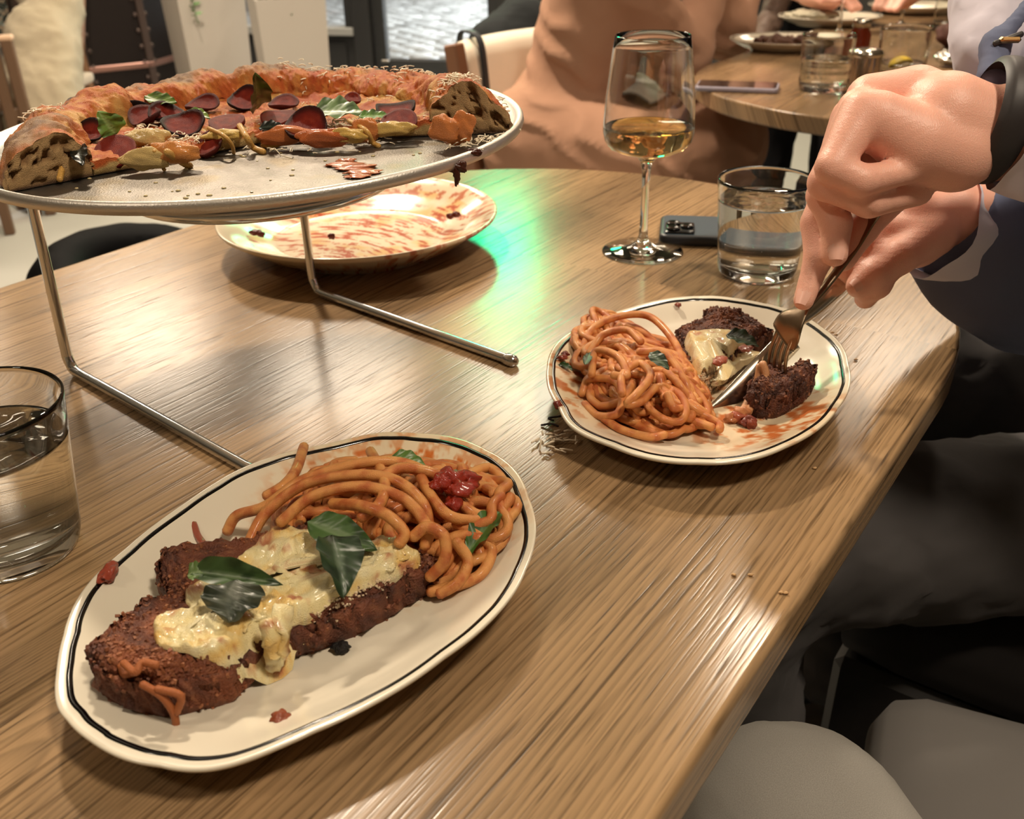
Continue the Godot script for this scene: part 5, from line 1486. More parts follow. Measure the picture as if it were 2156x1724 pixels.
	for e in [
		[Vector3(0.0559, 0.777, -0.6747), Vector3(0.0666, 0.787, -0.6929), Vector3(0.0904, 0.792, -0.704), Vector3(0.1128, 0.792, -0.6999), Vector3(0.1262, 0.787, -0.6628), Vector3(0.1292, 0.777, -0.6335), Vector3(0.1302, 0.767, -0.6144)],
		[Vector3(0.0598, 0.782, -0.6553), Vector3(0.0716, 0.792, -0.6678), Vector3(0.0894, 0.797, -0.6647), Vector3(0.0981, 0.795, -0.6468)],
		[Vector3(0.0586, 0.782, -0.619), Vector3(0.0635, 0.792, -0.6382), Vector3(0.0772, 0.797, -0.6189), Vector3(0.0818, 0.792, -0.598), Vector3(0.0718, 0.792, -0.5985)],
		[Vector3(0.0942, 0.795, -0.6303), Vector3(0.1138, 0.792, -0.6316), Vector3(0.1246, 0.782, -0.6083), Vector3(0.1298, 0.767, -0.5926), Vector3(0.1335, 0.765, -0.5753)],
		[Vector3(0.0765, 0.787, -0.5789), Vector3(0.0785, 0.792, -0.5982), Vector3(0.0926, 0.792, -0.6167), Vector3(0.0985, 0.792, -0.5972), Vector3(0.0863, 0.787, -0.5785), Vector3(0.0795, 0.782, -0.5742), Vector3(0.0897, 0.782, -0.5772), Vector3(0.1016, 0.785, -0.5924)],
		[Vector3(0.0518, 0.767, -0.6179), Vector3(0.0575, 0.775, -0.6251), Vector3(0.0734, 0.782, -0.6106), Vector3(0.0785, 0.779, -0.594), Vector3(0.0738, 0.772, -0.579), Vector3(0.0615, 0.765, -0.5886), Vector3(0.0528, 0.765, -0.6068)],
		[Vector3(0.1115, 0.787, -0.6142), Vector3(0.12, 0.782, -0.601), Vector3(0.1257, 0.772, -0.5907), Vector3(0.1128, 0.777, -0.5751), Vector3(0.1093, 0.782, -0.5869)],
		[Vector3(0.1065, 0.779, -0.5891), Vector3(0.1245, 0.772, -0.5837), Vector3(0.1434, 0.765, -0.5749), Vector3(0.1431, 0.765, -0.5649)],
		[Vector3(0.1079, 0.775, -0.5859), Vector3(0.124, 0.767, -0.5789), Vector3(0.1388, 0.765, -0.5684)],
		[Vector3(0.0646, 0.765, -0.585), Vector3(0.0761, 0.765, -0.5677), Vector3(0.0944, 0.765, -0.5572), Vector3(0.1046, 0.765, -0.56)]]:
		noodle(s2, spline(e, 56), 0.0030, Color(0.83, 0.53, 0.29))
	basil(s2, Vector3(0.0983, 0.806, -0.6053), Vector3(0.1088, 0.804, -0.5861), 0.011, Vector3(-0.3, 1, 0.3), 0.3, 0.3, Color(0.17, 0.24, 0.14))
	basil(s2, Vector3(0.0365, 0.772, -0.6611), Vector3(0.0473, 0.772, -0.6507), 0.008, Vector3(0, 1, 0), 0.3, 0.2, Color(0.12, 0.24, 0.08))
	basil(s2, Vector3(0.054, 0.79, -0.6202), Vector3(0.06, 0.792, -0.6425), 0.007, Vector3(0, 1, 0.4), 0.3, 0.2, Color(0.16, 0.28, 0.08))
	big_cutlet()
	cut_cutlet()

func crumb_part(o: Node3D, called: String, mb: MB, label := ""):
	var cr := MB.new()
	for k in mb.v.size():
		if rng.randf() > 0.22: continue
		var q := mb.v[k]
		var s := rng.randf_range(0.0008, 0.0019)
		var b := Basis.from_euler(Vector3(rng.randf() * 6, rng.randf() * 6, rng.randf() * 6))
		var n0 := cr.v.size()
		cr.box(Transform3D(b, q), Vector3(s, s * 0.7, s * 1.2))
		var col := mb.c[k].lerp(Color(0.72, 0.50, 0.35), rng.randf() * 0.45)
		while cr.c.size() < cr.v.size(): cr.c.append(col)
		for j in range(n0, cr.v.size()): cr.c[j] = col
	var cp := part(o, "crumbs", cr.flat(), m_vert("crumb_bits", 0.7)); cp.set_meta("kind", "stuff")
	part(o, called, mb.smooth(), m_vert("breading", 0.65, "crumb", 0.035, 0.14), label)

func scatter(o: Node3D, called: String, where: Callable, n: int, size: float, col: Color, label: String):
	var mb := MB.new()
	for k in n:
		var p: Vector3 = where.call()
		var s := size * rng.randf_range(0.5, 1.4)
		var b := Basis.from_euler(Vector3(rng.randf() * 6, rng.randf() * 6, rng.randf() * 6))
		mb.box(Transform3D(b, p), Vector3(s, s * 0.6, s * 0.7))
	var q := part(o, called, mb.flat(), m_plain("bits_" + called, col, 0.7), label)
	q.set_meta("kind", "stuff")

func big_cutlet():
	var o := thing("breaded_cutlet", "long breaded cutlet with melted cheese and basil on the near platter", "cutlet")
	var poly := outline([Vector3(-0.1988, 0.768, -0.333), Vector3(-0.1925, 0.762, -0.3242), Vector3(-0.1799, 0.76, -0.3171), Vector3(-0.1662, 0.759, -0.3148), Vector3(-0.155, 0.758, -0.3171), Vector3(-0.1426, 0.758, -0.3246), Vector3(-0.1308, 0.758, -0.3364), Vector3(-0.125, 0.758, -0.3521), Vector3(-0.1121, 0.758, -0.3584), Vector3(-0.0942, 0.758, -0.3664), Vector3(-0.0719, 0.758, -0.3836), Vector3(-0.0518, 0.761, -0.4023), Vector3(-0.0397, 0.77, -0.411), Vector3(-0.043, 0.782, -0.4166), Vector3(-0.0583, 0.784, -0.4217), Vector3(-0.0868, 0.784, -0.4411), Vector3(-0.1177, 0.784, -0.4478), Vector3(-0.144, 0.782, -0.4367), Vector3(-0.1726, 0.783, -0.4292), Vector3(-0.191, 0.782, -0.4216), Vector3(-0.192, 0.778, -0.404), Vector3(-0.1825, 0.776, -0.3885), Vector3(-0.1911, 0.782, -0.3809), Vector3(-0.196, 0.78, -0.3625), Vector3(-0.2, 0.774, -0.3441)], 220, 0.0022, 1.0)
	var spine := [v2(Vector3(-0.171, 0.77, -0.3332)), v2(Vector3(-0.1613, 0.77, -0.38)), v2(Vector3(-0.1195, 0.77, -0.4055)), v2(Vector3(-0.0644, 0.77, -0.4202))]
	var flap := v2(Vector3(-0.1554, 0.775, -0.3218)); var ridge0 := v2(Vector3(-0.1101, 0.786, -0.3548)); var ridge1 := v2(Vector3(-0.0451, 0.786, -0.4022))
	var lob := v2(Vector3(-0.1799, 0.775, -0.4219))
	var top := func(q: Vector2, d: float) -> float:
		var e := minf(d / 0.0065, 1.0)
		var h := 0.0235 * sqrt(maxf(0.0, 1.0 - (1.0 - e) * (1.0 - e)))
		h += 0.007 * exp(-pow(q.distance_to(flap) / 0.03, 2)) * smoothstep(0.0, 0.01, d)
		var rd := q.distance_to(Geometry2D.get_closest_point_to_segment(q, ridge0, ridge1))
		h += 0.004 * exp(-pow(rd / 0.012, 2)) * smoothstep(0.0, 0.008, d)
		h += 0.004 * exp(-pow(q.distance_to(lob) / 0.025, 2)) * smoothstep(0.0, 0.01, d)
		return h
	var mb := slab_food(poly, spine, near_y, top, func(pos: Vector3, d: float, side: bool) -> Color:
		return crust_colour(pos, 0.30 * exp(-pow(v2(pos).distance_to(flap) / 0.04, 2))), 0.0052, 95.0, 34)
	crumb_part(o, "breading", mb, "dark brown breadcrumb crust")
	# melted cheese
	var cp := outline([Vector3(-0.1734, 0.785, -0.3445), Vector3(-0.1762, 0.787, -0.3601), Vector3(-0.1647, 0.787, -0.3704), Vector3(-0.1699, 0.788, -0.383), Vector3(-0.1634, 0.788, -0.3944), Vector3(-0.1481, 0.788, -0.408), Vector3(-0.1413, 0.788, -0.4284), Vector3(-0.1287, 0.788, -0.4379), Vector3(-0.1147, 0.788, -0.4337), Vector3(-0.0896, 0.788, -0.4252), Vector3(-0.0574, 0.787, -0.4138), Vector3(-0.0521, 0.787, -0.4048), Vector3(-0.0699, 0.789, -0.3896), Vector3(-0.0875, 0.79, -0.3768), Vector3(-0.1021, 0.79, -0.3649), Vector3(-0.1095, 0.79, -0.357), Vector3(-0.1168, 0.789, -0.3449), Vector3(-0.1309, 0.787, -0.3368), Vector3(-0.1444, 0.788, -0.3299), Vector3(-0.1635, 0.786, -0.3335)], 180, 0.0022, 4.0)
	var cs := [v2(Vector3(-0.155, 0.787, -0.3433)), v2(Vector3(-0.1369, 0.787, -0.3813)), v2(Vector3(-0.112, 0.787, -0.404)), v2(Vector3(-0.072, 0.787, -0.4068))]
	cp = turned(cp, cs)
	var cb := MB.new()
	var rings := 22
	var p := PackedVector3Array(); var cols := PackedColorArray()
	for k in rings:
		var t := float(k) / (rings - 1)
		for i in cp.size():
			var s := to_spine(cp[i], cs)
			var q := cp[i].lerp(s, t)
			var dc := t * cp[i].distance_to(s)
			var dd := edge_dist(q, poly)
			var b: float = near_y(Vector3(q.x, 0, q.y)) + (top.call(q, maxf(dd, 0.0)) if dd > 0 else maxf(0.0, 0.012 + dd * 2.0))
			var th := 0.0055 * sqrt(maxf(0.0, 1.0 - pow(1.0 - minf(dc / 0.006, 1.0), 2)))
			var pos := Vector3(q.x, b + th - 0.0008, q.y)
			pos.y += (0.0062 * nz2.get_noise_3dv(pos * 48.0) + 0.0024 * nz2.get_noise_3dv(pos * 130.0)) * minf(dc / 0.004, 1.0) + 0.0010
			p.append(pos); cols.append(cheese_colour(pos, dc))
	cb.grid(p, cp.size(), rings, true, false, cols)
	zip_up(cb, cp.size())
	part(o, "melted_cheese", cb.smooth(false), m_vert("cheese", 0.33, "grain", 0.012, 0.06, 0.5), "bubbled pale yellow melted cheese")
	var dr := MB.new()
	for e in [[[Vector3(-0.1143, 0.79, -0.3554), Vector3(-0.1129, 0.786, -0.3505), Vector3(-0.1141, 0.778, -0.3487), Vector3(-0.1164, 0.77, -0.3482), Vector3(-0.1184, 0.765, -0.3476)], [0.005, 0.0062, 0.006, 0.0055, 0.004]], [[Vector3(-0.1175, 0.79, -0.3471), Vector3(-0.1172, 0.784, -0.3439), Vector3(-0.1186, 0.774, -0.3459), Vector3(-0.1189, 0.769, -0.346)], [0.004, 0.005, 0.0055, 0.004]]]:
		var rr := []
		var path := spline(e[0], 16)
		for k in path.size():
			var t: float = float(k) / (path.size() - 1) * (e[1].size() - 1)
			rr.append(lerpf(e[1][int(t)], e[1][mini(int(t) + 1, e[1].size() - 1)], t - int(t)))
		dr.tube(path, rr, 12, false, Color(0.93, 0.86, 0.62), 0.8)
	for k in dr.v.size(): dr.v[k] += Vector3(nz2.get_noise_3dv(dr.v[k] * 90.0), nz2.get_noise_3dv(dr.v[k] * 80.0 + Vector3(5, 0, 0)), nz2.get_noise_3dv(dr.v[k] * 90.0 + Vector3(0, 5, 0))) * 0.004
	# soft bubbles of cheese over the middle
	for k in 22:
		var q: Vector2 = [cs[0].lerp(cs[1], rng.randf()), cs[1].lerp(cs[2], rng.randf()), cs[2].lerp(cs[3], rng.randf())][k % 3] + Vector2(rng.randfn(), rng.randfn()) * 0.006
		var at := Vector3(q.x, near_y(Vector3(q.x, 0, q.y)) + top.call(q, maxf(edge_dist(q, poly), 0.0)) + 0.0035, q.y)
		blob_into(dr, at, Vector3(rng.randf_range(0.007, 0.013), rng.randf_range(0.0022, 0.0038), rng.randf_range(0.006, 0.011)), Color.RED, 0.5, 14)
	for k in dr.v.size(): dr.c[k] = cheese_colour(dr.v[k], 0.0)
	part(o, "cheese_drip", dr.smooth(), m_vert("cheese", 0.33, "grain", 0.012, 0.06, 0.5), "melted cheese in bubbles and running down the crust")
	# basil
	basil(o, Vector3(-0.1111, 0.799, -0.4182), Vector3(-0.0727, 0.797, -0.3985), 0.021, Vector3(-0.1, 1, 0.5), 0.25, 0.25, Color(0.27, 0.37, 0.20))
	basil(o, Vector3(-0.0947, 0.802, -0.4007), Vector3(-0.0814, 0.799, -0.3655), 0.026, Vector3(0.4, 1, 0.2), 0.5, 0.6, Color(0.17, 0.24, 0.15))
	basil(o, Vector3(-0.1638, 0.797, -0.38), Vector3(-0.1146, 0.8, -0.3661), 0.016, Vector3(0, 1, 0.5), 0.9, 0.1, Color(0.25, 0.33, 0.19))
	basil(o, Vector3(-0.1356, 0.802, -0.3658), Vector3(-0.1366, 0.794, -0.3462), 0.033, Vector3(0, 1, 0.15), 0.15, 0.3, Color(0.29, 0.31, 0.26))
	basil(o, Vector3(-0.164, 0.797, -0.3766), Vector3(-0.1534, 0.799, -0.3782), 0.012, Vector3(0, 1, 0.3), 0.6, 0.4, Color(0.34, 0.43, 0.23))
	var r0 := Vector3(-0.1094, 0.786, -0.3571); var r1 := Vector3(-0.0476, 0.786, -0.4015)
	scatter(o, "grated_cheese_dust", func() -> Vector3: 
		var q := r0.lerp(r1, rng.randf()) + Vector3(rng.randfn(), 0, rng.randfn()) * 0.004
		var d := edge_dist(v2(q), poly)
		while d < 0.001:
			q = r0.lerp(r1, rng.randf()) + Vector3(rng.randfn(), 0, rng.randfn()) * 0.004
			d = edge_dist(v2(q), poly)
		q.y = near_y(q) + top.call(v2(q), maxf(d, 0.0)) + 0.0012
		return q, 230, 0.0011, Color(0.86, 0.78, 0.66), "fine pale cheese dust on the crust")
	# fried strands on the front flap
	var fb := MB.new()
	for e in [[Vector3(-0.1761, 0.795, -0.3183), Vector3(-0.1687, 0.795, -0.3122), Vector3(-0.1664, 0.797, -0.3159), Vector3(-0.1596, 0.797, -0.3143)], [Vector3(-0.167, 0.788, -0.312), Vector3(-0.1593, 0.782, -0.3106), Vector3(-0.1557, 0.772, -0.3103), Vector3(-0.1562, 0.762, -0.3106)], [Vector3(-0.1607, 0.786, -0.311), Vector3(-0.1507, 0.782, -0.3104), Vector3(-0.1542, 0.772, -0.3102)], [Vector3(-0.1796, 0.79, -0.3221), Vector3(-0.1765, 0.788, -0.3181), Vector3(-0.1708, 0.79, -0.3183)]]:
		fb.tube(spline(e, 20), 0.0018, 8, false, Color(0.66, 0.38, 0.2))
	part(o, "fried_cheese", fb.smooth(), m_vert("fried", 0.5, "grain", 0.01, 0.05), "orange strands of fried cheese")

func cut_cutlet():
	var o := thing("breaded_cutlet", "breaded cutlet being cut, with browned cheese, on the right platter", "cutlet")
	var poly := outline([Vector3(0.136, 0.775, -0.7069), Vector3(0.1421, 0.785, -0.7176), Vector3(0.1586, 0.792, -0.7252), Vector3(0.1668, 0.795, -0.7403), Vector3(0.1815, 0.795, -0.729), Vector3(0.1991, 0.79, -0.7227), Vector3(0.2051, 0.785, -0.7113), Vector3(0.213, 0.778, -0.701), Vector3(0.2069, 0.77, -0.6976), Vector3(0.1957, 0.762, -0.6908), Vector3(0.1806, 0.76, -0.6738), Vector3(0.1675, 0.758, -0.655), Vector3(0.1557, 0.757, -0.6383), Vector3(0.1442, 0.757, -0.625), Vector3(0.1382, 0.757, -0.6314), Vector3(0.1368, 0.759, -0.6448), Vector3(0.1373, 0.765, -0.6829)], 150, 0.0018, 12.0)
	var spine := [v2(Vector3(0.1767, 0.785, -0.7109)), v2(Vector3(0.1707, 0.775, -0.6777)), v2(Vector3(0.1565, 0.765, -0.6402))]
	var peak := v2(Vector3(0.1819, 0.79, -0.7288)); var pale := v2(Vector3(0.1454, 0.765, -0.6235))
	var top := func(q: Vector2, d: float) -> float:
		var e := minf(d / 0.006, 1.0)
		return 0.023 * sqrt(maxf(0.0, 1.0 - (1.0 - e) * (1.0 - e))) + 0.012 * exp(-pow(q.distance_to(peak) / 0.022, 2)) * smoothstep(0.0, 0.008, d)
	var mb := slab_food(poly, spine, right_y, top, func(pos: Vector3, d: float, side: bool) -> Color:
		var c := crust_colour(pos, -0.15)
		var w := smoothstep(0.034, 0.022, v2(pos).distance_to(pale))
		return c.lerp(Color(0.80, 0.70, 0.56), w * 0.95), 0.0034, 90.0, 24)
	crumb_part(o, "breading", mb, "dark brown breadcrumb crust and pale cut face")
	var cp := outline([Vector3(0.1323, 0.785, -0.6812), Vector3(0.1446, 0.79, -0.6896), Vector3(0.168, 0.793, -0.6909), Vector3(0.1892, 0.79, -0.6835), Vector3(0.2005, 0.785, -0.6786), Vector3(0.1952, 0.78, -0.6728), Vector3(0.1825, 0.778, -0.662), Vector3(0.1702, 0.778, -0.6458), Vector3(0.1616, 0.775, -0.6344), Vector3(0.155, 0.775, -0.6284), Vector3(0.148, 0.78, -0.6306), Vector3(0.1357, 0.775, -0.6293), Vector3(0.1331, 0.777, -0.6455), Vector3(0.1341, 0.782, -0.6645)], 110, 0.0022, 31.0)
	var cs := [v2(Vector3(0.157, 0.785, -0.67)), v2(Vector3(0.1723, 0.782, -0.6541)), v2(Vector3(0.1622, 0.778, -0.63))]
	cp = turned(cp, cs)
	var cb := MB.new(); var p := PackedVector3Array(); var cols := PackedColorArray()
	for k in 18:
		var t := k / 17.0
		for i in cp.size():
			var s := to_spine(cp[i], cs)
			var q := cp[i].lerp(s, t); var dc := t * cp[i].distance_to(s)
			var dd := edge_dist(q, poly)
			var b: float = right_y(Vector3(q.x, 0, q.y)) + (top.call(q, maxf(dd, 0.0)) if dd > 0 else 0.008)
			var pos := Vector3(q.x, b + 0.0015 + 0.005 * sqrt(maxf(0.0, 1.0 - pow(1.0 - minf(dc / 0.005, 1.0), 2))), q.y)
			pos.y += (0.0022 * nz2.get_noise_3dv(pos * 60.0) + 0.0012 * nz2.get_noise_3dv(pos * 160.0)) * minf(dc / 0.004, 1.0)
			p.append(pos); cols.append(cheese_colour(pos, dc).lerp(Color(0.84, 0.76, 0.62), 0.25))
	cb.grid(p, cp.size(), 18, true, false, cols)
	zip_up(cb, cp.size())
	part(o, "melted_cheese", cb.smooth(false), m_vert("cheese", 0.33, "grain", 0.012, 0.06, 0.5), "browned melted cheese")
	basil(o, Vector3(0.1624, 0.797, -0.6513), Vector3(0.1879, 0.793, -0.645), 0.016, Vector3(0, 1, 0.4), 0.5, 0.3, Color(0.14, 0.21, 0.13))
	# sauce showing through
	var sb := MB.new()
	for e in [[Vector3(0.1561, 0.787, -0.6303), 0.005], [Vector3(0.1526, 0.787, -0.6264), 0.004], [Vector3(0.178, 0.787, -0.6491), 0.005]]:
		blob_into(sb, e[0], Vector3(e[1], 0.0022, e[1]), Color(0.62, 0.30, 0.2), 0.3)
	part(o, "sauce", sb.smooth(), m_vert("sauce_wet", 0.2, "grain", 0.01, 0.05, 0.5))
	# the piece the fork holds
	var k := thing("cutlet_piece", "dark cut-off piece of cutlet under the fork tines", "cutlet")
	var kp := outline([Vector3(0.1829, 0.764, -0.6291), Vector3(0.1928, 0.772, -0.6366), Vector3(0.2018, 0.78, -0.6336), Vector3(0.2171, 0.78, -0.6378), Vector3(0.2235, 0.775, -0.6315), Vector3(0.2245, 0.766, -0.6257), Vector3(0.2179, 0.76, -0.6124), Vector3(0.2036, 0.758, -0.6), Vector3(0.1874, 0.757, -0.594), Vector3(0.1755, 0.757, -0.5974), Vector3(0.1717, 0.758, -0.6086)], 110, 0.0016, 44.0)
	var ks := [v2(Vector3(0.184, 0.765, -0.6047)), v2(Vector3(0.2113, 0.768, -0.624))]
	var kt := func(q: Vector2, d: float) -> float:
		var e := minf(d / 0.008, 1.0)
		return 0.026 * sqrt(maxf(0.0, 1.0 - (1.0 - e) * (1.0 - e)))
	crumb_part(k, "breading", slab_food(kp, ks, right_y, kt, func(pos: Vector3, d: float, side: bool) -> Color: return crust_colour(pos, -0.25), 0.0034, 90.0, 18))
	var tb := MB.new()
	for e in [[Vector3(0.1824, 0.79, -0.6165), Vector3(0.1848, 0.782, -0.6131), Vector3(0.1802, 0.775, -0.6081), Vector3(0.1771, 0.765, -0.605), Vector3(0.1827, 0.762, -0.6052)], [Vector3(0.1815, 0.787, -0.6187), Vector3(0.1801, 0.777, -0.6155), Vector3(0.1748, 0.766, -0.6105), Vector3(0.1654, 0.76, -0.5967), Vector3(0.1579, 0.759, -0.5931)], [Vector3(0.1845, 0.781, -0.6113), Vector3(0.1777, 0.77, -0.6066), Vector3(0.1708, 0.76, -0.5978)]]:
		tb.tube(spline(e, 24), 0.0030, 8, false, Color(0.78, 0.55, 0.38))
	for e in [[Vector3(0.1628, 0.76, -0.5925), 0.006, Color(0.62, 0.28, 0.15)], [Vector3(0.1573, 0.759, -0.5904), 0.005, Color(0.7, 0.42, 0.24)], [Vector3(0.1675, 0.759, -0.5872), 0.006, Color(0.45, 0.17, 0.09)], [Vector3(0.1697, 0.759, -0.5823), 0.004, Color(0.5, 0.2, 0.1)], [Vector3(0.1647, 0.762, -0.5945), 0.006, Color(0.75, 0.48, 0.3)]]:
		blob_into(tb, e[0], Vector3(e[1], 0.004, e[1] * 0.8), e[2], 0.5)
	part(k, "cheese_strings", tb.smooth(), m_vert("cheese_string", 0.35, "grain", 0.01, 0.04, 0.4), "stretched strings of cheese and sauce")

# ---------------------------------------------------------------- pizza, pan and stand
func pan_frame() -> Transform3D:
	var ta := deg_to_rad(-0.3); var tb := deg_to_rad(1.26)
	var u := Vector3(1, tan(tb), 0).normalized(); var v := Vector3(0, tan(ta), 1)
	var n := v.cross(u).normalized(); v = u.cross(n)
	return Transform3D(Basis(u, n, v), Vector3(-0.1855, 0.94, -0.7225))

const PZ := Vector3(0.016, 0.0, 0.041)      # the pizza's own centre on the pan
const PZ_A0 := 2.49                          # the slices that are left run from here ...
const PZ_A1 := 6.30                          # ... to here (angles from the pan's x towards the camera)

func pizza_radius(a: float) -> float:
	return 0.171 + 0.006 * nz.get_noise_2d(cos(a) * 1.3, sin(a) * 1.3) + 0.005 * nz.get_noise_2d(cos(a) * 4.0 + 9, sin(a) * 4.0)

const CRUST := [Vector2(2.49, 0.024), Vector2(2.8, 0.027), Vector2(3.06, 0.0245), Vector2(3.32, 0.0245), Vector2(3.51, 0.028), Vector2(3.61, 0.027), Vector2(3.69, 0.0215), Vector2(3.9, 0.023), Vector2(4.04, 0.026), Vector2(4.18, 0.0275), Vector2(4.31, 0.022), Vector2(4.42, 0.0275), Vector2(4.5, 0.0285), Vector2(4.68, 0.024), Vector2(4.87, 0.018), Vector2(5.08, 0.019), Vector2(5.37, 0.0195), Vector2(5.56, 0.0185), Vector2(5.88, 0.026), Vector2(6.1, 0.029), Vector2(6.31, 0.029)]

func crust_height(a: float) -> float:
	for k in CRUST.size() - 1:
		if a <= CRUST[k + 1].x:
			var t := clampf((a - CRUST[k].x) / (CRUST[k + 1].x - CRUST[k].x), 0.0, 1.0)
			return lerpf(CRUST[k].y, CRUST[k + 1].y, smoothstep(0.0, 1.0, t)) + 0.0055
	return 0.0345

# height of the pizza's upper surface at a point of the pan's frame
func pizza_h(q: Vector3) -> float:
	var d := q - PZ; d.y = 0
	var a := fposmod(atan2(d.z, d.x), TAU)
	if a < 1.2: a += TAU
	if a < PZ_A0 or a > PZ_A1: return 0.0
	var R := pizza_radius(a); var rr := d.length(); var w := 0.15 * R
	if rr > R: return 0.0
	if rr < R - 2 * w: return pizza_top(q.x, q.z)
	var H := crust_height(a)
	var c := (rr - R + w) / w
	return lerpf(0.0095, 0.004, smoothstep(-1.0, 1.0, c)) + (H - 0.006) * sqrt(maxf(0.0, 1.0 - c * c))

func pizza_top(x: float, z: float) -> float:
	return 0.0085 + 0.0028 * nz2.get_noise_3d(x * 38, 2.0, z * 38) + 0.0016 * nz2.get_noise_3d(x * 150, 4.0, z * 150)

func pizza_colour(p: Vector3, rim: float, a: float) -> Color:
	var v := nz2.get_noise_3d(p.x * 34, 1.0, p.z * 34); var w := nz2.get_noise_3d(p.x * 130, 6.0, p.z * 130); var x := nz2.get_noise_3d(p.x * 22, 11.0, p.z * 22)
	var c := Color(0.76, 0.37, 0.15).lerp(Color(0.85, 0.56, 0.26), clampf(w * 1.3 + 0.35, 0, 1))
	c = c.lerp(Color(0.90, 0.76, 0.46), clampf((v - 0.10) * 2.6, 0, 0.85) * (1.0 - rim))
	c = c.lerp(Color(0.66, 0.26, 0.12), clampf((x - 0.12) * 2.0, 0, 0.55) * (1.0 - rim * 0.6))
	# the outer half of the rim is bare floury dough with scorched spots
	var bare := smoothstep(0.42, 0.8, rim + 0.75 * nz2.get_noise_3d(p.x * 16, 15.0, p.z * 16))
	var dough := Color(0.70, 0.56, 0.41).lerp(Color(0.50, 0.36, 0.25), clampf(w + v + 0.4, 0, 1))
	c = c.lerp(dough, bare)
	var char_ := clampf((nz2.get_noise_3d(p.x * 48, 21.0, p.z * 48) - 0.30) * 4.5, 0, 1) * smoothstep(0.2, 0.6, rim)
	return c.lerp(Color(0.13, 0.09, 0.07), char_ * 0.8)

func pizza_and_stand():
	var fr := pan_frame()
	# pan
	var pan := Node3D.new()
	pan.transform = fr
	tag(pan, "pizza_pan", "round grey metal pizza pan raised on the wire stand", "pan")
	var R := 0.1986
	var mb := MB.new(); var p := PackedVector3Array(); var cols := PackedColorArray()
	var prof := []
	for i in 60: prof.append([R * 0.945 * i / 59.0, 0.0])
	prof += [[R * 0.962, 0.0012], [R * 0.972, 0.0035], [R * 0.982, 0.0052], [R * 0.992, 0.0055], [R, 0.0035], [R * 1.002, 0.0008], [R * 0.996, -0.0022], [R * 0.985, -0.003], [R * 0.972, -0.002], [R * 0.955, -0.0016], [0.0, -0.0016]]
	for q in prof:
		for i in 260:
			var a := TAU * i / 260
			var pos := Vector3(q[0] * cos(a), q[1], q[0] * sin(a))
			p.append(pos)
			var c := Color(0.50, 0.505, 0.49)
			if q[1] == 0.0:
				var v := nz2.get_noise_3d(pos.x * 28, 3.0, pos.z * 28); var w := nz2.get_noise_3d(pos.x * 200, 5.0, pos.z * 60)
				c = c.lerp(Color(0.38, 0.385, 0.375), clampf(0.3 + v, 0, 0.8)).lerp(Color(0.62, 0.62, 0.60), clampf(w * 0.8, 0, 0.5))
				c = c.lerp(Color(0.48, 0.42, 0.28), clampf((nz2.get_noise_3d(pos.x * 20, 9.0, pos.z * 20) - 0.18) * 2.0, 0, 0.45))
				var d := Vector2(pos.x - PZ.x, pos.z - PZ.z).length()
				c = c.lerp(Color(0.45, 0.38, 0.32), smoothstep(0.186, 0.172, d) * 0.35)
			else:
				c = Color(0.82, 0.80, 0.77)
			cols.append(c)
	mb.grid(p, 260, prof.size(), true, false, cols)
	var pm := m_vert("pan_metal", 0.42, "grain", 0.03, 0.015)
	pm.metallic = 0.92
	part(pan, "tray", mb.smooth(), pm)
	var dr := MB.new()
	for e in [[Vector3(0.1545, -0.001, 0.1245), Vector3(0.006, 0.004, 0.003)], [Vector3(0.1535, -0.006, 0.1255), Vector3(0.0022, 0.006, 0.002)], [Vector3(0.165, 0.004, 0.109), Vector3(0.005, 0.0022, 0.003)]]:
		blob_into(dr, e[0], e[1], Color(0.26, 0.11, 0.05), 0.5)
	part(pan, "burnt_drips", dr.smooth(), m_vert("sauce", 0.35), "burnt brown drips on the rim")
	var sm := MB.new()
	for e in [[Vector3(0.0803, 0.001, 0.1132), Vector3(0.011, 0.0018, 0.004)], [Vector3(0.0885, 0.001, 0.1215), Vector3(0.012, 0.0022, 0.006)], [Vector3(0.0952, 0.001, 0.1339), Vector3(0.010, 0.002, 0.006)], [Vector3(0.0934, 0.001, 0.1424), Vector3(0.007, 0.0015, 0.004)], [Vector3(0.0814, 0.001, 0.1039), Vector3(0.006, 0.002, 0.004)]]:
		blob_into(sm, e[0], e[1] * Vector3(1.1, 0.6, 1.0), Color(0.74, 0.40, 0.22), 0.4)
	var smear := MeshInstance3D.new(); smear.mesh = sm.smooth(); smear.material_override = m_vert("sauce_wet", 0.2, "grain", 0.01, 0.05, 0.5); smear.transform = fr
	tag(smear, "sauce_smear", "smear of orange sauce on the bare part of the pan", "sauce")
	# grease beads catching the light
	var gr := MB.new()
	for k in 150:
		var q := Vector3.ZERO
		var a := rng.randf_range(-0.1, 2.4); var r := rng.randf_range(0.02, 0.18)
		q = Vector3(cos(a) * r + 0.0, 0.0003, sin(a) * r * 0.9 + 0.02)
		if q.length() > 0.18 or q.z < 0.07 and q.x < 0.19: continue
		if nz.get_noise_3d(q.x * 40, 0, q.z * 40) < 0.0: continue
		blob_into(gr, q, Vector3.ONE * rng.randf_range(0.0005, 0.0014) * Vector3(1.4, 0.6, 1.0), Color(0.75, 0.68, 0.5), 0.2, 4)
	var gp := part(pan, "grease_beads", gr.smooth(), m_vert("grease", 0.08, "", 0, 0, 0.8)); gp.set_meta("kind", "stuff")
	stand()
	pizza(fr)

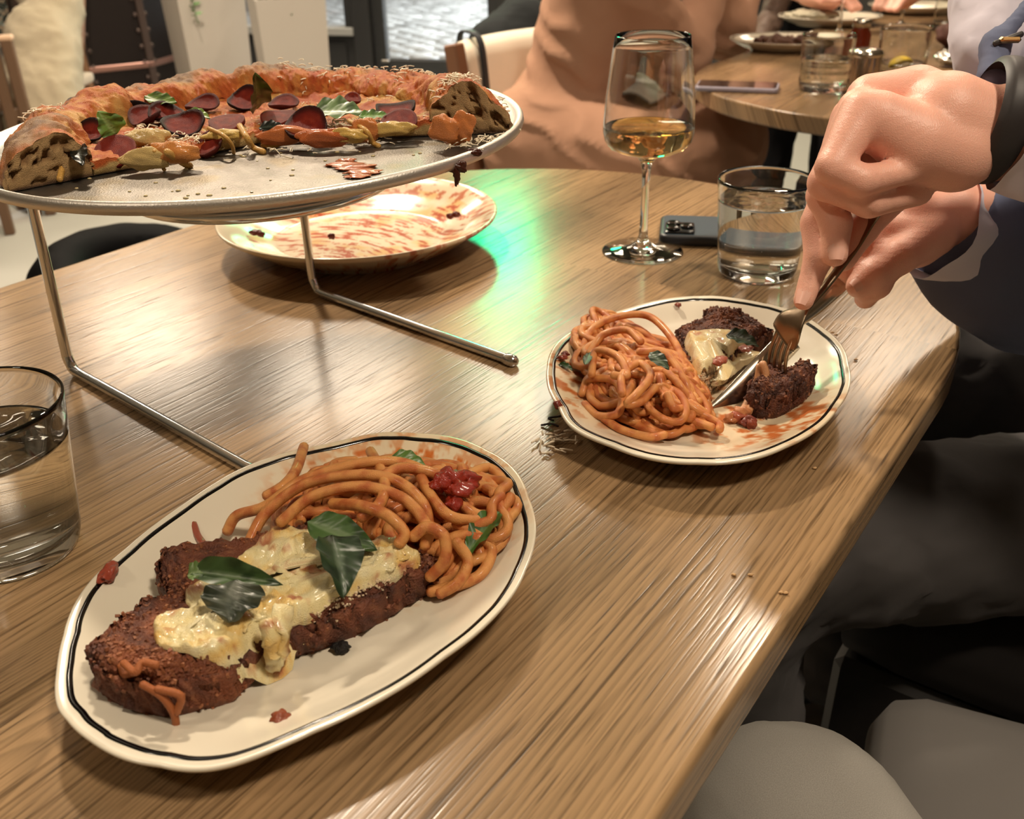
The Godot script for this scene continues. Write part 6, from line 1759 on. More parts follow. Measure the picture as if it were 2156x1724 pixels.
func stand():
	var o := thing("pizza_stand", "chromed wire stand with two long feet holding up the pizza pan", "stand")
	var chrome := m_plain("chrome", Color(0.88, 0.90, 0.93), 0.14, 1.0)
	var r := 0.0042
	var y := TOP + r
	var foot := Vector3(0.193, 0, 0.168)
	var fd := foot.normalized()
	for e in [[Vector3(-0.365, y, -0.7066), Vector3(0.008, 0, 0.004)], [Vector3(-0.192, y, -0.871), Vector3(0.0, 0, 0.0)]]:
		var b: Vector3 = e[0]; var lean: Vector3 = e[1]
		var t := b + lean + Vector3(0, 0.1725, 0)
		var lg := MB.new()
		# leg, rounded bend, foot on the table
		var pts := [t, t.lerp(b, 0.35), t.lerp(b, 0.7), t.lerp(b, 0.90), b + Vector3(0, 0.010, 0) + fd * 0.0012, b + Vector3(0, 0.003, 0) + fd * 0.005, b + fd * 0.012, b + fd * 0.05, b + foot * 0.5, b + foot]
		lg.tube(spline(pts, 90), r, 14)
		part(o, "leg_wire", lg.smooth(), chrome)
		var cap := MB.new(); cap.tube(PackedVector3Array([b + foot - fd * 0.006, b + foot + fd * 0.0015]), r * 1.25, 16)
		part(o, "end_cap", cap.smooth(), chrome, "rounded metal end of the foot")
		# arm under the pan
		var am := MB.new()
		am.tube(spline([t, t + Vector3(0, 0.004, 0) + fd * 0.004, t + Vector3(0, 0.005, 0) + fd * 0.02, t + Vector3(0, 0.005, 0) + foot * 0.6, t + Vector3(0, 0.005, 0) + foot * 0.98], 30), r, 12)
		part(o, "arm_wire", am.smooth(), chrome)
	# ring the pan rests on
	var fr := pan_frame()
	var ring := MB.new(); var q := PackedVector3Array()
	for k in 72:
		var a := TAU * k / 72
		q.append(fr * Vector3(0.085 * cos(a) + 0.026, -0.0075, 0.085 * sin(a) + 0.104))
	ring.tube(q, 0.0042, 12, true)
	part(o, "support_ring", ring.smooth(), chrome)

func pizza(fr: Transform3D):
	var o := Node3D.new(); o.transform = fr
	tag(o, "pizza", "five slices of pepperoni pizza with basil and grated cheese on the pan", "pizza")
	var na := 460; var inner := 84; var rim_n := 46
	var p := PackedVector3Array(); var cols := PackedColorArray()
	var rows := inner + rim_n
	for j in rows:
		for i in na + 1:
			var a := lerpf(PZ_A0, PZ_A1, float(i) / na)
			var R := pizza_radius(a); var H := crust_height(a)
			var dir := Vector3(cos(a), 0, sin(a))
			var w := 0.15 * R
			var pos: Vector3; var rimf := 0.0
			if j < inner:
				var rr := (R - 2 * w) * (0.02 + 0.98 * j / (inner - 1.0))
				pos = PZ + dir * rr
				pos.y = pizza_top(pos.x, pos.z) + 0.003 * smoothstep(0.75, 1.0, float(j) / inner)
			else:
				var ph := PI * 1.12 * float(j - inner + 1) / rim_n
				var rr := R - w - w * cos(ph)
				pos = PZ + dir * rr
				var yy := lerpf(0.0105, 0.003, smoothstep(0.2, 2.6, ph)) + (H - 0.0065) * sin(ph)
				pos.y = maxf(0.0012, yy)
				rimf = clampf(ph / PI, 0, 1)
				var nn := dir * (-cos(ph)) + Vector3.UP * sin(ph)
				pos += nn * (0.0035 * nz.get_noise_3dv(pos * 38.0) + 0.0022 * nz2.get_noise_3dv(pos * 60.0) + 0.0016 * nz2.get_noise_3dv(pos * 190.0))
				pos.y = maxf(0.0012, pos.y)
			p.append(pos); cols.append(pizza_colour(pos, rimf, a))
	var mb := MB.new(); mb.grid(p, na + 1, rows, false, false, cols)
	part(o, "crust_and_topping", mb.smooth(false), m_vert("pizza", 0.55, "grain", 0.010, 0.10))
	# the two cut faces: soft crumb with holes over a scorched base
	for side in 2:
		var a := PZ_A0 if side == 0 else PZ_A1
		var cidx := 0 if side == 0 else na
		var out := Vector3(-sin(a), 0, cos(a)) * (-1.0 if side == 0 else 1.0)
		var q := PackedVector3Array(); var cc := PackedColorArray()
		var vn := 16
		for v in vn + 1:
			for j in rows:
				var top := p[j * (na + 1) + cidx]
				var t := float(v) / vn
				var pos := Vector3(top.x, lerpf(0.0008, top.y, t), top.z)
				var rim := smoothstep(inner - 3, inner + 6, j)
				var n3 := nz2.get_noise_3dv(pos * 105.0)
				var hole := smoothstep(0.08, 0.3, n3) * rim * smoothstep(0.0, 0.2, t) * smoothstep(1.0, 0.8, t)
				pos += out * (0.0015 * sin(t * PI) + 0.0012 * nz2.get_noise_3dv(pos * 80.0 + Vector3(7, 0, 0))) - out * hole * 0.006
				var c := Color(0.80, 0.68, 0.45).lerp(Color(0.68, 0.54, 0.38), rim * 0.7)
				c = c.lerp(Color(0.72, 0.34, 0.14), (1.0 - rim) * smoothstep(0.35, 0.8, t + 0.5 * nz.get_noise_3dv(pos * 60.0)))
				c = c.lerp(Color(0.22, 0.14, 0.09), smoothstep(0.14, 0.0, t) * 0.85)
				c = c.lerp(Color(0.48, 0.34, 0.21), hole * 0.7)
				q.append(pos); cc.append(c)
		var fb := MB.new(); fb.grid(q, rows, vn + 1, false, false, cc, PackedVector2Array(), side == 0)
		part(o, "cut_face", fb.smooth(false), m_vert("crumb_face", 0.7, "grain", 0.012, 0.12))
	toppings(o)

func pepperoni(o: Node3D, at: Vector3, r: float, cup: float, tilt: Vector3, dark := 0.3):
	var mb := MB.new(); var p := PackedVector3Array(); var cols := PackedColorArray()
	var n := 26
	var b := Basis(Vector3.UP.cross(tilt).normalized() if Vector3.UP.cross(tilt).length() > 0.01 else Vector3.RIGHT, Vector3.UP.angle_to(tilt))
	var prof := []
	for k in 9: prof.append([r * k / 8.0, 0.0011 + cup * pow(k / 8.0, 3.0)])
	prof += [[r * 1.015, cup + 0.0002], [r * 1.0, cup - 0.0012], [r * 0.6, -0.0008], [0.0, -0.001]]
	for q in prof:
		for i in n:
			var a := TAU * i / n
			var wob := 1.0 + 0.05 * sin(a * 2 + at.x * 90) + 0.04 * nz.get_noise_2d(cos(a) * 2 + at.x * 99, sin(a) * 2)
			var lift := 1.0 + 0.5 * sin(a * 2 + at.z * 70)
			var l := Vector3(q[0] * cos(a) * wob, q[1] * lift if q[0] > r * 0.5 else q[1], q[0] * sin(a) * wob)
			p.append(at + b * l)
			var v := nz2.get_noise_3dv((at + l) * 160.0)
			var c := Color(0.42, 0.12, 0.085).lerp(Color(0.56, 0.21, 0.13), clampf(v + 0.25, 0, 1))
			c = c.lerp(Color(0.10, 0.035, 0.03), clampf(dark * smoothstep(0.7, 1.0, q[0] / r), 0, 1))
			cols.append(c)
	mb.grid(p, n, prof.size(), true, false, cols)
	var pm := m_vert("pepperoni", 0.5, "grain", 0.008, 0.06); pm.metallic_specular = 0.3
	part(o, "pepperoni", mb.smooth(), pm)

func toppings(o: Node3D):
	pepperoni(o, Vector3(-0.072, 0.0095, 0.0919), 0.0151, 0.0007, Vector3(-0.15, 0.85, 0.5).normalized(), 0.1)
	pepperoni(o, Vector3(-0.1031, 0.013, 0.0587), 0.0133, 0.0042, Vector3(0.0, 0.95, 0.3).normalized(), 1.0)
	pepperoni(o, Vector3(-0.0413, 0.013, 0.0387), 0.0142, 0.0042, Vector3(0.1, 0.9, 0.4).normalized(), 0.9)
	pepperoni(o, Vector3(-0.0661, 0.013, -0.002), 0.0133, 0.0035, Vector3(0.1, 0.95, 0.2).normalized(), 0.8)
	pepperoni(o, Vector3(-0.0799, 0.013, 0.0033), 0.0125, 0.0035, Vector3(-0.1, 0.95, 0.3).normalized(), 0.5)
	pepperoni(o, Vector3(-0.0905, 0.014, -0.0206), 0.0129, 0.0042, Vector3(0.2, 0.95, -0.2).normalized(), 1.0)
	pepperoni(o, Vector3(-0.0475, 0.013, -0.0323), 0.0125, 0.0028, Vector3(0.0, 0.95, 0.25).normalized(), 0.5)
	pepperoni(o, Vector3(-0.0174, 0.013, -0.0402), 0.0129, 0.0042, Vector3(0.0, 0.85, 0.45).normalized(), 0.9)
	pepperoni(o, Vector3(0.0163, 0.013, -0.0259), 0.0112, 0.0021, Vector3(0.0, 0.95, 0.2).normalized(), 0.4)
	pepperoni(o, Vector3(0.0477, 0.012, 0.0542), 0.0151, 0.0035, Vector3(0.05, 0.85, 0.5).normalized(), 0.8)
	pepperoni(o, Vector3(0.0217, 0.012, 0.0189), 0.0125, 0.0014, Vector3(0.0, 0.95, 0.2).normalized(), 0.1)
	pepperoni(o, Vector3(-0.0141, 0.012, 0.0273), 0.0133, 0.0007, Vector3(0.0, 0.95, 0.2).normalized(), 0.1)
	pepperoni(o, Vector3(0.1077, 0.013, 0.0266), 0.0142, 0.0042, Vector3(0.0, 0.95, 0.2).normalized(), 0.9)
	pepperoni(o, Vector3(0.1114, 0.012, 0.0488), 0.0129, 0.0007, Vector3(0.05, 0.9, 0.4).normalized(), 0.2)
	pepperoni(o, Vector3(0.0689, 0.014, -0.0256), 0.0069, 0.0014, Vector3(0.0, 0.9, 0.3).normalized(), 0.2)
	pepperoni(o, Vector3(-0.0163, 0.007, 0.0707), 0.0108, 0.0007, Vector3(-0.3, 0.85, 0.5).normalized(), 0.4)
	pepperoni(o, Vector3(-0.1149, 0.012, -0.0018), 0.0103, 0.0021, Vector3(0.0, 0.95, 0.2).normalized(), 0.5)
	# basil
	basil(o, Vector3(0.0011, 0.016, -0.002), Vector3(0.0187, 0.044, 0.0429), 0.021, Vector3(0.5, 0.3, 0.9), 0.5, 0.2, Color(0.24, 0.38, 0.14))
	basil(o, Vector3(-0.0794, 0.016, 0.065), Vector3(-0.0825, 0.032, 0.0746), 0.021, Vector3(0.3, 0.5, 0.8), 0.4, 0.5, Color(0.42, 0.55, 0.26))
	basil(o, Vector3(-0.0896, 0.024, -0.0303), Vector3(-0.0571, 0.016, -0.0074), 0.015, Vector3(0.2, 0.8, 0.5), 0.3, -0.3, Color(0.33, 0.44, 0.14))
	basil(o, Vector3(-0.0479, 0.018, 0.0043), Vector3(-0.0292, 0.015, 0.0149), 0.010, Vector3(0.1, 0.9, 0.4), 0.3, 0.2, Color(0.45, 0.55, 0.25))
	basil(o, Vector3(0.0445, 0.016, 0.0234), Vector3(0.0858, 0.019, 0.0369), 0.030, Vector3(0, 1, 0.35), 0.3, 0.1, Color(0.40, 0.50, 0.32))
	basil(o, Vector3(0.0838, 0.017, 0.0486), Vector3(0.1058, 0.016, 0.0391), 0.012, Vector3(0, 1, 0.4), 0.3, 0.1, Color(0.30, 0.45, 0.14))
	basil(o, Vector3(0.0145, 0.013, 0.0523), Vector3(0.033, 0.014, 0.0531), 0.012, Vector3(0, 1, 0.5), 0.3, 0.1, Color(0.04, 0.08, 0.04))
	basil(o, Vector3(-0.0862, 0.02, 0.1112), Vector3(-0.0759, 0.014, 0.1363), 0.012, Vector3(0.2, 0.5, 0.9), 0.3, 0.1, Color(0.05, 0.08, 0.06))
	# grated hard cheese: thin curls
	var pale := Color(0.93, 0.88, 0.78)
	var th := MB.new()
	for e in [[Vector3(0.1694, 0.036, 0.0748), 0.020, 120, 0.006], [Vector3(0.1481, 0.03, 0.0287), 0.018, 46, 0.004], [Vector3(0.1834, 0.034, 0.1062), 0.016, 90, 0.008], [Vector3(0.1946, 0.004, 0.0343), 0.011, 60, 0.003], [Vector3(0.0735, 0.021, 0.0534), 0.026, 170, 0.003], [Vector3(0.0996, 0.019, 0.0552), 0.017, 50, 0.003],
		[Vector3(-0.0087, 0.016, 0.0684), 0.018, 40, 0.004], [Vector3(-0.0301, 0.019, 0.0593), 0.014, 22, 0.004], [Vector3(-0.0714, 0.02, 0.0222), 0.013, 16, 0.004], [Vector3(0.0348, 0.012, 0.0797), 0.018, 24, 0.004], [Vector3(0.051, 0.013, 0.0802), 0.016, 22, 0.003], [Vector3(-0.0534, 0.016, 0.06), 0.02, 22, 0.004],
		[Vector3(-0.1644, 0.012, -0.0492), 0.014, 22, 0.004], [Vector3(-0.1011, 0.014, -0.1613), 0.014, 18, 0.006], [Vector3(0.0446, 0.022, -0.0905), 0.04, 40, 0.005], [Vector3(0.1093, 0.022, -0.064), 0.03, 40, 0.005], [Vector3(-0.1332, 0.014, 0.0505), 0.012, 22, 0.003], [Vector3(0.0226, 0.01, 0.0689), 0.012, 18, 0.004]]:
		for k in int(e[2] * 1.5):
			var c: Vector3 = e[0] + Vector3(clampf(rng.randfn(), -1.8, 1.8) * e[1] * 0.6, 0, clampf(rng.randfn(), -1.8, 1.8) * e[1] * 0.45)
			c.y = pizza_h(c) + 0.0008 + absf(rng.randfn()) * e[3] * 0.35
			if Vector2(c.x, c.z).length() > 0.197 or c.y < 0.0025 and e[2] != 60: continue
			var d := Vector3(rng.randfn(), rng.randfn() * 0.25, rng.randfn()).normalized()
			var l := rng.randf_range(0.0025, 0.0075); var bow := Vector3(rng.randfn(), absf(rng.randfn()) * 0.6, rng.randfn()) * 0.0009
			th.tube(PackedVector3Array([c - d * l * 0.5, c - d * l * 0.2 + bow, c + d * l * 0.2 + bow, c + d * l * 0.5]), rng.randf_range(0.0003, 0.0005), 5, false, pale)
	var tp := part(o, "grated_cheese", th.smooth(), m_vert("grated", 0.6), "fine white threads of grated cheese"); tp.set_meta("kind", "stuff")
	# dust of grated cheese over the sauce
	var du := MB.new()
	for k in 1500:
		var a := rng.randf_range(PZ_A0 + 0.05, PZ_A1 - 0.05); var rr := sqrt(rng.randf()) * 0.13
		var q := PZ + Vector3(cos(a) * rr, 0, sin(a) * rr)
		if nz.get_noise_3d(q.x * 30, 3, q.z * 30) < 0.0: continue
		q.y = pizza_top(q.x, q.z) + 0.0008
		du.box(Transform3D(Basis.from_euler(Vector3(rng.randf() * 6, rng.randf() * 6, 0)), q), Vector3(0.0013, 0.0005, 0.0006))
	var dp := part(o, "cheese_dust", du.flat(), m_plain("cheese_dust", Color(0.90, 0.82, 0.70), 0.6)); dp.set_meta("kind", "stuff")
	# strings of melted cheese that hang over the cut edges
	var ms := MB.new()
	for e in [[[Vector3(-0.0176, 0.016, 0.0597), Vector3(-0.003, 0.015, 0.0789), Vector3(0.0009, 0.008, 0.0766), Vector3(-0.0008, 0.001, 0.0699)], 0.0014], [[Vector3(0.0028, 0.016, 0.0564), Vector3(0.0115, 0.012, 0.0754), Vector3(0.0125, 0.004, 0.0687), Vector3(0.0205, 0.0015, 0.073)], 0.0022], [[Vector3(-0.0392, 0.014, 0.1108), Vector3(-0.0386, 0.006, 0.1058), Vector3(-0.0364, 0.001, 0.1082)], 0.0013], [[Vector3(-0.0297, 0.014, 0.1149), Vector3(-0.0263, 0.006, 0.1054), Vector3(-0.0218, 0.001, 0.1012)], 0.0026], [[Vector3(0.0766, 0.014, 0.0468), Vector3(0.0908, 0.012, 0.0695), Vector3(0.0941, 0.003, 0.0657), Vector3(0.0985, 0.001, 0.0688)], 0.0018], [[Vector3(-0.1018, 0.018, 0.1064), Vector3(-0.095, 0.012, 0.1197), Vector3(-0.0937, 0.004, 0.1326)], 0.002], [[Vector3(0.0315, 0.003, 0.0544), Vector3(0.0237, 0.0015, 0.0577), Vector3(0.0157, 0.002, 0.0556)], 0.0015]]:
		ms.tube(spline(e[0], 18), e[1], 8, false, Color(0.84, 0.64, 0.32))
	for e in [[Vector3(-0.0071, 0.012, 0.0651), Vector3(0.014, 0.004, 0.005), Color(0.86, 0.72, 0.38)], [Vector3(0.078, 0.01, 0.0722), Vector3(0.013, 0.005, 0.004), Color(0.86, 0.70, 0.36)], [Vector3(0.1073, 0.01, 0.0594), Vector3(0.016, 0.005, 0.004), Color(0.86, 0.72, 0.40)], [Vector3(-0.0584, 0.013, 0.0669), Vector3(0.014, 0.006, 0.007), Color(0.86, 0.74, 0.48)], [Vector3(-0.0482, 0.009, 0.1099), Vector3(0.016, 0.007, 0.004), Color(0.84, 0.72, 0.46)],
		[Vector3(-0.0309, 0.011, 0.105), Vector3(0.017, 0.007, 0.006), Color(0.84, 0.54, 0.26)], [Vector3(0.1455, 0.013, 0.0801), Vector3(0.010, 0.009, 0.004), Color(0.84, 0.50, 0.25)], [Vector3(0.1513, 0.008, 0.0757), Vector3(0.010, 0.007, 0.004), Color(0.84, 0.50, 0.25)], [Vector3(0.157, 0.013, 0.0767), Vector3(0.008, 0.010, 0.004), Color(0.84, 0.50, 0.25)], [Vector3(0.0894, 0.01, 0.0603), Vector3(0.010, 0.008, 0.004), Color(0.82, 0.50, 0.24)], [Vector3(0.0335, 0.009, 0.0596), Vector3(0.02, 0.006, 0.004), Color(0.80, 0.45, 0.22)], [Vector3(0.065, 0.009, 0.0723), Vector3(0.02, 0.006, 0.004), Color(0.78, 0.40, 0.18)]]:
		blob_into(ms, e[0], e[1], e[2], 0.3, 14)
	var mp := part(o, "melted_cheese", ms.smooth(), m_vert("cheese_melt", 0.4, "grain", 0.01, 0.08, 0.3), "stretched melted cheese along the cut edge"); mp.set_meta("kind", "stuff")

# ---------------------------------------------------------------- glassware
func wine_glass(called: String, label: String, at: Vector3, level: float, wine: Color):
	var o := thing(called, label, "wine glass", at)
	var w := 0.0011
	var prof := [Vector2(0.0, 0.0008), Vector2(0.030, 0.0004), Vector2(0.0425, 0.0), Vector2(0.0435, 0.0008), Vector2(0.0425, 0.0017), Vector2(0.030, 0.0034), Vector2(0.014, 0.0065), Vector2(0.007, 0.0115), Vector2(0.0048, 0.018), Vector2(0.0042, 0.03), Vector2(0.0041, 0.07), Vector2(0.0046, 0.088), Vector2(0.0065, 0.096), Vector2(0.0105, 0.1015), Vector2(0.018, 0.1040), Vector2(0.030, 0.1075), Vector2(0.039, 0.1120), Vector2(0.0440, 0.1185), Vector2(0.0460, 0.127), Vector2(0.0461, 0.136), Vector2(0.0445, 0.160), Vector2(0.0415, 0.185), Vector2(0.0385, 0.207), Vector2(0.0368, 0.2185), Vector2(0.0362, 0.2192), Vector2(0.0357, 0.2185)]
	var ins := [Vector2(0.0374, 0.207), Vector2(0.0404, 0.185), Vector2(0.0434, 0.160), Vector2(0.0450, 0.136), Vector2(0.0449, 0.127), Vector2(0.0429, 0.1190), Vector2(0.0381, 0.1130), Vector2(0.0295, 0.1088), Vector2(0.016, 0.1056), Vector2(0.0, 0.1045)]
	var mb := MB.new(); mb.lathe(prof + ins, 72)
	part(o, "glass", mb.smooth(), m_glass("clear_glass", Color(0.985, 0.99, 0.985), 1.5))
	var lq := [Vector2(0.0, 0.1046), Vector2(0.016, 0.1057), Vector2(0.0294, 0.1089), Vector2(0.0380, 0.1131), Vector2(0.0428, 0.1191), Vector2(0.0448, 0.127)]
	var out := []
	for q in lq:
		if q.y < level: out.append(q + Vector2(0.0003 if q.x > 0 else 0.0, -0.0002))
	out += [Vector2(0.0451, level - 0.001), Vector2(0.0451, level), Vector2(0.0435, level - 0.0008), Vector2(0.0, level - 0.0008)]
	var lb := MB.new(); lb.lathe(out, 72)
	part(o, "wine", lb.smooth(), m_glass("wine_" + called + label.substr(0, 4), wine, 1.34), "pale golden wine")

func tumbler(label: String, at: Vector3, rr: float, rb: float, h: float, level: float, called := "water_glass", ribs := 0) -> Node3D:
	var o := thing(called, label, "glass", at)
	var w := 0.0021
	var r := func(y: float) -> float: return lerpf(rb, rr, y / h)
	var prof := [Vector2(0, 0.0012), Vector2(rb * 0.78, 0.0006), Vector2(rb * 0.86, 0.0), Vector2(rb * 0.95, 0.0012), Vector2(rb * 0.995, 0.005), Vector2(r.call(0.010), 0.010)]
	for k in 12:
		var y := 0.014 + (h - 0.018) * k / 11.0
		var bulge := 0.0
		if ribs > 0 and y < h * 0.55: bulge = 0.0012 * sin(k * 2.4)
		prof.append(Vector2(r.call(y) + bulge, y))
	prof += [Vector2(rr - 0.0002, h - 0.001), Vector2(rr - w * 0.5, h), Vector2(rr - w + 0.0001, h - 0.001)]
	for k in 10:
		var y := h - 0.004 - (h - 0.022) * k / 9.0
		prof.append(Vector2(r.call(y) - w, y))
	prof += [Vector2(r.call(0.013) - w - 0.001, 0.0135), Vector2(rb * 0.82, 0.0105), Vector2(rb * 0.5, 0.0095), Vector2(0, 0.0092)]
	var mb := MB.new(); mb.lathe(prof, 72)
	part(o, "glass", mb.smooth(), m_glass("clear_glass", Color(0.985, 0.99, 0.985), 1.5))
	if level > 0.0:
		var p := [Vector2(0, 0.0090), Vector2(rb * 0.5, 0.0093), Vector2(rb * 0.82, 0.0103), Vector2(r.call(0.013) - w - 0.0007, 0.0133)]
		for k in 8:
			var y := 0.018 + (level - 0.020) * k / 7.0
			p.append(Vector2(r.call(y) - w + 0.0003, y))
		p += [Vector2(r.call(level) - w + 0.0003, level + 0.0006), Vector2(r.call(level) - w - 0.0016, level - 0.0002)]
		# a rippled surface
		var lb := MB.new(); lb.lathe(p, 72)
		var q := PackedVector3Array()
		var R: float = r.call(level) - w - 0.0016
		for j in 14:
			for k in 72:
				var a := TAU * k / 72; var s := 1.0 - j / 13.0
				var x := R * s * cos(a); var z := R * s * sin(a)
				q.append(Vector3(x, level - 0.0002 + 0.0007 * nz.get_noise_3d(x * 70, at.x * 50, z * 70) * minf(1.0, (1.0 - s) * 6.0), z))
		lb.grid(q, 72, 14, true)
		part(o, "water", lb.smooth(), m_glass("water", Color(0.985, 0.99, 0.99), 1.333), "clear water")
	return o

func glasses():
	wine_glass("wine_glass", "stemmed glass a third full of golden wine by the dark phone", Vector3(0.1442, TOP, -0.9757), 0.1325, Color(0.97, 0.83, 0.56))
	tumbler("water tumbler standing behind the right platter by the cutting hand", Vector3(0.2501, TOP, -0.9039), 0.0466, 0.0386, 0.097, 0.0765)
	tumbler("water tumbler half out of view at the left by the near platter", Vector3(-0.301, TOP, -0.4655), 0.0485, 0.0365, 0.1, 0.075)
	# on the second table
	tumbler("ribbed water tumbler beside the second phone on the other table", Vector3(0.6006, 0.75, -1.8584), 0.049, 0.0445, 0.10, 0.058, "water_glass", 1)
	var lt := tumbler("tumbler with a lemon wedge on the other table", Vector3(0.7877, 0.75, -1.9702), 0.050, 0.044, 0.095, 0.03)
	var lm := thing("lemon_wedge", "yellow lemon wedge inside the tumbler on the other table", "lemon", lt.position + Vector3(-0.006, 0.030, 0.012), 0.5)
	var lb := MB.new(); var p := PackedVector3Array()
	for j in 15:
		for i in 25:
			var t := PI * j / 14.0; var a := -0.7 + 1.4 * i / 24.0
			p.append(Vector3(-cos(t) * 0.030, 0.019 * sin(t) * cos(a) - 0.006, 0.019 * sin(t) * sin(a)))
	lb.grid(p, 25, 15)
	for e: float in [-0.7, 0.7]:
		var q := PackedVector3Array()
		for j in 15:
			for i in 5:
				var t := PI * j / 14.0; var k := i / 4.0
				q.append(Vector3(-cos(t) * 0.030, 0.019 * sin(t) * cos(e) * k - 0.006, 0.019 * sin(t) * sin(e) * k))
		lb.grid(q, 5, 15)
	part(lm, "wedge", lb.smooth(false), m_plain("lemon", Color(0.86, 0.72, 0.18), 0.45))
	wine_glass("wine_glass", "stemmed glass of pale wine at the back of the other table", Vector3(1.0715, 0.75, -2.6328) + Vector3(0, 0, -0.1), 0.128, Color(0.93, 0.90, 0.55))
	wine_glass("wine_glass", "stemmed glass behind the ribbed tumbler on the other table", Vector3(0.8645, 0.75, -2.5554) + Vector3(0, 0, -0.05), 0.12, Color(0.93, 0.86, 0.6))
	tumbler("small empty glass by the white shirt on the other table", Vector3(1.162, 0.75, -2.6565), 0.036, 0.033, 0.09, 0.02)

# ---------------------------------------------------------------- phones, plates on the other table, crumbs
func phone(label: String, c: Vector3, dir: Vector3, len: float, wid: float, th: float, body: Color, face: Color, lens: bool):
	var o := Node3D.new()
	var x := dir.normalized(); var z := x.cross(Vector3.UP)
	o.transform = Transform3D(Basis(x, Vector3.UP, z), c)
	tag(o, "phone", label, "phone", "phones")
	var mb := MB.new()
	var prof := [[-0.004, 0.0], [-0.0012, 0.0008], [0.0, 0.003], [0.0, th - 0.003], [-0.0012, th - 0.0008], [-0.003, th]]
	var p := PackedVector3Array(); var n := 48
	for q in prof:
		for k in n:
			var a := TAU * k / n
			var s := Vector2(cos(a), sin(a)); var cr := 0.011
			var corner := Vector2(signf(s.x) * (len / 2 - cr), signf(s.y) * (wid / 2 - cr))
			var e: Vector2 = corner + s * (cr + q[0])
			p.append(Vector3(e.x, q[1], e.y))
	mb.grid(p, n, prof.size(), true)
	var top := []; var bot := []
	for k in n: top.append(p[(prof.size() - 1) * n + k]); bot.append(p[k])
	mb.poly(top, Vector3.UP); mb.poly(bot, Vector3.DOWN)
	part(o, "body", mb.smooth(), m_plain("phone_side_" + str(lens), body, 0.4))
	var fb := MB.new(); var p2 := []
	for k in n:
		var a := TAU * k / n
		var s := Vector2(cos(a), sin(a)); var cr := 0.009
		p2.append(Vector3(signf(s.x) * (len / 2 - 0.011) + s.x * (cr - 0.002), th + 0.0003, signf(s.y) * (wid / 2 - 0.011) + s.y * (cr - 0.002)))
	fb.poly(p2, Vector3.UP)
	part(o, "back" if lens else "screen", fb.flat(), m_plain("phone_face_" + str(lens), face, 0.22 if lens else 0.08))
	if lens:
		var bp := part(o, "camera_bump", pillow(Vector3(0.032, 0.0035, 0.036), 0.0016, 8), m_plain("phone_bump", Color(0.05, 0.06, 0.07), 0.2))
		bp.position = Vector3(-len / 2 + 0.022, th + 0.0014, wid / 2 - 0.024)
		for e in [Vector2(-0.007, 0.009), Vector2(-0.007, -0.009), Vector2(0.008, 0.0)]:
			var lb := MB.new(); lb.lathe([Vector2(0, 0.002), Vector2(0.005, 0.002), Vector2(0.0065, 0.0028), Vector2(0.0075, 0.002), Vector2(0.0075, 0.0), Vector2(0, 0)], 20)
			var l := part(bp, "lens", lb.smooth(), m_plain("lens_black", Color(0.01, 0.01, 0.012), 0.08)); l.position = Vector3(e.x, 0.0014, e.y)

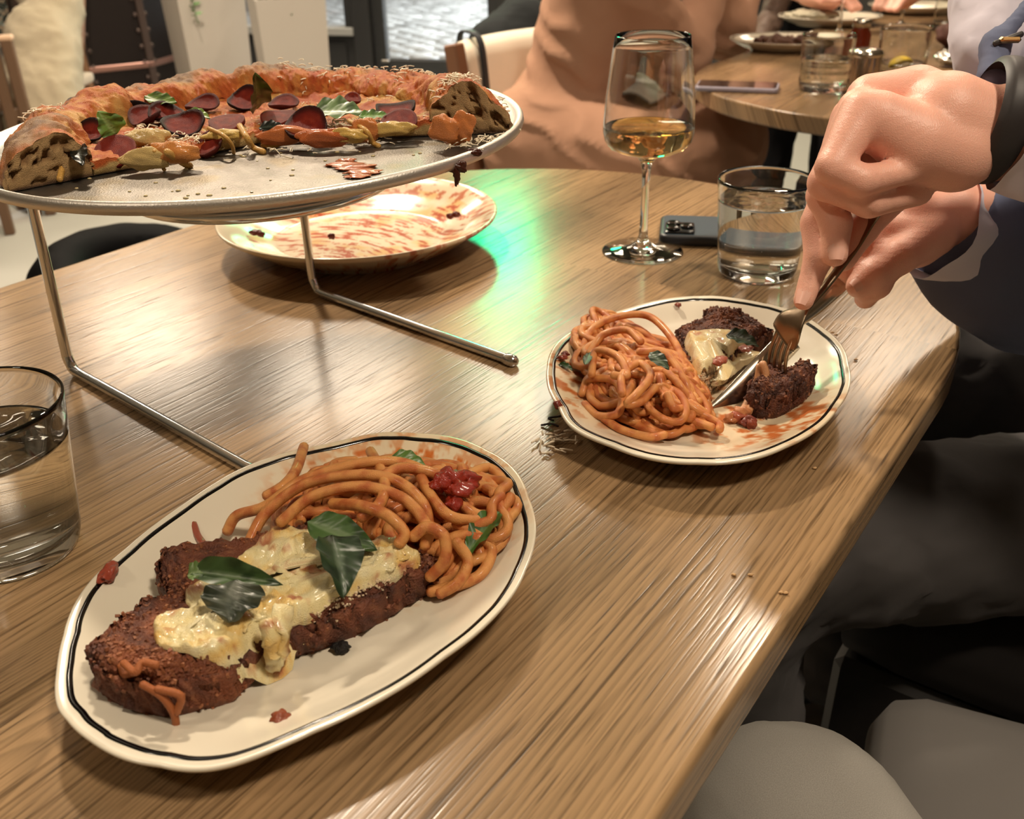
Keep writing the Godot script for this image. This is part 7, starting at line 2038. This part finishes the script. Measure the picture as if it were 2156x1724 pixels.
func small_things():
	phone("dark slate blue phone lying behind the water tumbler", Vector3(0.247, TOP, -1.018), Vector3(0.985, 0, 0.17), 0.155, 0.078, 0.0115, Color(0.12, 0.125, 0.14), Color(0.30, 0.35, 0.39), true)
	phone("phone face up at the edge of the other table", Vector3(0.445, TOP, -1.885), Vector3(0.95, 0, 0.30), 0.155, 0.075, 0.0095, Color(0.58, 0.55, 0.60), Color(0.12, 0.11, 0.12), false)
	# platters and leftovers on the other table
	var cream := Color(0.82, 0.78, 0.70)
	var clean := func(_q: Vector3, _s: float) -> Color: return cream
	var c1 := Vector3(0.6694, 0.75, -2.3788)
	var pl := thing("platter", "oval platter with brown leftovers by the tan sleeve", "plate", c1, 0.0, "oval platters")
	platter(pl, 0.1, 0.135, 0.105, [-0.0046, -0.0102, 0.0001, -0.0204, -0.0106, 0.0164, 0.0300, 0.0086, -0.0258, -0.0204, -0.0072, 0.0053, -0.0076, 0.0040, 0.0136, 0.0080, 0.0028, -0.0094, -0.0128, -0.0128, -0.0056, 0.0109, 0.0178, 0.0100], clean, true, 160)
	var fo := thing("leftovers", "brown food scraps on the platter by the tan sleeve", "food", c1)
	var fb := MB.new()
	for k in 9: blob_into(fb, Vector3(rng.randf_range(-0.07, 0.06), 0.018, rng.randf_range(-0.04, 0.04)), Vector3(0.022, 0.012, 0.018) * rng.randf_range(0.7, 1.2), Color(0.30, 0.15, 0.08).lightened(rng.randf() * 0.15), 0.6)
	part(fo, "scraps", fb.smooth(), m_vert("breading", 0.72, "crumb", 0.016, 0.14))
	var c2 := Vector3(0.8988, 0.75, -2.8)
	var p2 := thing("platter", "oval platter with a crumpled napkin behind the ribbed tumbler", "plate", c2, 0.0, "oval platters")
	platter(p2, 0.2, 0.14, 0.11, [-0.0046, -0.0102, 0.0001, -0.0204, -0.0106, 0.0164, 0.0300, 0.0086, -0.0258, -0.0204, -0.0072, 0.0053, -0.0076, 0.0040, 0.0136, 0.0080, 0.0028, -0.0094, -0.0128, -0.0128, -0.0056, 0.0109, 0.0178, 0.0100], clean, true, 160)
	crumple("napkin", "crumpled pale napkin on the platter behind the ribbed tumbler", c2 + Vector3(-0.05, 0.012, 0.0), 0.085, 0.03, m_cloth("napkin_pale", Color(0.66, 0.63, 0.55), 0.012, 0.04))
	var c3 := Vector3(1.176, 0.75, -2.9059)
	var p3 := thing("platter", "oval platter at the back of the other table below the raised wine", "plate", c3 + Vector3(0.05, 0, -0.12), 0.0, "oval platters")
	platter(p3, 0.2, 0.14, 0.11, [-0.0046, -0.0102, 0.0001, -0.0204, -0.0106, 0.0164, 0.0300, 0.0086, -0.0258, -0.0204, -0.0072, 0.0053, -0.0076, 0.0040, 0.0136, 0.0080, 0.0028, -0.0094, -0.0128, -0.0128, -0.0056, 0.0109, 0.0178, 0.0100], clean, true, 160)
	# steel shaker
	var sh := thing("steel_shaker", "small fluted steel shaker between the two tumblers on the other table", "shaker", Vector3(0.6977, 0.75, -1.9173))
	var sb := MB.new(); var pp := PackedVector3Array()
	for e in [[0.0, 0.0], [0.028, 0.0], [0.029, 0.002], [0.027, 0.05], [0.027, 0.052]]:
		for i in 96:
			var a := TAU * i / 96
			var fl := 1.0 + (0.035 * sin(a * 16) if e[0] > 0.02 and e[1] > 0.001 and e[1] < 0.051 else 0.0)
			pp.append(Vector3(e[0] * fl * cos(a), e[1], e[0] * fl * sin(a)))
	sb.grid(pp, 96, 5, true)
	part(sh, "body", sb.smooth(), m_plain("shaker_steel", Color(0.68, 0.62, 0.58), 0.25, 1.0))
	var cb := MB.new(); cb.lathe([Vector2(0.0275, 0.05), Vector2(0.030, 0.052), Vector2(0.030, 0.058), Vector2(0.024, 0.064), Vector2(0.0, 0.066)], 40)
	part(sh, "cap", cb.smooth(), m_plain("shaker_cap", Color(0.75, 0.72, 0.68), 0.18, 1.0))
	# sauce bottle
	var bt := thing("sauce_bottle", "small glass jar of red sauce behind the steel shaker", "jar", Vector3(0.7736, 0.75, -2.1873))
	var b2 := MB.new(); b2.lathe([Vector2(0, 0), Vector2(0.022, 0), Vector2(0.023, 0.003), Vector2(0.023, 0.055), Vector2(0.017, 0.066), Vector2(0.0165, 0.072), Vector2(0, 0.072)], 36)
	part(bt, "jar", b2.smooth(), m_plain("red_sauce", Color(0.42, 0.15, 0.07), 0.12))
	var b3 := MB.new(); b3.lathe([Vector2(0.0, 0.070), Vector2(0.019, 0.070), Vector2(0.019, 0.084), Vector2(0.016, 0.086), Vector2(0, 0.086)], 36)
	part(bt, "lid", b3.smooth(), m_plain("shaker_cap", Color(0.75, 0.72, 0.68), 0.18, 1.0))
	# crumpled foil and a brown paper cup
	crumple("foil_ball", "crumpled silver foil by the white shirt on the other table", Vector3(0.9485, 0.75, -2.0887) + Vector3(0, 0.002, 0), 0.05, 0.035, m_plain("foil", Color(0.75, 0.73, 0.70), 0.2, 1.0))
	var cu := thing("bread_roll", "dark bread roll behind the foil on the other table", "bread", Vector3(1.0591, 0.75, -2.3465))
	var rb := MB.new(); blob_into(rb, Vector3(0, 0.027, 0), Vector3(0.045, 0.028, 0.035), Color(0.30, 0.14, 0.08), 0.3, 16)
	part(cu, "roll", rb.smooth(), m_vert("breading", 0.72, "crumb", 0.016, 0.14))
	# sauce drop on the near rim, crumbs and shreds
	var dm := m_vert("sauce_wet", 0.2, "grain", 0.01, 0.05, 0.5)
	var d1 := MB.new(); blob_into(d1, Vector3(-0.2194, 0.776, -0.407), Vector3(0.0042, 0.0035, 0.008), Color(0.62, 0.25, 0.15), 0.35, 14)
	solo("sauce_drop", d1.smooth(), dm, "drop of red sauce on the left rim of the near platter", "sauce")
	var d2 := MB.new()
	d2.tube(spline([Vector3(-0.1904, 0.768, -0.462), Vector3(-0.1866, 0.766, -0.4542), Vector3(-0.1824, 0.765, -0.4484), Vector3(-0.1792, 0.765, -0.4438)], 14), 0.0022, 8, false, Color(0.60, 0.25, 0.14))
	solo("sauce_shred", d2.smooth(), dm, "curl of red sauce beside the crust on the near platter", "sauce")
	var d3 := MB.new(); blob_into(d3, Vector3(-0.1093, 0.764, -0.3137), Vector3(0.0042, 0.0026, 0.0036), Color(0.55, 0.27, 0.16), 0.4, 12)
	solo("crumb", d3.smooth(), dm, "reddish crumb on the bare front of the near platter", "crumb")
	var d4 := MB.new(); blob_into(d4, Vector3(-0.0894, 0.759, -0.3645), Vector3(0.0045, 0.003, 0.0035), Color(0.07, 0.04, 0.03), 0.4, 12)
	solo("crumb", d4.smooth(), m_vert("breading", 0.72, "crumb", 0.016, 0.14), "black burnt crumb at the cutlet's front edge on the near platter", "crumb")
	var d5 := MB.new(); blob_into(d5, Vector3(0.1471, 0.774, -0.7672), Vector3(0.0028, 0.002, 0.003), Color(0.55, 0.25, 0.15), 0.4, 10)
	solo("crumb", d5.smooth(), dm, "red sauce speck on the far rim of the right platter", "crumb")
	var d6 := MB.new(); blob_into(d6, Vector3(0.0326, 0.775, -0.5878), Vector3(0.003, 0.003, 0.003), Color(0.48, 0.17, 0.10), 0.4, 10)
	blob_into(d6, Vector3(0.0426, 0.775, -0.6708), Vector3(0.003, 0.002, 0.003), Color(0.48, 0.17, 0.10), 0.4, 10)
	blob_into(d6, Vector3(0.0404, 0.775, -0.6649), Vector3(0.004, 0.002, 0.003), Color(0.55, 0.22, 0.13), 0.4, 10)
	var o6 := solo("sauce_specks", d6.smooth(), dm, "sauce specks on the left rim of the right platter", "sauce"); o6.set_meta("kind", "stuff")
	var sd := MB.new()
	for e in [[Vector3(0.0302, 0.752, -0.6061), Vector3(0.0268, 0.753, -0.608), Vector3(0.0357, 0.753, -0.6105)], [Vector3(0.0213, 0.751, -0.6012), Vector3(0.0282, 0.753, -0.5995), Vector3(0.0333, 0.752, -0.5975)]]:
		sd.tube(spline(e, 10), 0.0009, 6, false, Color(0.16, 0.09, 0.06))
	solo("burnt_shreds", sd.smooth(), m_vert("fried", 0.5, "grain", 0.01, 0.05), "small dark shreds on the table left of the right platter", "crumb")
	var wh := MB.new()
	for k in 26:
		var c := Vector3(0.031, 0.752, -0.574) + Vector3(rng.randfn() * 0.009, absf(rng.randfn()) * 0.0012, rng.randfn() * 0.007)
		var d := Vector3(rng.randfn(), rng.randfn() * 0.15, rng.randfn()).normalized(); var l := rng.randf_range(0.004, 0.010)
		wh.tube(PackedVector3Array([c - d * l * 0.5, c - d * l * 0.15 + Vector3(0, 0.001, 0.001), c + d * l * 0.2, c + d * l * 0.5]), 0.0007, 6, false, Color(0.84, 0.78, 0.68))
	var ow := solo("cheese_shreds", wh.smooth(), m_vert("grated", 0.6), "white grated cheese shreds on the table left of the right platter", "cheese"); ow.set_meta("kind", "stuff")
	var sc := MB.new()
	for e in [Vector3(0.2022, 0.751, -0.5357), Vector3(0.147, 0.751, -0.4092), Vector3(0.1495, 0.751, -0.4087), Vector3(0.2834, 0.751, -0.6987), Vector3(0.1336, 0.751, -0.425), Vector3(0.2815, 0.752, -0.7458), Vector3(0.2798, 0.752, -0.7509), Vector3(0.1242, 0.751, -0.4253)]:
		blob_into(sc, e, Vector3(0.0016, 0.0008, 0.0009), Color(0.75, 0.6, 0.42), 0.4, 6)
	var os := solo("table_crumbs", sc.smooth(), m_vert("grated", 0.6), "tiny pale crumbs scattered on the right side of the table", "crumb"); os.set_meta("kind", "stuff")

func crumple(called: String, label: String, c: Vector3, r: float, h: float, m: Material):
	var mb := MB.new(); var p := PackedVector3Array(); var n := 26
	for j in n + 1:
		for i in n * 2:
			var la := PI * j / n; var lo := TAU * i / (n * 2)
			var d := Vector3(sin(la) * cos(lo), cos(la), sin(la) * sin(lo))
			var k := 0.8 + 0.35 * absf(nz2.get_noise_3dv(d * 2.2 + c * 9.0)) + 0.12 * nz2.get_noise_3dv(d * 6.0)
			p.append(c + Vector3(d.x * r * k, maxf(0.0, (d.y * 0.5 + 0.5) * h * k), d.z * r * 0.7 * k))
	mb.grid(p, n * 2, n + 1, true)
	solo(called, mb.smooth(), m, label, called.replace("_", " ").replace(" ball", ""))
